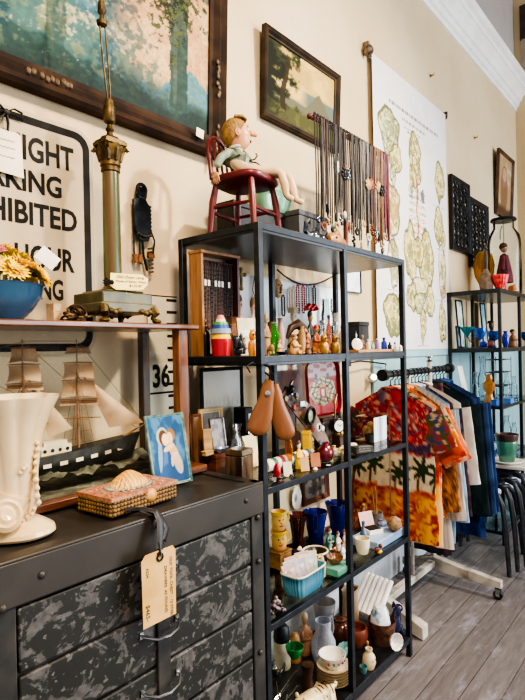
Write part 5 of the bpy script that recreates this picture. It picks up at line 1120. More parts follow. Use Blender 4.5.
obj('tray_body', b, pm('#b88c5e', '#9c7248', 9, .5, stretch=(1, 8, 1)), t)
mk_lathe('silver_finial', 'thin silver finial behind the oval plaque', 'finial', 354.5, 358, 331, 1.17, L2, STEEL, [(0, 0), (1, 0), (.6, .1), (.3, .3), (.7, .5), (.25, .62), (.5, .8), (.1, .97), (0, 1)], 12, thinghood=False)
p, w, h = fit(359, 366, 334, 1.17, L2); t = thing('wooden_figurine', 'small brown wooden figure behind the tray', 'figurine', p); fig_person(t, w, h, BRN, TAN)
for k, (u0, u1, vt, c, lb, Y) in enumerate(((366, 370.5, 339, '#d8cbb0', 'cream', 1.12), (370.8, 374.5, 341, '#8fa89a', 'pale green', 1.11), (375, 380, 338.5, '#9a84b4', 'lavender', 1.125), (381, 387, 337.5, '#3a4ac0', 'cobalt blue', 1.125), (387.5, 392, 342, '#2a2024', 'black', 1.12))):
    mk_bottle('tiny_bottle', f'tiny {lb} bottle standing in the long wooden tray', 'bottle', u0, u1, vt, Y, L2+.0056, pm(c, None, 20, .25, coat=.5), [CRM, BRN, WHT, BLK, BRN][k], .45, .55, 'tiny bottles in the wooden tray')
for u0, u1, vt, s in ((392.8, 397, 342, 'left'), (398.2, 403, 342.5, 'right')):
    p, w, h = fit(u0, u1, vt, 1.075, L2); t = thing('penguin_figurine', f'{s} of two tiny black and white figures at the right end of the shelf', 'figurine', p, group='tiny black and white figures'); fig_person(t, w, h, WHT, pm('#3a2a24', None, 20, .5), BLK)

for (k, u0, u1, vt, Y, m_, pr_, lb) in (('wicker_cup', 266, 276, 322, 1.33, pm('#8a6a46', '#6a4c30', 50, .6), CUP, 'small brown wicker cup at the back left of the second shelf right bay'), ('pink_vase', 276, 285, 318, 1.34, pm('#c49a94', '#b0847c', 14, .4), VASE, 'dusty pink vase below the wooden mask'), ('tan_pot', 298, 306, 326, 1.14, TAN, VASE, 'small tan pot right of the carved boat'), ('silver_cup', 317, 324, 325, 1.25, STEEL, CUP, 'silver cup behind the beaded figurine'), ('cream_bottle', 339, 346, 326, 1.22, CRM, VASE, 'cream bottle vase behind the middle post on the second shelf')):
    mk_lathe(k, lb, k.split('_')[1], u0, u1, vt, Y, L2, m_, pr_, 20)
for (u0, u1, vt, Y, c1, c2, lb) in ((304, 311, 331, 1.14, '#8a3a30', '#d2a27c', 'tiny figure in a dark red robe beside the tan pot'), (276, 283, 338, 1.10, '#c8a070', '#e0bc94', 'tiny seated cream figure left of the monk'), (321, 327, 327, 1.13, '#5a4a3c', '#c99a70', 'tiny dark robed figure behind the left golden owl'), (241, 248, 337, 1.19, '#a83a3a', '#e0b894', 'tiny red figure between the black elephant and the orange bear')):
    p, w, h = fit(u0, u1, vt, Y, L2); t = thing('tiny_figurine', lb, 'figurine', p, group='tiny figures on the second shelf'); fig_person(t, w, h, pm(c1, None, 20, .5), pm(c2, None, 20, .5), BRN)
# ------------------------------------------------------------------ third level, left bay
STAINW = pm('#5b3526', '#7a4a34', 7, .4, stretch=(1, 1, 8)); PALEW = pm('#c9a876', '#b08c5c', 8, .5, stretch=(1, 1, 6))
def etching(H=70, W=90):
    x, y = coords(H, W); n = fbm(H, W, 6, 5, 41); n2 = fbm(H, W, 3, 3, 42); img = np.zeros((H, W, 3)); img[:] = np.array((172, 164, 146))/255
    blend(img, (126, 118, 104), sst(n, .5, .6)*sst(y, .25, .7)); blend(img, (172, 166, 150), sst(y, .35, .1)); blend(img, (120, 116, 104), sst(y, .78, .82)*.8); blend(img, (128, 122, 106), ((np.abs(np.sin(x*26+3*n2)) < .25) & (y > .3) & (y < .75))*.45); return img
lean_card('framed_etching', 'large silvery etching in a dark frame leaning at the back of the third shelf', 'picture', 193, 252, 367, 1.384, L3, BLK, rz=0, lean=-.5, img=etching(), fr=.014)
lean_card('framed_picture', 'cream wooden picture frame with dark inside leaning before the etching', 'picture frame', 196, 228, 408, 1.366, L3, pm('#d2b98c', '#b99c6c', 8, .5), rz=0, lean=-2.5, img=sketch((66, 58, 50), (92, 84, 72), 30, 24, 3), fr=.016)
lean_card('framed_picture', 'thin brown picture frame standing leftmost in the stack of frames', 'picture frame', 191, 203, 414, 1.349, L3, BRN, lean=-2, img=sketch((120, 92, 64), (90, 66, 44), 30, 24, 6), fr=.010)
bxX0 = S1X+.026; bY = 1.292; bw_ = .135; bh_ = at(210, 456, Y=bY-.03).z-L3
wb_ = thing('wooden_box', 'reddish brown wooden box at the left end of the third shelf', 'box', (bxX0+bw_/2, bY, L3)); obj('body', MB().bx(-bw_/2, bw_/2, -.036, .036, 0, bh_*.8), STAINW, wb_, bev=.002); obj('lid', MB().bx(-bw_/2-.002, bw_/2+.002, -.038, .038, bh_*.8+.0004, bh_), STAINW, wb_, bev=.002); obj('latch', MB().bx(-.008, .008, -.041, -.038, bh_*.65, bh_*.92), BRASS, wb_)
zb_ = L3+bh_+.0008
CL_ = CLAMP; CLAMP = None
lean_card('tintype_photo', 'small silver tintype portrait standing on the reddish wooden box', 'photograph', 209, 227, 418, 1.300, zb_, STEEL, lean=-9, rz=-4, img=sketch((138, 126, 120), (86, 74, 70), 36, 26, 9), fr=.005)
lean_card('small_plaque', 'narrow cream and brown wooden plaque on the box left of the tintype portrait', 'plaque', 202, 211, 429, 1.305, zb_, PALEW, th=.010, lean=-6, rz=-20)
CLAMP = CL_
t = thing('glass_dish', 'small silver and blue glass dish on top of the reddish wooden box', 'dish', (ux(222, 1.270, zb_), 1.272, zb_)); b = MB(); b.lathe([(0, 0), (.018, 0), (.026, .007), (.034, .016), (.031, .016), (.023, .007), (0, .004)], 18, sq=(1, .6), fn=lambda a_, t_: 1+.1*cos(7*a_)); obj('bowl', b, pm('#b9c2d8', '#56627e', 40, .2, .7), t)
bxo('wood_block', 'pale wooden block on the front left of the reddish wooden box', 'block', (ux(208, 1.27, zb_), 1.27, zb_), .04, .02, .016, PALEW, R(4))
p, w, h = fit(227, 252, 448, 1.105, L3); t = thing('canister', 'square dark glass canister with a brass rimmed lid beside the wooden box', 'canister', p, R(10)); obj('body', MB().box((w*.85, w*.8, h*.8), (0, 0, h*.4)), pm('#4a382c', '#6d5744', 9, .2, coat=.6, stretch=(9, 9, 1)), t, bev=.003); obj('lid', MB().box((w*.9, w*.85, h*.19), (0, 0, h*.9), taper=.9), pm('#8b7a5e', '#5d4d38', 20, .35, .4), t, bev=.003)
p, w, h = fit(228, 247, 424, 1.205, L3); t = thing('plastic_bag', 'crumpled clear plastic bag behind the dark canister', 'bag', p)
b = MB(); r_ = random.Random(2); b.lathe([(0, 0), (w*.5, 0), (w*.55, h*.3), (w*.45, h*.6), (w*.2, h*.85), (w*.32, h)], 18, sq=(1, .5), fn=lambda a_, t_: 1+.14*sin(5*a_+9*t_)+.08*sin(11*a_-14*t_)); obj('film', b, pane((.86, .89, .9), .6, .12), t)
p, w, h = fit(238, 249, 402, 1.33, L3); t = thing('box_camera', 'black box camera with a white label at the back of the third shelf', 'camera', p); obj('body', MB().box((w, .06, h*.92), (0, 0, h*.46)), BLK, t, bev=.003); obj('label_plate', MB().box((w*.4, .001, h*.12), (w*.1, -.0306, h*.76)), WHT, t); obj('lens', MB().lathe([(.014, 0), (.014, .006), (.009, .007), (.008, .004), (0, .003)], 16, c=(0, 0, 0), T=TR((0, -.0302, h*.5), rx=R(90))), STEEL, t)
lean_card('cream_card', 'bright cream card leaning behind the hanging wooden shoe forms', 'card', 240, 263, 436, 1.26, L3, pm('#f0e2b8', '#e6d5a4', 8, .7), rz=-3)
# wooden shoe forms hanging by a cord from the corner post
SHF = pm('#8f5f3a', '#7a4c2b', 5, .42, coat=.15, stretch=(2, 2, .6), c3='#a06f46')
for k, (u, vt, vb, ry_, w_, lb) in enumerate(((262, 379, 437, 17, .035, 'left of two brown wooden shoe forms hanging from the corner post, with round metal stud'), (281.5, 383, 442, -13, .033, 'right of two brown wooden shoe forms hanging from the corner post, plain sole'))):
    Y_ = .985-.004*k; p = at(u, (vt+vb)/2, Y=Y_); hh = (at(u, vt, Y=Y_).z-at(u, vb, Y=Y_).z)
    t = thing('shoe_form', lb, 'shoe form', p, group=None, rot=(0, R(ry_), R(-35)))
    n = 15; vs = []; sg_ = 20
    for j in range(n+1):
        s_ = j/n; z = hh*(.5-s_); ww = w_*(.34+.26*sst(np.array(s_), 0, .2)+.34*sst(np.array(s_), .25, .72))*(1 if s_ < .84 else math.sqrt(max(.002, 1-((s_-.84)/.16)**2))); dd = .026*(1-.35*s_)*(1 if s_ < .88 else math.sqrt(max(.004, 1-((s_-.88)/.12)**2)))
        cx_ = .006*sin(s_*PI)*(1 if k == 0 else -1)
        for i in range(sg_): a_ = 2*PI*i/sg_; vs.append((cx_+float(ww)*cos(a_), dd*sin(a_)*(1 if sin(a_) > 0 else .6), z))
    b = MB(); b.add(vs, [((j+1)*sg_+i, (j+1)*sg_+(i+1) % sg_, j*sg_+(i+1) % sg_, j*sg_+i) for j in range(n) for i in range(sg_)]+[tuple(range(sg_)), tuple(n*sg_+i for i in range(sg_-1, -1, -1))]); obj('form', b, SHF, t, ang=70)
    if k == 0: b = MB(); b.lathe([(.0, 0), (.008, 0), (.008, .002), (.004, .003), (.004, .0015), (0, .0015)], 14, T=TR((.0, -.0165, hh*.27), rx=R(90))); obj('metal_stud', b, STEEL, t)
    b = MB(); b.tube([(0, 0, hh*.48), (-.004, -.004, hh*.60), (-.010-.01*k, .0, hh*.74)], .0025, 6); obj('cord', b, BLKM, t)
p = at(262, 366, Y=1.0); t = thing('hanging_hook', 'black wire hook looped round the corner post above the shoe forms', 'hook', (S1X+.010, S1Y+.0105, 1.318)); b = MB(); b.tube([(-.016, -.016, 0), (.016, -.016, 0), (.016, .016, 0), (-.016, .016, 0)], .003, 6, True); b.tube([(0, -.016, 0), (0, -.03, -.005), (.006, -.04, -.03), (0, -.03, -.045)], .003, 6); b.tube([(-.016, 0, 0), (-.05, -.01, .01), (-.075, -.01, .0), (-.06, -.01, -.02)], .0025, 6); obj('wire', b, BLKM, t)
# ------------------------------------------------------------------ third level, right bay
p0 = at(278, 392, Y=1.465); p1 = at(303, 362, Y=1.465); t = thing('hanging_paper', 'white paper sheet held by a black clip on the wall behind the third shelf', 'paper', (p0.x-.02, 1.478, p0.z-.16)); obj('sheet', canvas(sketch((236, 238, 238), (206, 212, 216), 60, 44, 12), .22, .35), vmat(.7), t, smooth=False); obj('clip', MB().bx(.08, .13, -.012, -.001, .325, .345).tube([(.09, -.012, .34), (.105, -.012, .365), (.12, -.012, .34)], .002, 6), BLK, t)
# red tray with tiger-like emblem
p0 = at(302, 415, Y=1.375); p1 = at(331.5, 367, Y=1.375); tw = p1.x-p0.x; th_ = .235
t = thing('painted_tray', 'red rounded rectangular tray with a colourful striped animal face, leaning at the back', 'tray', (p0.x, 1.34, L3+.004), rot=(R(-3), 0, 0)); zt_ = p1.z-L3-th_-.004
def trayart(H=100, W=66):
    x, y = coords(H, W); n = fbm(H, W, 6, 4, 61); img = np.zeros((H, W, 3)); img[:] = np.array((178, 30, 38))/255
    blend(img, (222, 214, 212), (1-sst(y, .26, .32))*.85); blend(img, (170, 60, 72), ((np.sin(x*14)*np.sin(y*40+3*n) > .1) & (y < .2))*.9); blend(img, (196, 30, 36), sst(y, .82, .86))
    X, Y = (x-.5), (y-.56)*1.5; r = np.sqrt(X**2+Y**2); a_ = np.arctan2(Y, X)
    blend(img, (226, 178, 70), (r < .43+.03*np.sin(a_*9))*.95); blend(img, (44, 110, 120), ((np.sin(r*46+2*np.sin(a_*4)) > .55) & (r > .2) & (r < .42))*.85); blend(img, (232, 226, 214), ((np.sin(r*46+2*np.sin(a_*4)) < -.6) & (r > .15) & (r < .42))*.95); blend(img, (36, 30, 32), ((np.sin(a_*12+r*10) > .8) & (r > .16) & (r < .4))*.9)
    blend(img, (186, 28, 38), ((np.abs(X) < .11) & (np.abs(Y-.05) < .16))*1.); blend(img, (240, 236, 228), ((np.abs(X) < .05) & (np.abs(Y-.06) < .10))*1.); blend(img, (60, 46, 120), ((np.abs(np.abs(X)-.2) < .045) & (np.abs(Y+.42) < .1))*.9)
    for s in (-1, 1): blend(img, (30, 26, 28), (((X-s*.15)/.05)**2+((Y+.12)/.05)**2 < 1)*1.)
    return img
b = MB(); rr_ = rrect(0, tw, zt_*0, th_, .045, 6); b.prism(rr_, .006, y0=0); o1 = rr_; o2 = rrect(-.008, tw+.008, -.008, th_+.008, .052, 6); nn = len(o1)
b.add([(q[0], 0, q[1]) for q in o1]+[(q[0], -.016, q[1]) for q in o2]+[(q[0]*.998, .006, q[1]) for q in o1], [(i, (i+1) % nn, nn+(i+1) % nn, nn+i) for i in range(nn)]+[(nn+i, nn+(i+1) % nn, 2*nn+(i+1) % nn, 2*nn+i) for i in range(nn)])
obj('tray_body', b, REDP, t); t.location.z = p0.z-.004
im = trayart(); cnv = canvas(im, tw-.008, th_-.008); keep = []
for f in cnv.f:
    c_ = [sum(cnv.v[i][k] for i in f)/4 for k in (0, 2)]; dx = max(0, abs(c_[0]-(tw-.008)/2)-((tw-.008)/2-.042)); dz = max(0, abs(c_[1]-(th_-.008)/2)-((th_-.008)/2-.042))
    if dx*dx+dz*dz < .042**2: keep.append(f)
cnv.f = keep; cnv.m = [0]*len(keep); obj('emblem', cnv, vmat(.25, .5), t, loc=(.004, -.0008, .004), smooth=False)
bxo('dark_wooden_box', 'dark wooden box under the painted tray at the back', 'box', (p0.x+tw/2+.0, 1.33, L3), .13, .05, p0.z-.004-L3-.013, DKB)
# studded belt draped diagonally over a stand
t = thing('studded_belt', 'old brown leather belt with medallion and badges slung diagonally across the third shelf', 'belt', (0, 0, 0)); A = at(284, 391, Y=1.20); M_ = at(306, 411, Y=1.17); B_ = at(327, 446, Y=1.14)
pts = bez(A, M_+Vector((0, 0, .01)), B_, 10); b = MB()
for side in (0, .006):
    vsb = []
    for i, q in enumerate(pts):
        tg_ = (pts[min(i+1, 10)]-pts[max(i-1, 0)]).normalized(); pn = Vector((-tg_.z, 0, tg_.x)); hw_ = .022+.020*sin(PI*i/10)
        vsb += [tuple(q+pn*hw_+Vector((0, side, 0))), tuple(q-pn*hw_+Vector((0, side, 0)))]
    b.add(vsb, [((2*i, 2*i+1, 2*i+3, 2*i+2) if side else (2*i+2, 2*i+3, 2*i+1, 2*i)) for i in range(10)])
b.add([b.v[i] for i in range(44)], [(2*i+e, 2*i+2+e, 22+2*i+2+e, 22+2*i+e) for i in range(10) for e in (0, 1)]); obj('strap', b, pm('#5a4034', '#7a5a48', 20, .5, c3='#33262a'), t)
for k in range(9):
    q = pts[1+k]; pn = Vector((.02*(1 if k % 2 else -1), -.004, .012*(1 if k % 2 else -1))); obj('patch', MB().lathe([(0, 0), (.012, 0), (.011, .003), (0, .004)], 5+k % 3, T=TR(q+pn, rx=R(90), rz=0)), pm(['#c9b48a', '#7a8a94', '#a8543c', '#d8d0bc', '#4a5a44', '#b88a4c', '#8a3a3a', '#c8c8cc', '#55688a'][k], None, 40, .4), t)
b = MB(); q = pts[5]; b.tube([q+Vector((.024*cos(k*PI/8), -.022-.002*sin(k*PI/8), .030*sin(k*PI/8)-.006)) for k in range(16)], .006, 8, True); obj('medallion_ring', b, BLKM, t)
b = MB(); b.ell(q+Vector((0, -.018, -.006)), (.02, .006, .026), seg=16, rings=8); obj('medallion', b, pm('#c9c0a2', '#8f9a78', 30, .35), t)
p = at(318.5, 427, Y=1.13); obj('badge', MB().lathe([(0, 0), (.016, 0), (.016, .004), (0, .005)], 20, T=TR(p, rx=R(90))), WHT, t); obj('badge_figure', MB().text('8', .022, TR((p.x-.006, p.y-.0055, p.z-.008)), off=.001), INK, t, smooth=False)
for k in (1, 2, 3, 7): q = pts[k]; obj('stud', MB().ell(q+Vector((0, -.016, .002)), (.008, .005, .008), seg=10, rings=6), STEEL if k % 2 else BRASS, t)
b = MB(); q = pts[3]; b.box((.03, .006, .022), q+Vector((.004, -.02, 0))); obj('buckle', b, STEEL, t, bev=.002)
b = MB(); q = pts[1]; b.ell(q+Vector((.006, -.01, .02)), (.012, .012, .016)); b.tube([q, q+Vector((.01, -.005, .04)), q+Vector((.02, -.005, .05))], .006, 8); obj('clasp', b, pm('#6f6d6a', '#3d3b3a', 30, .3, .8), t)
p, w, h = fit(284, 293, 420, 1.22, L3); mk_lathe('dark_vase', 'tall dark brown wooden stand under the slung belt', 'stand', 283, 303, 432, 1.22, L3, DKB, [(0, 0), (1, 0), (1, .9), (.96, 1), (0, 1)], 4)
# rolled beaded mat
q0 = at(268, 458, Y=1.15); q1 = at(314, 449, Y=1.15); zr = .021; t = thing('rolled_mat', 'rolled white beaded mat with green and red stripes on the third shelf', 'mat', (q0.x, 1.165, L3)); ln = q1.x-q0.x
b = MB(); b.tube([(0, 0, zr+.001), (ln, .0, zr+.001)], zr, 20); obj('roll', b, pm('#e3ded2', '#cfc8b8', 90, .6), t)
for k, (xf, c) in enumerate(((.15, '#3f6a4a'), (.3, '#8a2430'), (.45, '#d8cfa8'), (.55, '#2f4a3a'), (.72, '#a83a3a'), (.88, '#3f5a6a'))):
    b = MB(); b.tube([(ln*xf-.010, 0, zr+.001), (ln*xf+.010, 0, zr+.001)], zr*1.03, 20); obj('bead_band', b, pm(c, None, 60, .5), t)
b = MB(); b.tube([(ln*.35, -.03, .006), (ln*.75, -.036, .03), (ln+.01, -.02, .045)], [.005, .007, .003], 8); solo('dark_feather', b, BLKM, 'thin black curved wand lying across the rolled mat', 'wand', (q0.x, 1.150, L3))
t, w, h = mk_lathe('maroon_vase', 'round maroon bud vase at the front of the third shelf', 'vase', 317, 334, 442, 1.10, L3, pm('#6e1f2c', '#571722', 9, .2, coat=.7), [(0, 0), (.5, 0), (.75, .1), (1, .38), (.9, .66), (.45, .86), (.34, .92), (.42, 1), (.34, 1), (.25, .9), (0, .88)])
mk_lathe('red_ball', 'small glossy red ball beside the white card', 'ball', 273, 281, 463, 1.085, L3, pm('#c01f2e', '#a81824', 9, .2, coat=.6), [(0, 0), (.5, .07), (.86, .25), (1, .5), (.86, .75), (.5, .93), (0, 1)], 18)
for (u0, u1, vt, Y, m_, s) in ((282, 291, 462, 1.075, CRM, 'cream card leaning at the front of the third shelf beside the red ball'), (299, 308, 457, 1.075, pm('#c9a478', '#b48c5e', 12, .6), 'tan printed card leaning at the front, left of the copper card'), (309, 319, 453, 1.085, pm('#b0714a', '#96593a', 14, .5), 'copper coloured card leaning at the front, left of the maroon vase')):
    lean_card('small_card', s, 'card', u0, u1, vt, Y, L3, m_, rz=-35, lean=-14, th=.003)
for (u0, u1, vt, s) in ((313, 317.5, 467.5, 'left of two white thimbles at the shelf edge'), (326, 331, 465, 'right of two white thimbles at the shelf edge')):
    mk_lathe('thimble', s, 'thimble', u0, u1, vt, 1.055, L3, WHT, [(0, 0), (1, 0), (.95, .1), (.8, .8), (.5, 1), (0, 1)], 14, group='white thimbles', thinghood=False)
mk_box('yellow_box', 'small yellow box behind the maroon vase', 'box', 303, 312, 430, 1.17, L3, YELP, .03, R(20)); mk_box('yellow_box', 'yellow tin beside the middle post behind the trinkets', 'box', 333, 343, 428, 1.22, L3, YELP, .03, R(-10))
p, w, h = fit(332, 345, 411, 1.19, L3); bxo('trinket_stand', 'dark block under the black alarm clock', 'stand', (p.x, 1.19, L3), w*.8, .04, .06, DKB)
zc = at(338, 418, Y=1.185); t = thing('alarm_clock', 'small round black alarm clock with white face on the dark block', 'clock', (zc.x, 1.19, L3+.0605), R(-25)); rr = .030
b = MB(); b.lathe([(0, 0), (rr, 0), (rr*1.05, .006), (rr, .03), (rr*.8, .034)], 22, T=TR((0, .017, rr+.008), rx=R(90))); b.tube([(-.014, 0, .010), (-.02, 0, 0)], .004, 6); b.tube([(.014, 0, .010), (.02, 0, 0)], .004, 6); obj('case', b, BLKM, t); obj('dial', MB().lathe([(0, 0), (rr*.78, 0), (rr*.78, .001)], 20, T=TR((0, -.0165, rr+.008), rx=R(90))), WHT, t); obj('clock_hand', MB().tube([(-.008, -.0185, rr+.016), (0, -.0185, rr+.008), (.012, -.0185, rr+.012)], .0012, 5), INK, t)
p = at(331, 398, Y=1.3); t = thing('brass_hook', 'curved pale brass hook arm sticking out beside the painted tray', 'hook', (p.x+.03, 1.30, L3)); hz = p.z-L3; b = MB(); b.lathe([(0, 0), (.022, 0), (.02, .006), (.005, .01)], 16); b.tube([(0, 0, .008), (0, 0, hz-.03), (-.015, 0, hz-.01), (-.05, 0, hz-.015), (-.06, 0, hz+.005)], .004, 8); b.ell((.012, 0, hz+.01), .007); b.tube([(0, 0, hz-.03), (.012, 0, hz), (.012, 0, hz+.01)], .004, 8); obj('arm', b, pm('#d8c49a', '#b59a64', 20, .3, .6), t)
r_ = random.Random(21)
for k, (u, v, s) in enumerate(((330, 449, 'cream'), (334, 444, 'pale yellow'), (338, 452, 'ivory'), (341, 447, 'cream striped'), (343, 457, 'pale tan'), (336, 459, 'yellowish'), (328, 456, 'white'), (349, 450, 'pink'), (353, 458, 'bone white'), (347, 457, 'sand coloured'))):
    Y = 1.10+.02*((457-v)/4 % 4); p = Vector((ux(u, Y, L3+.01), Y, L3)); b = MB(); c = ['#e8dcb8', '#e6cf84', '#ece6d4', '#dcc8a0', '#c9a878', '#e0c060', '#f0ece2', '#d8a89a', '#eae2d0', '#cdb48c'][k]
    if k % 3 == 0: b.ell((0, 0, .010), (.014, .010, .010), seg=12, rings=8); b.ell((.012, 0, .018), .007, seg=10, rings=6)
    elif k % 3 == 1: b.lathe([(0, 0), (.010, 0), (.013, .01), (.006, .02), (.008, .028), (0, .03)], 14)
    else: b.lathe([(0, 0), (.016, 0), (.018, .006), (.012, .012), (0, .014)], 14, fn=lambda a_, t_: 1+.1*cos(8*a_))
    solo('trinket', b, pm(c, None, 30, .4), f'{s} trinket, {ORD[k]} of the small shells and china by the middle post', 'trinket', p, group='small trinkets on the third shelf')
p, w, h = fit(266, 300, 478, 1.06, L3); t = thing('chain_pile', 'loose pile of silver chains at the front of the third shelf', 'chains', (p.x, 1.075, L3)); b = MB()
for i in range(30):
    a_ = i*.9; cx_, cy2 = w*.45*sin(i*2.3), .016*cos(i*1.7); b.tube([(cx_+.008*cos(k*PI/4), cy2+.006*sin(k*PI/4), .003+.003*((i*3) % 4)/2+.001*sin(k)) for k in range(8)], .0016, 5, True)
obj('links', b, STEEL, t)
# third bay
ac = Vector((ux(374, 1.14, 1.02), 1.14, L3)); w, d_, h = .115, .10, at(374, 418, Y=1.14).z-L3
t = thing('acrylic_box', 'clear acrylic display box with a window reflection painted white on its front at the right end of the third shelf', 'display box', ac)
CLR = pane((.95, .96, .97), .12)
obj('clear_side', MB().bx(0, .002, .002, d_, .003, h), CLR, t); obj('clear_side', MB().bx(w-.002, w, .002, d_, .003, h), CLR, t); obj('clear_side', MB().bx(.002, w-.002, d_-.002, d_, .003, h), CLR, t)
obj('reflection_side', MB().bx(0, w, -.001, .0015, 0, h), pm('#eef4fa', '#cfdce8', 14, .15, kind='wave', lo=.3, hi=.8), t); obj('box_lid', MB().bx(0, w, 0, d_, h, h+.003), CLR, t); obj('box_floor', MB().bx(.003, w-.004, .003, d_-.003, .0002, .003), PALEW, t)  # white wavy front colour imitates window light reflected in clear acrylic
b = MB(); b.ell((0, 0, .03), (.03, .026, .026)); b.ell((.012, 0, .062), (.016, .016, .018)); b.ell((-.02, .006, .045), (.014, .014, .02)); solo('carved_nut', b, TAN, 'round brown carved nut inside the clear acrylic box', 'carving', (ac.x+.045, ac.y+.05, L3+.0035))
t = mk_box('lettered_block', 'dark wooden block with worn grey lettering at the front right of the third shelf', 'block', 352, 372, 446, 1.075, L3, pm('#2c2a28', '#42403c', 14, .5), .045, R(-28)); wl = MB()
for r_i in range(3):
    for c_i in range(9): wl.box((.0045 if (c_i+r_i) % 3 else .0025, .0004, .005), (-.026+.006*c_i, -.0232, .009+.009*r_i))
obj('worn_lettering', wl, pm('#8f8d88', None, 20, .6), t, smooth=False)
mk_lathe('dark_cup', 'small dark ceramic cup behind the lettered block', 'cup', 365, 373.5, 434, 1.16, L3, BLK, CUP)
lp_ = thing('clip_lamp', 'small black gooseneck clip lamp with glowing bulb behind the clothes', 'lamp', (0, 0, 0)); a0 = at(348, 363, Y=1.378); a1 = at(372, 362, Y=1.44); a2 = at(386, 364, Y=1.44); a3 = at(385, 371, Y=1.44); a4 = at(377, 376, Y=1.44); a5 = at(372, 377, Y=1.44)
obj('gooseneck', MB().tube([a0, at(360, 361, Y=1.41), a1, a2, a3, a4], .0045, 8), BLK, lp_); obj('clip', MB().box((.03, .02, .035), a0), BLK, lp_); obj('lamp_shade', MB().lathe([(.008, 0), (.012, .01), (.028, .05), (.026, .05), (.009, .01)], 16, T=TR(a4+Vector((0, 0, 0)), ry=R(-100))), BLK, lp_); obj('bulb', MB().ell(a4-Vector((.035, 0, .004)), .016), pm('#fff0c8', '#ffe6b0', 3, .4, emit=9), lp_)

for (k, u0, u1, vt, Y, m_, pr_, lb) in (('candlestick', 293, 299, 412, 1.33, BRASS, [(0, 0), (1, 0), (.9, .05), (.25, .1), (.2, .5), (.4, .55), (.2, .6), (.25, .9), (.6, .95), (.5, 1), (0, .98)], 'thin brass candlestick behind the slung belt'),
        ('tin_cup', 322, 331, 424, 1.24, pm('#8a8a84', '#6d6d68', 20, .35, .6), CUP, 'small grey tin cup under the painted tray'),
        ('amber_jar', 285, 293, 434, 1.15, glass('#a8742a'), VASE, 'little amber jar beside the hanging shoe forms'),
        ('cream_pot', 342, 350, 433, 1.24, CRM, VASE, 'cream china pot behind the middle post on the third shelf')):
    mk_lathe(k, lb, k.replace('_', ' '), u0, u1, vt, Y, L3, m_, pr_, 20)
p, w, h = fit(294, 304, 440, 1.11, L3); t = thing('toy_figure', 'small white and yellow toy figure in front of the slung belt', 'toy', p); fig_person(t, w, h, YELP, WHT, BRN)
# ------------------------------------------------------------------ fourth level, left bays
def put(u, v, z): return at(u, v, Z=z)
def mug(t, w, h, m1, m2):
    b = MB(); b.lathe([(0, 0), (w*.38, 0), (w*.46, h*.1), (w*.5, h*.55), (w*.46, h*.85), (w*.52, h), (w*.48, h), (w*.42, h*.85), (w*.4, h*.1), (0, h*.06)], 24); obj('cup', b, m1, t)
    b = MB(); b.tube([(w*.44, -w*.1, h*.8), (w*.72, -w*.16, h*.85), (w*.74, -w*.16, h*.5), (w*.46, -w*.1, h*.35)], w*.06, 8); obj('handle', b, m2, t)
    b = MB(); b.lathe([(w*.465, h*.86), (w*.525, h*.99), (w*.53, h*.9), (w*.5, h*.8)], 24); obj('yellow_rim', b, m2, t)
    for s in (-1, 1): obj('eye', MB().ell((s*w*.15-w*.1, -w*.47, h*.62), (w*.06, w*.03, w*.05), seg=8, rings=6), INK, t)
    b = MB(); b.ell((-w*.1, -w*.5, h*.48), (w*.07, w*.07, w*.07), seg=8, rings=6); obj('nose', b, m1, t); obj('mouth', MB().tube([(-w*.24, -w*.47, h*.34), (-w*.1, -w*.5, h*.28), (w*.04, -w*.48, h*.34)], w*.025, 6), REDP, t)
FACE = pm('#eec268', '#e2aa6a', 8, .3, coat=.4); YMUG = pm('#f2c428', '#e6b01c', 8, .25, coat=.5)
bs_ = bxo('wooden_block', 'tan wooden riser block under the two yellow face mugs', 'block', (at(279, 552, Y=1.285).x, 1.285, L4), .07, .07, .065, pm('#8f6a3c', '#75532c', 8, .6, stretch=(1, 6, 6)), R(0))
c0 = at(279, 540, Y=1.285)
t = thing('face_mug', 'lower of two stacked yellow rimmed mugs with smiling faces', 'mug', (c0.x, 1.285, L4+.0655), R(-25)); mug(t, .060, .072, FACE, YMUG)
t = thing('face_mug', 'upper of two stacked yellow rimmed mugs with smiling faces', 'mug', (c0.x, 1.285, L4+.0655+.073), R(-15)); mug(t, .058, .072, FACE, YMUG)
t, w, h = mk_lathe('amber_vase', 'tall dark amber glass vase with flared rim behind the yellow mugs', 'vase', 287, 308, 514, 1.31, L4, glass('#3d1a10', mixc=.7), [(0, 0), (.5, 0), (.52, .05), (.55, .4), (.75, .8), (1, 1), (.95, 1), (.7, .8), (.5, .4), (.46, .06), (0, .05)])
t, w, h = mk_lathe('horn_cup', 'tan curled horn cup leaning before the amber vase', 'cup', 293, 303, 528, 1.25, L4, pm('#b9844c', '#8f5e2e', 12, .35, kind='wave'), [(0, 0), (.35, .02), (.6, .4), (1, .95), (.9, 1), (.5, .5), (0, .3)], ratio=1.5)
COB = glass('#0f1a70', mixc=.85)
t, w, h = mk_lathe('cobalt_bowl', 'cobalt blue glass bowl, left of two at the back of the fourth shelf', 'bowl', 303, 328, 511, 1.285, L4, COB, [(0, 0), (.55, 0), (.58, .05), (.68, .45), (.84, .75), (.94, .9), (1, 1), (.95, 1), (.88, .88), (.6, .45), (0, .2)])
t, w, h = mk_lathe('cobalt_bowl', 'larger cobalt blue glass bowl, right of two at the back beside the post', 'bowl', 325, 349, 502, 1.30, L4, COB, [(0, 0), (.55, 0), (.58, .05), (.68, .45), (.84, .75), (.94, .9), (1, 1), (.95, 1), (.88, .88), (.6, .45), (0, .2)])
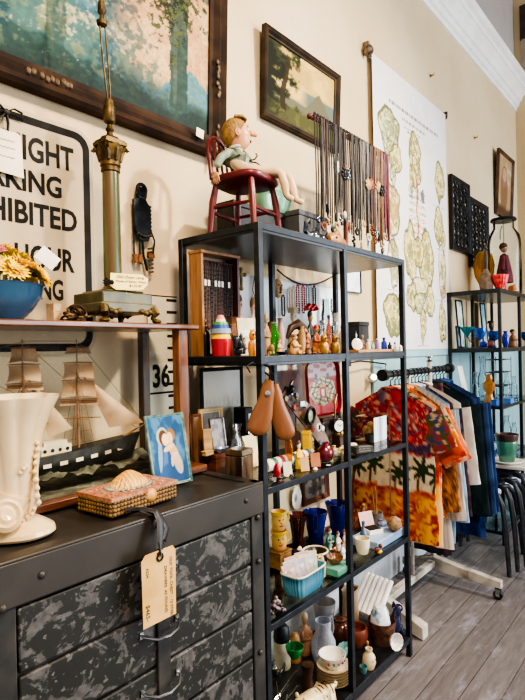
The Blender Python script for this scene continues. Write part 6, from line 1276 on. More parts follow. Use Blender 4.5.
p = at(296.5, 498, Y=1.47); t = thing('hanging_plate', 'small white oval plate hanging on the wall behind the fourth shelf', 'plate', (p.x, 1.478, p.z)); b = MB(); b.lathe([(0, 0), (.03, 0), (.045, .008), (.044, .011), (.03, .004), (0, .004)], 26, T=TR((0, 0, 0), rx=R(90), s=(.8, 1.2, 1)), fn=lambda a_, t_: 1+.03*cos(12*a_)); obj('dish', b, WHT, t); obj('motif', MB().ell((0, -.0048, 0), (.012, .001, .02), seg=12, rings=6), pm('#b48aa0', '#6d8a70', 60, .4), t)
p0 = at(303, 507, Y=1.47); picture('small_wood_picture', 'small brown framed picture on the wall behind the blue bowls', 'picture', (p0.x, 1.478, p0.z), .22, .17, .026, .018, pm('#4a2a1c', '#62392a', 9, .4), sketch((70, 64, 60), (120, 112, 104), 40, 50, 15), lean=R(-2))
p, w, h = fit(311, 325, 525, 1.205, L4, .9); t = thing('brown_basket', 'small ruffled brown basket dish with handle on the fourth shelf', 'basket', p); b = MB(); b.lathe([(q*w/2, z*h*.7) for q, z in BOWL], 24, fn=lambda a_, t_: 1+.1*cos(9*a_)*t_); obj('dish', b, pm('#8a6a4c', '#a98a68', 30, .5), t); b = MB(); b.tube([(-w*.42*cos(PI*k/10), 0, h*.62+h*.38*sin(PI*k/10)) for k in range(11)], .0035, 6); obj('handle', b, TAN, t)
mk_lathe('dark_ashtray', 'dark round dish with cream rim in the middle of the fourth shelf', 'dish', 303, 328, 550, 1.19, L4, pm('#2a2422', '#3a322e', 14, .3), BOWL, ratio=0.35)
p, w, h = fit(303, 328, 550, 1.19, L4, .35); b = MB(); b.tube([(w*.49*cos(k*PI/12), w*.49*sin(k*PI/12), h) for k in range(24)], .004, 8, True); o = obj('cream_rim', b, CRM, [x for x in SC.objects if x.name.startswith('dark_ashtray')][0])
PURP = pm('#35304f', '#28243c', 10, .2, coat=.6)
mk_lathe('purple_bowl', 'dark purple bowl left of the turquoise planter', 'bowl', 275, 291, 556, 1.11, L4, PURP, BOWL, ratio=0.5); mk_lathe('purple_bowl', 'dark blue purple bowl behind the bird neck vase', 'bowl', 286, 301, 546, 1.225, L4, PURP, BOWL, ratio=0.5)
p, w, h = fit(295, 303, 547, 1.155, L4, 2.6); t = thing('goose_vase', 'pale long necked bird shaped vase behind the turquoise planter', 'vase', p); b = MB(); b.tube([(-.018, 0, .02), (0, 0, .022), (.014, 0, .04), (.014, 0, h*.8), (.006, 0, h*.95), (-.008, 0, h*.93)], [.012, .02, .012, .007, .008, .003], 10); obj('bird', b, CRM, t)
t = thing('turquoise_planter', 'ribbed turquoise oblong planter holding packets at the front of the fourth shelf', 'planter', (0, 0, 0))
pa = put(290, 612, L4); pb = put(327, 590, L4); pm_ = (pa+pb)/2
t.location = (at(304, 590, Y=1.095).x, 1.095, L4); t.rotation_euler = (0, 0, R(2)); TQ = pm('#5596ac', '#447f98', 8, .25, coat=.5)
obj('pot', oblong(.155, .085, .072, flare=1.12, n=120, ribs=30, ribamp=.022), TQ, t, ang=60); tq = t.location.copy()
obj('cream_lip', MB().tube([(.0885*(abs(cos(a_))**.45)*(1 if cos(a_) > 0 else -1), .0485*(abs(sin(a_))**.45)*(1 if sin(a_) > 0 else -1), .073) for a_ in [2*PI*k/48 for k in range(48)]], .003, 6, True), CRM, t)
for k in range(8):
    c = ['#e6c9d0', '#d8dce6', '#eec1b8', '#cfc6dc', '#efe2c4', '#dcb6c4', '#d4dde0', '#e8d6b0'][k]; x = tq.x-.052+.0145*k
    s = ['pink', 'pale grey', 'salmon', 'lilac', 'cream', 'rose', 'icy blue', 'straw coloured'][k]
    t = thing('paper_packet', f'{s} printed packet standing in the turquoise planter, {ORD[k]} from the left', 'packet', (x, tq.y-.005+.006*(k % 3), L4+.018), rot=(R(-8), R(-16+2*k), R(-35)), group='packets in the turquoise planter')
    obj('packet', MB().bx(-.026, .026, -.002, .002, 0, .088+.006*(k % 3)), pm(c, None, 30, .35), t, bev=.001); obj('printed_panel', MB().bx(-.018, .018, -.0026, -.0021, .03, .07), pm(['#a85a6a', '#6a7a94', '#b4503c', '#7a6a9a', '#c49a3a', '#9a4a64', '#5a8a94', '#b8873a'][k], '#efe6e0', 60, .4, kind='cell'), t)
p, w, h = fit(316, 326, 554, 1.115, L4, 2.2); t = thing('cream_figurine', 'small cream bird figurine beside the turquoise planter', 'figurine', p); b = MB(); b.tube([(0, 0, 0), (0, 0, h*.4), (.004, 0, h*.75), (-.004, 0, h*.95)], [.016, .018, .010, .010], 10); b.tube([(-.004, 0, h*.94), (-.022, 0, h*.9)], [.005, .001], 6); obj('bird', b, pm('#d6c09c', '#bfa47c', 15, .5), t)
mk_lathe('ribbed_bowl', 'copper brown ribbed shell bowl at the front of the fourth shelf', 'bowl', 326, 343, 556, 1.09, L4+.03, pm('#8a5c38', '#6a4226', 12, .3, coat=.4), BOWL, 48, fn=lambda a_, t_: 1+.05*cos(14*a_))
p, w, h = fit(323, 349, 568, 1.085, L4); t = thing('pressed_glass_dish', 'square pale green pressed glass dish under the copper bowl', 'dish', (p.x, 1.088, L4), R(0)); b = MB(); b.box((w*.95, .08, .027), (0, 0, .0135), taper=1.06); 
for i in range(10): b.tube([(-w*.45+w*.09*i, -.041, .003), (-w*.45+w*.09*i+.006, -.0425, .024)], .004, 6)
obj('glass_block', b, glass('#7fb8a8', mixc=.6), t, bev=.002)
p, w, h = fit(324, 335, 528, 1.235, L4, 2); t = thing('teal_figurine', 'teal glazed china figure in front of the blue bowls', 'figurine', p); fig_person(t, w, h, pm('#4f9a94', '#3c807c', 12, .25, coat=.5), pm('#e4cbb4', None, 10, .4), BRN)
for (u0, u1, vt, Y, c, lb) in ((334, 342, 531, 1.16, '#e8dcd6', 'white china figure in a pale dress left of the middle post'), (341, 348.5, 529, 1.19, '#d9a8a4', 'pink china figure beside the middle post'), (327, 334, 538, 1.15, '#7aa89a', 'small green china figure before the teal one'), (339, 346, 541, 1.125, '#e6e2e4', 'little white china figure nearest the middle post')):
    p, w, h = fit(u0, u1, vt, Y, L4, 2.4); t = thing('china_figurine', lb, 'figurine', p, group='china figures by the middle post'); fig_person(t, w, h, pm(c, None, 20, .3, coat=.4), pm('#ecc8b0', None, 10, .4), BRN)
p, w, h = fit(270, 283, 582, 1.055, L4); t = thing('bead_heap', 'heap of dark and pearly beads beside the corner post', 'beads', (p.x+.005, 1.06, L4)); r_ = random.Random(6); b = MB()
for i in range(46): q = r_.random(); a_ = r_.uniform(0, 6.28); b.ell((.03*q*cos(a_), .022*q*sin(a_), .006+.05*(1-q)*r_.random()), .0065, seg=8, rings=6)
obj('beads', b, pm('#3a2c34', '#8a7880', 30, .25, kind='cell', coat=.4), t)
# fourth level, right bay
p, w, h = fit(349, 370, 506, 1.21, L4); t = thing('carved_duck', 'carved brown wooden duck with golden beak on the fourth shelf', 'carving', p); b = MB(); b.tube([(-w*.55, 0, h*.35), (-w*.2, 0, h*.33), (w*.15, 0, h*.36), (w*.3, 0, h*.6), (w*.34, 0, h*.82), (w*.44, 0, h*.9)], [w*.08, w*.26, w*.24, w*.14, w*.12, w*.1], 14); obj('body', b, pm('#5a2f1c', '#72402a', 7, .35, stretch=(1, 5, 5)), t); b = MB(); b.tube([(w*.5, 0, h*.9), (w*.66, 0, h*.84)], [w*.07, w*.03], 8); b.ell((w*.4, 0, h*.98), (w*.10, w*.09, h*.05)); obj('beak', b, pm('#c99a3c', '#a87a28', 15, .35), t); b = MB(); b.lathe([(0, 0), (w*.3, 0), (w*.26, h*.05), (w*.1, h*.1), (w*.08, h*.2)], 14); obj('stand', b, DKB, t)
t, w, h = mk_lathe('reed_pot', 'grey ceramic pot of tall reed sticks on the fourth shelf', 'pot', 370, 383.5, 512, 1.245, L4, pm('#7d7a78', '#67645f', 12, .4), [(0, 0), (.7, 0), (.9, .25), (1, .6), (.9, .95), (.95, 1), (.85, 1), (.8, .9), (0, .2)])
for k in range(6): obj('reed', MB().tube([(-.01+.004*k, .004*(k % 2), h*.2), (-.028+.011*k, .01*(k % 3), h+.085+.012*(k % 3))], .0022, 6), pm('#b98a52', '#8f6436', 20, .6), t)
mk_bottle('blue_bottle', 'small slate blue bottle between the duck and the white pot', 'bottle', 360, 367, 521, 1.125, L4, pm('#5a6c86', '#46566c', 10, .2, coat=.5), None, .4, .5)
mk_lathe('white_pot', 'small cream plant pot at the front beside the middle post', 'pot', 355, 370, 538, 1.09, L4, CRM, CUP, ratio=1.0)
p, w, h = fit(357, 390, 552, 1.10, L4); bl = thing('flat_box', 'long pale blue flat box at the right end of the fourth shelf', 'box', (S1X+.99-.112, 1.115, L4), R(0)); obj('body', MB().bx(-.14, .10, -.06, .06, 0, .026), pm('#8fa9c6', '#7d98b6', 6, .35), bl, bev=.002); obj('lid', MB().bx(-.142, .102, -.062, .062, .0264, .036), pm('#9db6d0', '#8aa4c0', 6, .35), bl, bev=.002)
LB = L4+.0364; bx_ = bl.location.x
t = thing('card_box', 'open white gift box with pink lining on top of the pale blue box', 'box', (bx_-.045, 1.13, LB), R(-25)); obj('body', MB().bx(-.035, .035, -.03, .03, 0, .018), WHT, t, bev=.001); obj('lid', MB().bx(-.035, .035, -.003, 0, 0, .06), pm('#e0b8b4', '#d0a09c', 14, .6), t, loc=(0, .034, .018), rot=(R(-22), 0, 0)); obj('dark_insert', MB().bx(-.028, .028, -.024, .024, .0182, .022), INK, t)
mk_lathe('facet_vase', 'lavender grey faceted bud vase on the pale blue box', 'vase', 377, 388, 519, 1.135, LB, pm('#8f8ba4', '#6f6c88', 8, .25, coat=.4), [(0, 0), (.7, 0), (1, .45), (.6, .85), (.7, 1), (.5, 1), (0, .8)], 7, ang=10)
t, w, h = mk_lathe('woven_ball', 'round brown woven ball at the right end of the fourth shelf', 'ball', 387, 402, 525, 1.09, LB, pm('#7a5c40', '#a5845e', 60, .7, bump=.5), [(0, 0), (.4, .04), (.8, .2), (1, .5), (.8, .8), (.4, .96), (0, 1)], 22, ratio=1.0)
p, w, h = fit(368, 378, 542, 1.065, L4); t = thing('bird_figurine', 'tiny dark and yellow bird figurine at the front edge of the blue box', 'figurine', (p.x, 1.045, L4), R(-30)); b = MB(); b.ell((0, 0, .014), (.018, .011, .013)); b.ell((.014, 0, .028), .009); b.tube([(-.015, 0, .016), (-.034, 0, .024)], [.006, .002], 6); obj('body', b, pm('#4a2420', '#6a3028', 12, .4), t); b = MB(); b.ell((.006, -.004, .008), (.013, .009, .009)); b.tube([(.022, 0, .028), (.03, 0, .026)], [.004, .001], 6); obj('breast', b, YELP, t)
for (k, u0, u1, vt, Y, m_, pr_, lb, rt) in (('glass_tumbler', 306, 313, 538, 1.26, pane((.86, .9, .9), .25), CUP, 'clear glass tumbler between the amber vase and the brown basket', 1.6), ('copper_pot', 328, 338, 545, 1.20, pm('#8a5434', '#5e3620', 20, .3, .6), VASE, 'small copper pot among the china figures', 1.0), ('pink_cup', 308, 316, 556, 1.15, pm('#d8a8b0', '#c48a94', 14, .3), CUP, 'small pink cup behind the packets in the turquoise planter', .9), ('green_cup', 316, 323, 541, 1.22, pm('#5a8a70', '#447058', 14, .25, coat=.4), CUP, 'small green glazed cup in front of the brown basket', .9)):
    mk_lathe(k, lb, k.split('_')[1], u0, u1, vt, Y, L4, m_, pr_, 20, ratio=rt)
# ------------------------------------------------------------------ bottom level
t = mk_lathe('cream_jar', 'cream stoneware jar with black lid beside the corner post on the bottom shelf', 'jar', 273, 291, 640, 1.20, L5, CRM, [(0, 0), (.9, 0), (.95, .03), (.95, .97), (.9, 1), (0, 1)], ratio=1.5)[0]
p, w, h = fit(273, 291, 640, 1.20, L5, 1.5); obj('lid', MB().lathe([(0, h+.0005), (w*.46, h+.0005), (w*.48, h+.012), (w*.42, h+.05), (w*.3, h+.06), (0, h+.062)], 22), BLK, t)
p, w, h = fit(288, 302, 632, 1.215, L5, 2); t = thing('wooden_bust', 'carved tan wooden head bust beside the cream jar', 'bust', p, R(-20)); b = MB(); b.lathe([(0, 0), (w*.45, 0), (w*.46, h*.1), (w*.3, h*.3), (w*.24, h*.4), (w*.26, h*.46)], 16); b.ell((0, 0, h*.72), (w*.4, w*.44, h*.28)); b.ell((0, -w*.42, h*.68), (w*.08, w*.12, h*.08)); obj('head', b, pm('#b98a58', '#94683a', 9, .4, stretch=(1, 1, .5)), t)
for s in (-1, 1): obj('ear', MB().ell((s*w*.4, 0, h*.68), (w*.06, w*.1, h*.08)), TAN, t)
p, w, h = fit(297, 313, 612, 1.32, L5); t = thing('carved_figure', 'tall carved orange tan figure at the back of the bottom shelf', 'figurine', p); fig_person(t, w, h, pm('#c08a64', '#a06a48', 12, .45), pm('#d2a07c', None, 10, .45), pm('#cdb58c', None, 12, .6))
t, w, h = mk_lathe('metal_pot', 'grey ribbed metal pot at the back of the bottom shelf', 'pot', 313, 336, 601, 1.335, L5, pm('#8c8a90', '#a4a2a8', 14, .35, .3), [(0, 0), (.7, 0), (.8, .5), (1, 1), (.95, 1), (.74, .5), (0, .1)], 40, fn=lambda a_, t_: 1+.015*cos(24*a_))
t, w, h = mk_lathe('glass_pitcher', 'clear glass pitcher with a big handle in the middle of the bottom shelf', 'pitcher', 311, 336, 620, 1.22, L5, glass('#c9ccd4', mixc=.35), [(0, 0), (.8, 0), (1, .25), (.95, .5), (.6, .75), (.65, 1), (.6, 1), (.55, .75), (.9, .5), (.9, .2), (0, .05)], ratio=1.6)
obj('handle', MB().tube([(w*.32, 0, h*.9), (w*.62, 0, h*.95), (w*.7, 0, h*.6), (w*.46, 0, h*.36)], .006, 8), glass('#c9ccd4', mixc=.35), t)
t, w, h = mk_lathe('green_bowl', 'bright green glass bowl on the bottom shelf', 'bowl', 299, 317, 650, 1.165, L5+.05, glass('#2f8a4a', mixc=.7), BOWL, ratio=0.6); q = bpy.data.objects[t.name].location
mk_lathe('wood_riser', 'dark turned wooden stand under the green glass bowl', 'stand', 301, 315, 663, 1.165, L5, DKB, [(0, 0), (.95, 0), (.8, .3), (.6, .5), (.9, .97), (0, 1)], 18); 
rz_ = [x for x in SC.objects if x.name.startswith('wood_riser')][0]; hh = max(v.co.z for v in rz_.children[0].data.vertices); t.location.z = L5+hh+.0008; t.location.x = rz_.location.x
# stack of plates with a cup
p, w, h = fit(319, 351, 664, 1.12, L5); PX, PY, PR = p.x, 1.125, .066
PLC = [pm('#e8dcc0', '#dccdae', 9, .3, coat=.4), pm('#e2d2ae', '#d2bf98', 9, .3, coat=.4)]
for k in range(6):
    t = thing('plate', f'{ORD[k]} from the bottom of six cream plates stacked on the bottom shelf', 'plate', (PX, PY, L5+.0105*k), group='stacked cream plates on the bottom shelf')
    b = MB(); b.lathe([(0, 0), (PR*.55, 0), (PR*.58, .003), (PR*.75, .0045), (PR, .011), (PR*.99, .0128), (PR*.74, .0062), (PR*.55, .0048), (0, .0046)], 32); obj('dish', b, PLC[k % 2], t, ang=60); obj('brown_rim', MB().tube([(PR*cos(a_*PI/16), PR*sin(a_*PI/16), .0122) for a_ in range(32)], .0013, 6, True), pm('#8a6a40', None, 20, .4), t)
zc_ = L5+.0105*5+.0062
t = thing('floral_cup', 'white china cup with painted flowers on top of the plate stack', 'cup', (PX-.008, PY, zc_)); b = MB(); b.lathe([(0, 0), (.025, 0), (.026, .003), (.045, .03), (.052, .05), (.049, .05), (.042, .03), (.022, .006), (0, .005)], 28); obj('cup_body', b, WHT, t)
for k in range(6): a_ = -PI*.9+k*.4; obj('painted_flower', MB().ell((.0465*cos(a_), .0465*sin(a_), .032), (.006, .006, .006), seg=8, rings=6), pm(['#c4524a', '#5a8a5a', '#d88a5a', '#7a6a9a', '#c4524a', '#5a8a5a'][k], None, 30, .4), t)
p, w, h = fit(337, 351, 645, 1.20, L5, .8); t = thing('teal_shell', 'small teal ceramic shell dish right of the plates', 'dish', p); b = MB(); b.lathe([(q_*w/2, z_*h) for q_, z_ in BOWL], 36, fn=lambda a_, t_: 1+.12*cos(8*a_)*t_, sq=(1, .7)); obj('dish', b, pm('#7aa8a8', '#5f9094', 9, .25, coat=.4), t, ang=70)
mk_lathe('brown_crock', 'brown glazed round crock at the back by the middle post', 'crock', 330, 353, 618, 1.33, L5, pm('#5a2f20', '#442216', 9, .2, coat=.6), [(0, 0), (.7, 0), (.95, .25), (1, .55), (.8, .85), (.55, .92), (.6, 1), (.5, 1), (0, .9)], ratio=0.9)
# cutlery pile
for k in range(14):
    r_ = random.Random(40+k); Y = 1.11+.09*((k*5) % 7)/7; u = 274+(k*7 % 14); p = Vector((ux(u, Y, L5+.02), Y, L5+.004+.0045*k)); kind = ['spoon', 'fork'][k % 2]
    b = MB(); b.tube([(0, 0, 0), (.05, 0, .002), (.10, 0, .0)], [.0035, .0022, .002], 6, flat=.6)
    if kind == 'spoon': b.ell((-.016, 0, 0), (.019, .011, .004), seg=12, rings=6)
    else:
        for q in (-1.5, -.5, .5, 1.5): b.tube([(-.002, q*.002, 0), (-.012, q*.0036, .001), (-.034, q*.0036, .004)], .0012, 5)
    solo(kind, b, STEEL, f'silver {kind} in the cutlery heap by the corner post, {ORD[k]} from the bottom', 'cutlery', p, rot=(0, R(r_.uniform(-25, -5)), R(r_.uniform(-60, 60))), group='silver cutlery heap on the bottom shelf')
mk_lathe('silver_bowl', 'shiny silver bowl behind the cutlery heap', 'bowl', 268, 286, 664, 1.165, L5, STEEL, BOWL, ratio=0.55)
# tiger figurine
p = put(313, 703, L5); t = thing('tiger_figurine', 'cream and yellow china tiger with dark stripes at the front of the bottom shelf', 'figurine', (at(315, 690, Y=1.06).x, 1.06, L5), R(172)); TG = pm('#e6d6ae', '#d8bc78', 8, .3, coat=.4, lo=.5, hi=.7)
V = [(-.05, 0, .052), (-.01, 0, .050), (.04, 0, .054), (.06, 0, .064), (.074, 0, .066), (-.05, -.02, .028), (-.056, -.022, .008), (.03, -.02, .028), (.036, -.022, .008), (-.05, .02, .028), (-.056, .022, .008), (.03, .02, .028), (.036, .022, .008), (-.07, 0, .06), (-.084, 0, .056), (-.086, 0, .068)]
new_skin(V, [(0, 1), (1, 2), (2, 3), (3, 4), (0, 5), (5, 6), (2, 7), (7, 8), (0, 9), (9, 10), (2, 11), (11, 12), (0, 13), (13, 14), (14, 15)], [.024, .026, .026, .024, .018, .013, .010, .013, .010, .013, .010, .013, .010, .007, .006, .006], TG, 'body', t, 1, 1)
t.scale = (1.25, 1.25, 1.25)
b = MB()
for k in range(8):
    x = -.052+.013*k; b.tube([(x+.003*sin(a_), .026*sin(a_), .052+.0265*cos(a_)) for a_ in [R(-70+20*i) for i in range(8)]], .0017, 5)
obj('stripe', b, pm('#7a4a20', '#5a3414', 20, .4), t)
for s in (-1, 1): obj('ear', MB().ell((.056, s*.014, .084), (.004, .007, .008), seg=8, rings=6), TG, t); obj('eye', MB().ell((.079, s*.008, .074), .0032, seg=8, rings=6), INK, t)
obj('muzzle', MB().ell((.086, 0, .061), (.008, .010, .008)), WHT, t); obj('mouth', MB().ell((.090, 0, .056), (.004, .007, .003)), REDP, t)
# bottom level, right bay
p = at(364, 600, Y=1.33); BXP = 1.86
for k in range(6):
    t = thing('rolled_paper', f'white paper roll, {ORD[k]} from the front in the bundle on the bottom shelf', 'paper roll', (at(373, 590, Y=1.26).x+.004*k, 1.19+.027*k, L5+.03), rot=(0, R(-26), R(8)), group='white paper rolls on the bottom shelf'); b = MB(); b.lathe([(.0125, -.11), (.0125, .11)], 16, T=TR((0, 0, .07), ry=R(90))); obj('roll', b, pm('#ece9e8', '#d8d6da', 9, .7), t)
p, w, h = fit(341, 360, 588, 1.31, L5, 1.9); t = thing('paper_bag', 'crumpled beige paper bag behind the middle post on the bottom shelf', 'bag', p); b = MB(); b.lathe([(0, 0), (w*.5, 0), (w*.56, h*.4), (w*.5, h*.8), (w*.55, h), (w*.48, h*.98), (w*.42, h*.7), (0, h*.5)], 22, sq=(1, .7), fn=lambda a_, t_: 1+.08*sin(4*a_+6*t_)+.05*sin(9*a_)); obj('paper', b, pm('#b49a7c', '#9a8062', 8, .8, bump=.4), t)
t, w, h = mk_lathe('wicker_basket', 'dark brown wicker basket at the right end of the bottom shelf', 'basket', 368, 396, 619, 1.11, L5, pm('#4a2f22', '#6a4632', 50, .6, bump=.6), [(0, 0), (.75, 0), (.9, .5), (1, 1), (.94, 1), (.84, .5), (.7, .06), (0, .05)], 26)
bp_ = t.location; t = thing('plastic_bag', 'red white and blue plastic bag stuffed into the wicker basket', 'bag', (bp_.x-.012, bp_.y, L5+h*.55)); b = MB(); b.lathe([(0, 0), (w*.3, .0), (w*.36, h*.35), (w*.30, h*.8), (w*.18, h*1.1), (0, h*1.12)], 22, fn=lambda a_, t_: 1+.1*sin(5*a_+7*t_)+.06*sin(11*a_)); obj('film', b, pm('#e8ecf2', '#4a8ab8', 12, .25, lo=.5, hi=.56, c3='#c23a34', coat=.4), t)
t, w, h = mk_lathe('wooden_dome', 'tan turned wooden dome behind the plastic bag', 'bowl', 369, 388, 592, 1.30, L5, pm('#a5825e', '#8a6844', 8, .4), [(0, 0), (.8, 0), (.9, .3), (1, .6), (.9, .8), (.5, .97), (0, 1)], ratio=0.7)
p, w, h = fit(385, 402, 601, 1.20, L5, 2.0); t = thing('navy_dog', 'glossy navy blue seated china dog at the right end of the bottom shelf', 'figurine', p, R(-40)); V = [(0, 0, h*.18), (0, 0, h*.45), (.01, 0, h*.66), (.02, 0, h*.84), (.045, 0, h*.82), (.03, -.018, h*.2), (.036, -.018, h*.04), (.03, .018, h*.2), (.036, .018, h*.04), (-.03, 0, h*.06), (-.05, 0, h*.1)]
new_skin(V, [(0, 1), (1, 2), (2, 3), (3, 4), (1, 5), (5, 6), (1, 7), (7, 8), (0, 9), (9, 10)], [.032, .03, .02, .024, .013, .013, .011, .013, .011, .014, .006], NAVY, 'body', t, 1, 1)
for s in (-1, 1): obj('ear', MB().ell((.012, s*.024, h*.8), (.008, .006, .022)), NAVY, t)
t, w, h = mk_lathe('terracotta_bowl', 'wide reddish brown clay bowl behind the middle post on the bottom shelf', 'bowl', 343, 368, 626, 1.19, L5, pm('#6a3324', '#87462f', 12, .4), [(0, 0), (.6, 0), (.9, .3), (1, .6), (.96, .9), (.9, 1), (.82, 1), (.85, .6), (0, .2)], ratio=0.75)
p, w, h = fit(362, 376, 648, 1.085, L5, 1.4); t = thing('face_pot', 'small cream round pot with a painted face at the front of the bottom shelf', 'pot', p); b = MB(); b.lathe([(0, 0), (w*.35, 0), (w*.5, h*.3), (w*.44, h*.62), (w*.22, h*.82), (w*.26, h), (w*.2, h), (w*.16, h*.85), (0, h*.8)], 22); obj('pot_body', b, pm('#d9c6a4', '#c2a880', 12, .35), t)
for s in (-1, 1): obj('eye', MB().ell((s*w*.15-w*.08, -w*.46, h*.5), (w*.05, w*.03, w*.05), seg=8, rings=6), INK, t)
p, w, h = fit(375, 391, 642, 1.095, L5); t = thing('shell_dish', 'white scalloped shell dish standing on edge at the front of the bottom shelf', 'dish', (p.x-.004, 1.05, L5), rot=(0, 0, R(-20))); b = MB(); b.lathe([(q_*w*.5, z_*.03) for q_, z_ in BOWL], 40, T=TR((0, .0, w*.5+.001), rx=R(78)), fn=lambda a_, t_: 1+.05*cos(12*a_)*t_); obj('dish', b, pm('#e4e0da', '#d2ccc6', 9, .3, coat=.3), t, ang=70)
p, w, h = fit(364, 371, 640, 1.14, L5, 2.5); t = thing('wooden_peg_doll', 'small brown wooden peg doll behind the cream face pot', 'figurine', p); fig_person(t, w, h, BRN, TAN)
mk_lathe('teal_cup', 'tiny teal cup at the shelf edge beside the middle post', 'cup', 359.5, 367.5, 667, 1.06, L5, pm('#4f7a7a', '#3c6262', 9, .3), CUP, ratio=0.9)
CLAMP = None
# ================================================================== clothes rack
RX0, RX1, RY, RZ = 2.36, 2.965, 1.25, 1.225
IVO = pm('#c2bcb2', '#a39b8f', 12, .55, c3='#6f6458', lo=.42, hi=.6)
rk = thing('clothes_rack', 'worn white metal rolling clothes rack with angled feet behind the shelving', 'clothes rack', (0, 0, 0))
for x in (RX0, RX1):
    FL = 1.0 if x == RX1 else .56
    xu = x if x == RX1 else 2.690
    obj('upright', MB().tube([(xu, RY, .13), (xu, RY, RZ+(.06 if x == RX1 else 0))], .013 if x == RX1 else .009, 12), IVO, rk)
    b = MB(); vs = []
    for s in (-1, 1):
        for (yy, z0, z1, hw) in (((0, .075, .155, .024), (s*.20, .07, .125, .021), (s*.375, .065, .105, .018)) if x == RX1 else ((0, .075, .145, .026), (s*.24, .02, .09, .028), (s*.375, .0, .06, .030))):
            for dx in (-hw, hw): vs += [(x+dx, RY+yy*(FL if s < 0 else .50), z0), (x+dx, RY+yy*(FL if s < 0 else .50), z1)]
    for s in range(2):
        o_ = s*12
        for k in range(2):
            a_, c_ = o_+4*k, o_+4*k+4; b.add([vs[i] for i in (a_, a_+1, a_+3, a_+2, c_, c_+1, c_+3, c_+2)], [(0, 1, 5, 4), (1, 2, 6, 5), (2, 3, 7, 6), (3, 0, 4, 7), (0, 3, 2, 1), (4, 5, 6, 7)])
    obj('foot', b, IVO, rk, bev=.004)
    for yy in ((RY-.355, RY+.165) if x == RX1 else ()):
        c = MB(); c.lathe([(0, -.011), (.024, -.011), (.026, 0), (.024, .011), (0, .011)], 18, T=TR((x, yy, .026), ry=R(90))); obj('caster_wheel', c, BLK, rk)
        c = MB(); c.bx(x-.016, x-.0125, yy-.012, yy+.012, .02, .066); c.bx(x+.0125, x+.016, yy-.012, yy+.012, .02, .066); c.bx(x-.016, x+.016, yy-.013, yy+.013, .06, .068); c.tube([(x-.017, yy, .026), (x+.017, yy, .026)], .004, 8); obj('caster_fork', c, STEEL, rk)
obj('base_bar', MB().bx(RX0+.02, RX1-.02, RY-.02, RY+.02, .10, .135), IVO, rk, bev=.004)
obj('hanging_bar', MB().tube([(2.41, RY, RZ), (3.26, RY, RZ)], .016, 14), BLK, rk)
obj('end_cap', MB().tube([(3.25, RY, RZ), (3.285, RY, RZ)], .030, 16), BLK, rk); obj('end_cap', MB().tube([(2.385, RY, RZ), (2.415, RY, RZ)], .030, 16), BLK, rk)
obj('top_cap', MB().lathe([(0, 0), (.016, 0), (.018, .008), (.010, .012), (.010, .02), (.022, .026), (.022, .034), (0, .036)], 16, c=(RX1, RY, RZ+.05)), STEEL, rk)
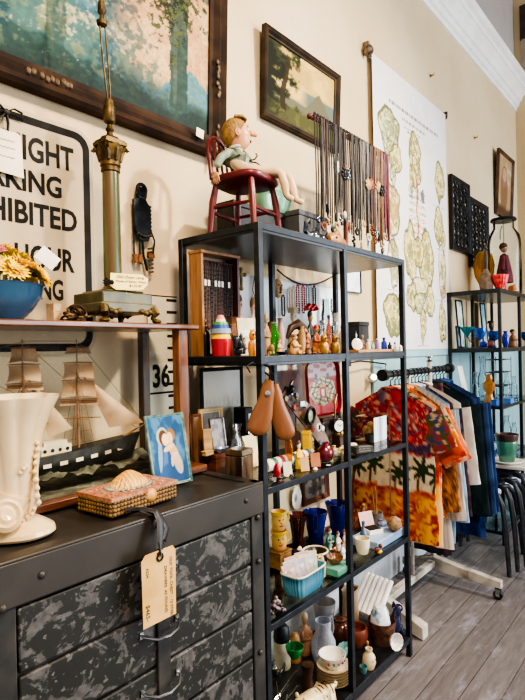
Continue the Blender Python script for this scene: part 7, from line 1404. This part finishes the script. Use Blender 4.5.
# ------------------------------------------------------------------ garments : vertex coloured cloth
def cloth_tex(kind):
    def hsh(y, z, s): return fbm_at(y, z, s)
    return kind
NZT = {s: fbm(128, 128, 8, 4, 200+s) for s in range(14)}
def nz(s, y, z, k=1.0):
    t = NZT[s]; i = (np.asarray(z)*k*128/.26).astype(int) % 128; j = (np.asarray(y)*k*128/.26).astype(int) % 128; return t[i, j]
def mixc(a, b_, m): m = np.clip(m, 0, 1)[..., None]; return a*(1-m)+np.array(b_)/255*m
def tex(kind, y, z):
    """y across, z measured down from the shoulder, metres"""
    o = np.zeros((len(y), 3)); A = lambda s, k=1.0: nz(s, y+.3, z+.2, k)
    if kind == 'scenic':
        o[:] = np.array((168, 38, 44))/255; o = mixc(o, (206, 84, 76), sst(A(1, 1.3), .5, .58)); o = mixc(o, (84, 88, 112), sst(A(2, 1.5), .545, .59)*.9); o = mixc(o, (200, 164, 136), sst(A(3, 1.7), .55, .6)*.85); o = mixc(o, (120, 24, 34), sst(A(4, 1.6), .57, .62)*.8)
        e = z+.04*(A(5, .6)-.5)
        o = mixc(o, (52, 48, 84), sst(e, .275, .29)*sst(.33-e, 0, .015)*.8); o = mixc(o, (214, 196, 168), sst(e, .325, .34))
        o = mixc(o, (180, 158, 132), sst(e, .33, .35)*sst(A(2, .8), .5, .6)*.5)
        for cy0, cz0 in ((-.16, .40), (-.04, .43), (.10, .39), (.2, .42), (-.24, .42)):
            tr = (np.abs(y-cy0-.02*np.sin((z-cz0)*20)) < .006)*(z > cz0)*(z < cz0+.14); o = mixc(o, (88, 62, 40), tr*1.)
            d = np.hypot(y-cy0, (z-cz0)); an = np.arctan2(z-cz0, y-cy0); o = mixc(o, (44, 62, 38), (d < .045+.022*np.cos(an*7))*1.)
        f = z+.05*(A(6, .7)-.5); o = mixc(o, (198, 98, 36), sst(f, .50, .515)); o = mixc(o, (160, 44, 26), sst(f, .50, .52)*sst(A(7, 1.1), .47, .55)); o = mixc(o, (226, 160, 62), sst(f, .52, .56)*sst(A(8, 1.5), .56, .62)); return o
    if kind == 'sunset':
        o[:] = np.array((226, 210, 180))/255; o = mixc(o, (206, 190, 158), sst(A(3), .5, .6)); e = z+.03*(A(4)-.5); o = mixc(o, (60, 76, 46), sst(A(5, 1.2), .58, .62)*(z < .3)); o = mixc(o, (236, 160, 40), sst(e, .24, .28)); o = mixc(o, (222, 92, 36), sst(e, .30, .36)); o = mixc(o, (190, 44, 30), sst(e, .37, .42)*sst(A(6), .45, .55)); o = mixc(o, (232, 176, 60), sst(e, .46, .5)); o = mixc(o, (226, 206, 160), sst(e, .52, .58)*.7); return o
    if kind == 'bluefloral':
        o[:] = np.array((150, 60, 56))/255; o = mixc(o, (58, 72, 116), sst(A(1, 1), .5, .56)); o = mixc(o, (196, 166, 130), sst(A(2, 1.2), .56, .6)); o = mixc(o, (76, 84, 52), sst(A(9, 1.1), .58, .62)); return o
    if kind == 'coral':
        o[:] = np.array((222, 152, 118))/255; o = mixc(o, (206, 84, 60), sst(A(2, 1), .5, .58)); o = mixc(o, (236, 206, 174), sst(A(4, 1.3), .57, .62)); return o
    if kind == 'tapestry':
        o[:] = np.array((150, 104, 66))/255; o = mixc(o, (196, 142, 84), sst(A(1, 1.8), .5, .55)); o = mixc(o, (92, 66, 50), sst(A(5, 2), .55, .6)); return o
    if kind == 'plaid':
        o[:] = np.array((84, 58, 62))/255; o = mixc(o, (46, 42, 58), (np.sin(y*150) > .35)*.6); o = mixc(o, (168, 128, 120), (np.sin(z*130) > .8)*.6); o = mixc(o, (46, 42, 58), (np.sin(z*130+1.5) > .5)*.5); return o
    if kind == 'stripe':
        o[:] = np.array((206, 196, 188))/255; o = mixc(o, (160, 146, 150), (np.sin(y*260) > .4)*.5); return o
    base, alt = {'yellow': ((232, 150, 40), (242, 176, 70)), 'white': ((226, 220, 212), (208, 202, 198)), 'sky': ((150, 182, 206), (126, 160, 190)), 'denim': ((60, 88, 130), (44, 68, 108)), 'navy': ((34, 44, 78), (26, 34, 62)), 'green': ((34, 52, 56), (28, 42, 46)), 'grey': ((120, 126, 138), (100, 106, 118)), 'blue': ((52, 74, 128), (42, 60, 106)), 'cream': ((220, 208, 184), (204, 190, 164)), 'brown': ((98, 74, 62), (80, 58, 48))}[kind]
    o[:] = np.array(base)/255; return mixc(o, alt, sst(A(3, .8), .45, .6))
def garment(X, label, kind, name='shirt', half=.235, length=.70, drop=.11, slv=.24, slv_kind=None, thick=.020, open_front=True, collar=True, seed=0, yaw=0, coll=None, slvw=.085, flare=1.06, group='shirts on the clothes rack'):
    t = thing(name, label, 'shirt' if name == 'shirt' else name.replace('_', ' '), (X, RY, RZ-.060), yaw, group); r_ = random.Random(seed); ph = r_.uniform(0, 6)
    # torso : closed flattened tube hanging below a shoulder line
    NU, NV = 150, 76 if kind in ('scenic', 'sunset', 'coral', 'tapestry') else 40; vs = []; cy = []; cz = []
    for j in range(NV+1):
        v = j/NV
        for i in range(NU):
            a_ = 2*PI*i/NU; c_, s_ = cos(a_), sin(a_); yy = half*abs(c_)**.8*(1 if c_ > 0 else -1)
            wd = (.94+.06*v)*(1+(flare-1)*v); yb = yy*wd
            sh_z = -drop*(abs(yy)/half)**1.15
            zz = sh_z*(1-v)-(length-.0)*v
            neck = max(0, 1-abs(yy)/.06)
            if j == 0: zz -= .018*neck
            dp = thick*(.62+.38*min(1, v*5))*(1+.2*v)*s_
            fold = (.006*sin(yy*46+ph)+.0035*sin(yy*95+2*ph))*v*(.35+.65*v)
            vs.append((dp+fold, yb+.004*sin(zz*22+ph), zz)); cy.append(yb); cz.append(-zz)
    fs = [((j)*NU+i, (j)*NU+(i+1) % NU, (j+1)*NU+(i+1) % NU, (j+1)*NU+i) for j in range(NV) for i in range(NU)]
    b = MB(); b.add(vs, [f[::-1] for f in fs]); b.col = tex(kind, np.array(cy), np.array(cz)); obj('torso', b, vmat(.85, 0, .15), t, ang=80)
    for s in (-1, 1):
        if slv <= 0: continue
        NA, NB = 36, 24; vs = []; cy = []; cz = []
        A0 = Vector((0, s*half*.84, -drop*.78-.055)); A1 = A0+Vector((0, s*.075, -slv)) if slv > .3 else A0+Vector((0, s*slv*.46, -slv*.89))
        dr = (A1-A0).normalized(); nr = Vector((0, dr.z, -dr.y))
        for j in range(NB+1):
            v = j/NB; c = A0.lerp(A1, v); w_ = slvw*(1-.12*v if slv < .3 else 1-.42*v)
            for i in range(NA):
                a_ = 2*PI*i/NA; wob = .005*sin(v*17+ph+a_*2)*v
                q = c+nr*(w_*cos(a_))+Vector((thick*.85*sin(a_)*(.5+.5*v)+wob, 0, 0)); vs.append(tuple(q)); cy.append(s*half+w_*cos(a_)+.1*s); cz.append(v*slv+.05+.02*cos(a_) if slv_kind != 'sunset' else .10+v*.34)
        b = MB(); b.add(vs, [(j*NA+i, j*NA+(i+1) % NA, (j+1)*NA+(i+1) % NA, (j+1)*NA+i) for j in range(NB) for i in range(NA)]); b.col = tex(slv_kind or kind, np.array(cy), np.array(cz)); obj('sleeve', b, vmat(.85, 0, .15), t, ang=80)
    if collar:
        b = MB()
        for s in (-1, 1): b.add([(-.012, s*.012, -.052), (-.016, s*.030, -.02), (-.012, s*.062, -.016), (-.018, s*.074, -.060), (-.020, s*.036, -.085)], [(0, 1, 2, 3, 4)] if s > 0 else [(4, 3, 2, 1, 0)])
        b.tube([(.012*sin(a_), .056*cos(a_), -.014+.012*(1-abs(cos(a_)))) for a_ in [2*PI*k/14 for k in range(14)]], .006, 6, True)
        y_, z_ = np.array([v[1] for v in b.v]), np.array([-v[2] for v in b.v]); b.col = tex(coll or kind, y_, z_); obj('collar', b, vmat(.85, 0, .1), t, ang=60)
    if open_front and collar:
        b = MB(); b.tube([(-thick*1.05, .004, -.08), (-thick*1.3, .002, -length*.5), (-thick*1.5, .004, -length+.01)], .004, 5, flat=.5); y_, z_ = np.array([v[1] for v in b.v]), np.array([-v[2] for v in b.v]); b.col = tex(kind, y_+.05, z_)*.8; obj('placket', b, vmat(.85), t)
    return t
def hanger(X, label, half=.20, mat=BLKM, yaw=0, wood=False):
    t = thing('coat_hanger', label, 'hanger', (X, RY, RZ), yaw, 'coat hangers on the rack bar'); b = MB(); pts = [(0, 0, -.052), (0, 0, -.03), (0, -.012, -.024), (0, -.0205, -.010)]
    for k in range(8): a_ = R(205-k*30); pts.append((0, .0205*cos(a_), .0205*sin(a_)))
    b.tube(pts, .0028, 6); obj('hook', b, BLKM, t); b = MB(); b.tube([(0, -half, -.150), (0, -half*.6, -.108), (0, 0, -.055), (0, half*.6, -.108), (0, half, -.150)], [.004, .006, .007, .006, .004] if wood else .004, 8); obj('arm', b, mat, t); return t
GM = [ # X, label, kind, kwargs
 (2.475, 'red tropical shirt with palm trees and an orange hem, nearest on the rack', 'scenic', dict(half=.225, length=.76, slv=.19, slv_kind='bluefloral', slvw=.078, thick=.015, drop=.10, seed=1)),
 (2.525, 'cream tropical shirt with orange sunset sleeves, second on the rack', 'sunset', dict(half=.225, length=.78, slv=.24, slv_kind='sunset', slvw=.076, thick=.0135, drop=.105, seed=2)),
 (2.570, 'bright golden yellow shirt behind the cream tropical shirt', 'yellow', dict(thick=.0125, half=.198, length=.64, slv=.2, seed=3)),
 (2.612, 'coral patterned short sleeved shirt in the middle of the rack', 'coral', dict(thick=.0125, half=.198, length=.66, slv=.27, slvw=.085, seed=4)),
 (2.657, 'brown tapestry patterned shirt behind the coral shirt', 'tapestry', dict(thick=.0125, half=.198, length=.68, slv=.5, slvw=.07, seed=5)),
 (2.724, 'pale striped long shirt in the middle of the rack', 'stripe', dict(thick=.0125, half=.198, length=.86, slv=.56, slvw=.07, seed=6)),
 (2.768, 'light sky blue denim shirt in the middle of the rack', 'sky', dict(thick=.0125, half=.198, length=.84, slv=.58, slvw=.07, seed=7)),
 (2.815, 'dark plaid shirt just before the white shirt', 'plaid', dict(thick=.0125, half=.198, length=.72, slv=.56, slvw=.07, seed=8)),
 (2.862, 'white long sleeved shirt hanging past the rack post', 'white', dict(thick=.0125, half=.228, length=.62, slv=.40, slvw=.075, seed=9)),
 (3.015, 'dark green jacket behind the white shirt', 'green', dict(thick=.0125, half=.222, length=.74, slv=.60, slvw=.08, seed=10)),
 (3.068, 'navy blue jacket near the far end of the rack', 'navy', dict(thick=.0125, half=.222, length=.80, slv=.62, slvw=.08, seed=11)),
 (3.122, 'mid blue denim jacket near the far end of the rack', 'denim', dict(thick=.0125, half=.222, length=.78, slv=.62, slvw=.085, seed=12)),
 (3.176, 'royal blue coat, last garment at the far end of the rack', 'blue', dict(thick=.0125, half=.222, length=.92, slv=.62, slvw=.085, seed=13)),
]
for i, (X, lb, kd, kw) in enumerate(GM):
    garment(X, lb, kd, **kw); hanger(X, f'{["black", "dark", "black plastic", "wooden"][i % 4]} hanger holding the {" ".join(lb.split(",")[0].split()[:5])}', half=kw['half']*.66, wood=(i in (8, 9)), mat=DKB if i in (8, 9) else BLKM)
# dark plaid skirt piece low at the back
t = garment(2.912, 'dark brown checked trousers hanging lowest behind the rack post', 'plaid', name='trousers', half=.10, length=.97, thick=.012, slv=0, collar=False, open_front=False, drop=.01, seed=22, flare=1.25); hanger(2.912, 'black hanger holding the checked trousers', half=.1)
# scrolled wire hanger ends seen in front of the white shirt
# ================================================================== stacked metal stools, pot and saucer
SMT = pm('#3a3c42', '#4a4d54', 18, .4, .5); STOP = pm('#c9c6c0', '#b4b1ac', 10, .45)
def stool(loc, label, top):
    t = thing('stacking_stool', label, 'stool', loc, R(4), 'stacked dark metal stools')
    hs = .47; 
    b = MB()
    q_ = .13 if top is STOP else .095
    b.prism(rrect(-q_, q_, -q_, q_, .045), .022, T=TR((0, 0, 0), rx=R(-90)), y0=-hs); obj('seat', b, top, t, bev=.004)
    for sx in (-1, 1):
        for sy in (-1, 1):
            b = MB(); b.tube([(sx*.080, sy*.086, hs-.016), (sx*.135, sy*.140, hs-.020), (sx*.165, sy*.168, hs-.07), (sx*.190, sy*.192, hs*.5), (sx*.205, sy*.208, 0)], [.013, .015, .016, .015, .013], 10); obj('leg', b, SMT, t)
    b = MB(); 
    for s in (-1, 1): b.tube([(-.187, s*.19, hs*.55), (.187, s*.19, hs*.55)], .007, 8)
    obj('stretcher', b, SMT, t); return t
SC0 = (3.485, 1.15)
for k in range(5):
    stool((SC0[0], SC0[1]-.047*k, .0425*k), f'{["lowest", "second lowest", "middle", "second highest", "topmost"][k]} of five stacked dark metal stools beyond the clothes rack', SMT if k < 4 else STOP)
SZ = .0425*4+.47+.0008
PXX = ux(507, .97, SZ); t = thing('pot_saucer', 'wide white pottery saucer under the green glazed pot on the stools', 'saucer', (PXX, .97, SZ)); b = MB(); b.lathe([(0, 0), (.07, 0), (.08, .006), (.095, .016), (.092, .018), (.075, .009), (0, .008)], 32); obj('dish', b, WHT, t)
zt_ = at(506, 434, Y=.97).z; hp = zt_-SZ-.0085; t = thing('flower_pot', 'green and brown glazed flower pot on the stacked stools', 'pot', (PXX, .97, SZ+.0085)); rp = (517-495)/2*mpp((PXX, .97))
b = MB(); b.lathe([(0, 0), (rp*.62, 0), (rp*.66, .004), (rp*.82, hp*.45), (rp*.92, hp*.74), (rp*.9, hp*.76)], 30); obj('lower_body', b, pm('#3f7a64', '#2f5f50', 9, .2, coat=.6, stretch=(1, 1, .3)), t)
b = MB(); b.lathe([(rp*.9, hp*.75), (rp*.94, hp*.78), (rp*.99, hp*.9), (rp*1.03, hp*.95), (rp*1.02, hp), (rp*.95, hp), (rp*.9, hp*.85), (rp*.7, hp*.4), (0, hp*.35)], 30); obj('rim', b, pm('#5a3a32', '#43302c', 12, .2, coat=.6), t, label='dark brown glazed rim')
# ================================================================== things on the far shelving unit
CLAMP = (S2X, S2X+.99, S2Y, S2Y+.365)
T2 = SH[0]+.0006
p = Vector((ux(504.5, 1.215, 1.9), 1.215, T2)); ztop = at(504, 222, Y=1.215).z; jr = 16.0*mpp((p.x, 1.215)); jh = ztop-T2
t = thing('glass_jar', 'big clear glass jar with dark lid holding a hanging doll on the far shelving', 'jar', p)
obj('jar_body', MB().lathe([(0, 0), (jr*.95, 0), (jr, .01), (jr, jh*.68), (jr*.92, jh*.80), (jr*.62, jh*.9), (jr*.6, jh), (jr*.57, jh), (jr*.58, jh*.9), (jr*.88, jh*.79), (jr*.96, jh*.68), (jr*.96, .015), (0, .012)], 32), pane((.95, .96, .96), .14), t, ang=70)
obj('lid', MB().lathe([(0, jh), (jr*.72, jh), (jr*.78, jh+.008), (jr*.72, jh+.022), (0, jh+.024)], 24), BLK, t); b = MB(); b.tube([(-jr*.85, 0, jh+.03), (-jr*.2, 0, jh+.034), (jr*.5, 0, jh+.05), (jr*.8, 0, jh+.06)], .008, 8); b.tube([(-jr*.6, -.01, jh*.92), (-jr*1.0, -.01, jh*.82), (-jr*1.02, -.01, jh*.72)], .003, 6); obj('wire_bail', b, BLKM, t)
t = thing('rag_doll', 'small doll in a dark red dress hanging inside the big glass jar', 'doll', (p.x, 1.215, T2+.092)); dh2 = jh*.55
b = MB(); b.lathe([(0, 0), (.062, 0), (.058, dh2*.2), (.044, dh2*.45), (.03, dh2*.68), (.010, dh2*.73), (0, dh2*.74)], 18, fn=lambda a_, t_: 1+.08*sin(7*a_)*(1-t_))
for s in (-1, 1): b.tube([(s*.022, 0, dh2*.66), (s*.056, -.004, dh2*.5), (s*.066, -.006, dh2*.3)], [.016, .017, .013], 8)
obj('dress', b, pm('#7a2f38', '#5f222c', 20, .8), t); b = MB(); b.ell((0, 0, dh2*.86), (.028, .028, .034)); b.ell((0, -.022, dh2*.85), .004, seg=8, rings=6); obj('head', b, pm('#b98a6c', '#9a6e52', 15, .6), t); b = MB(); b.ell((0, .004, dh2*.90), (.032, .032, .032)); obj('hair', b, pm('#5d4534', None, 30, .8), t)
b = MB()
for s in (-1, 1): b.tube([(s*.008, 0, dh2*.98), (s*.010, 0, jh-.094)], .0014, 5)
obj('hanging_string', b, BLKM, t)
for s in (-1, 1): obj('leg', MB().tube([(s*.014, 0, .004), (s*.014, -.002, -.05), (s*.014, -.012, -.058)], [.009, .007, .007], 8), pm('#b98a6c', '#9a6e52', 15, .6), t)
q = fit(475, 500, 252, 1.31, T2); mk_lathe('amber_globe', 'ribbed amber glass globe vase behind the brown statue on the far shelving', 'vase', 474, 494, 252, 1.37, T2, glass('#c9961e', mixc=.6), [(0, 0), (.5, 0), (.4, .15), (.5, .28), (.85, .45), (1, .68), (.8, .92), (.5, 1), (.44, 1), (.74, .9), (0, .35)], 40, fn=lambda a_, t_: 1+.05*cos(16*a_))
pp, w, h = fit(479.5, 492, 245, 1.125, T2); t = thing('stone_statue', 'dark brown carved standing statue on a stone base on the far shelving', 'statue', pp); b = MB(); b.lathe([(0, 0), (w*.46, 0), (w*.5, h*.12), (w*.4, h*.34), (w*.2, h*.42), (w*.16, h*.46)], 14, fn=lambda a_, t_: 1+.08*sin(5*a_+9*t_)); obj('base', b, pm('#7a6656', '#5a4838', 30, .7, bump=.4), t); b = MB(); b.tube([(0, 0, h*.42), (0, 0, h*.62), (.004, 0, h*.8), (0, 0, h*.88)], [w*.14, w*.18, w*.16, w*.1], 12); b.ell((0, 0, h*.94), (w*.12, w*.12, h*.06)); b.tube([(w*.14, 0, h*.8), (w*.26, 0, h*.66), (w*.1, -w*.16, h*.62)], w*.06, 8); obj('figure', b, pm('#4a3626', '#33251a', 20, .5), t)
mk_lathe('red_bowl', 'bright red ribbed bowl in front of the big glass jar', 'bowl', 492, 508, 275, 1.115, T2, pm('#c41f24', '#e0524e', 60, .4, kind='cell'), BOWL, 36, fn=lambda a_, t_: 1+.04*cos(18*a_))
pp, w, h = fit(507, 518, 284, 1.112, T2); t = thing('orange_slipper', 'small orange carved slipper at the front edge of the far shelving top', 'ornament', pp); b = MB(); b.tube([(-w*.55, 0, h*.4), (-w*.1, 0, h*.42), (w*.3, 0, h*.5), (w*.55, 0, h*.9)], [h*.35, h*.42, h*.36, h*.14], 10); obj('shoe', b, pm('#b5653a', '#96502c', 12, .5), t)
# second level : blue glass
def far(kind, *a, **k): return mk_lathe(kind, *a, **k)
TEALG = glass('#1f8f98', mixc=.8); BLUG = glass('#2a5fb0', mixc=.8); COBG = glass('#1d2fa8', mixc=.85); PALEG = pane((.88, .93, .95), .2)
def lightpanel(label, u0, u1, vt, Y, z, c1, c2, seed):  # pale blotches stand in for window reflections on the back panels
    n = fbm(50, 34, 4, 4, seed); img = np.zeros((50, 34, 3)); img[:] = np.array(c1)/255; blend(img, c2, sst(n, .48, .62)); return lean_card('leaning_panel', label, 'picture', u0, u1, vt, Y, z, BLK, img=img, fr=.012, lean=-4)
lightpanel('framed panel painted with pale green and white window reflections, leaning at the back left of the far shelf', 453, 470, 300, 1.40, L2, (226, 232, 224), (150, 186, 160), 301)
lightpanel('framed panel painted with bluish window reflections, leaning at the back of the far shelf by its middle', 478, 492, 303, 1.42, L2, (170, 206, 220), (90, 150, 170), 302)
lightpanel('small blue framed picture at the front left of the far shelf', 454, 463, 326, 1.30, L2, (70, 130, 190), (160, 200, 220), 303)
MART = [(0, 0), (.55, 0), (.55, .03), (.08, .06), (.07, .48), (.12, .52), (1, 1), (.96, 1), (.1, .56), (0, .55)]
far('martini_glass', 'teal martini glass on the far blue glass shelf', 'glass', 460, 474, 327, 1.25, L2, TEALG, MART)
GOB = [(0, 0), (.6, 0), (.6, .04), (.12, .08), (.12, .4), (.6, .5), (1, .8), (1, 1), (.94, 1), (.92, .8), (.5, .54), (0, .5)]
far('blue_goblet', 'blue footed goblet right of the teal martini glass', 'goblet', 474, 486, 328, 1.135, L2, BLUG, GOB)
far('clear_goblet', 'clear stemmed glass between the teal martini glass and blue goblet', 'glass', 468, 475, 335, 1.33, L2, PALEG, GOB)
far('blue_compote', 'wide blue glass compote bowl behind the far shelf post', 'bowl', 488, 501, 331, 1.19, L2, BLUG, GOB)
pp, w, h = fit(485, 498, 318, 1.30, L2); t = thing('bird_statuette', 'dark bird statuette with spread wings behind the blue compote', 'statuette', pp); b = MB(); b.lathe([(0, 0), (w*.35, 0), (w*.2, h*.3), (w*.12, h*.6)], 12); b.ell((0, 0, h*.75), (w*.25, w*.2, h*.16)); b.ell((w*.16, 0, h*.93), w*.12); obj('body', b, DKB, t)
for s in (-1, 1): obj('wing', MB().tube([(0, 0, h*.78), (s*w*.4, .004, h*.88), (s*w*.6, .008, h*.8)], [w*.12, w*.12, w*.03], 8, flat=.5), DKB, t)
far('blue_ball', 'small blue glass ball in front of the clear goblet', 'ball', 480, 487, 341, 1.11, L2, COBG, [(0, 0), (.5, .07), (.86, .25), (1, .5), (.86, .75), (.5, .93), (0, 1)], 18)
far('clay_ball', 'small red brown clay ball in front of the blue compote', 'ball', 487.5, 494, 340, 1.112, L2, pm('#7a3c2a', '#5f2c1e', 12, .4), [(0, 0), (.5, .07), (.86, .25), (1, .5), (.86, .75), (.5, .93), (0, 1)], 18)
far('cobalt_bottle', 'round cobalt blue bottle right of the far shelf front post', 'bottle', 502, 509, 331, 1.16, L2, COBG, VASE)
pp, w, h = fit(508.5, 517, 329, 1.16, L2); t = thing('carved_bust', 'small carved brown wooden head between the far shelf posts', 'bust', pp); fig_person(t, w*1.3, h, pm('#9a6a44', '#7a5032', 12, .5), pm('#b5835c', None, 12, .5), DKB)
far('blue_dish', 'blue glass dish at the right edge beyond the far shelf middle post', 'dish', 521, 529, 332, 1.16, L2, BLUG, GOB)
# third level : clear glass, amber grinder, blue boxes
far('amber_grinder', 'amber brown wooden pepper grinder on the far third shelf', 'grinder', 483, 495, 374, 1.16, L3, pm('#9a6424', '#b87c34', 8, .25, coat=.5), [(0, 0), (.8, 0), (.9, .1), (.6, .3), (.55, .42), (.95, .52), (1, .7), (.5, .78), (.6, .86), (.5, .97), (0, 1)], 20)
mk_box('blue_box', 'blue cardboard box lying on the far third shelf left of the post', 'box', 486, 499, 399, 1.12, L3, pm('#3a6ab8', '#2f58a0', 8, .4), .08); mk_box('blue_box', 'lighter blue box right of the far shelf front post', 'box', 501, 512, 398, 1.13, L3, pm('#5a8ad0', '#4a78bc', 8, .4), .08)
lean_card('white_card', 'white card with a red band leaning on the far third shelf', 'card', 462, 471, 366, 1.34, L3, WHT, rz=-10); c_ = [o for o in SC.objects if o.name.startswith('white_card')][-1]; obj('red_band', MB().bx(.002, .022, -.0055, -.0042, .02, .12), REDP, c_)
for k, (u0, u1, vt, Y, s) in enumerate(((472, 479, 372, 1.36, 'tall clear decanter at the back left of the far third shelf'), (478, 486, 356, 1.38, 'tall clear glass vase at the back of the far third shelf'), (496, 502, 380, 1.30, 'clear tumbler behind the far shelf front post'), (503, 510, 371, 1.25, 'clear bottle right of the far shelf front post'), (511, 517, 376, 1.22, 'clear jar nearest the far shelf middle post'))):
    far('clear_glass', s, 'glass', u0, u1, vt, Y, L3, PALEG, [(0, 0), (.9, 0), (1, .05), (.95, .5), (.5, .65), (.45, .9), (.6, 1), (.52, 1), (.38, .88), (.42, .64), (.86, .48), (.88, .08), (0, .04)])
pa = at(488, 372, Y=1.30); t = thing('wire_rack', 'small two tier chrome wire rack on the far third shelf', 'rack', (ux(501, 1.30, 1.2), 1.32, L3)); rw = .13; 
for z in (.09, .20, .30): 
    b = MB(); b.tube([(-rw, -.06, z), (rw, -.06, z), (rw, .06, z), (-rw, .06, z)], .0035, 6, True)
    for i in range(7): b.tube([(-rw+rw*2*i/6, -.06, z), (-rw+rw*2*i/6, .06, z)], .002, 5)
    obj('wire_shelf', b, STEEL, t)
for sx in (-1, 1):
    for y in (-.06, .06): obj('leg', MB().tube([(sx*rw, y, 0), (sx*rw, y, .32)], .004, 6), STEEL, t)
for k, (u0, u1, vt, Y, m_, s) in enumerate(((484, 493, 424, 1.15, COBG, 'blue glass bowl on the far fourth shelf'), (487, 498, 412, 1.30, pm('#b8cce4', '#7a96c8', 14, .3), 'blue and white china bowl at the back of the far fourth shelf'), (494, 500.5, 432, 1.11, BLUG, 'small blue glass dish at the front of the far fourth shelf'))):
    far('china_bowl', s, 'bowl', u0, u1, vt, Y, L4, m_, BOWL, ratio=.7)
for k, (u0, u1, vt, Y, s) in enumerate(((503, 511, 415, 1.2, 'clear glass pitcher on the far fourth shelf right of the post'), (511, 517, 422, 1.25, 'clear glass vase on the far fourth shelf by the middle post'))):
    far('clear_glass', s, 'glass', u0, u1, vt, Y, L4, PALEG, VASE)
CLAMP = None
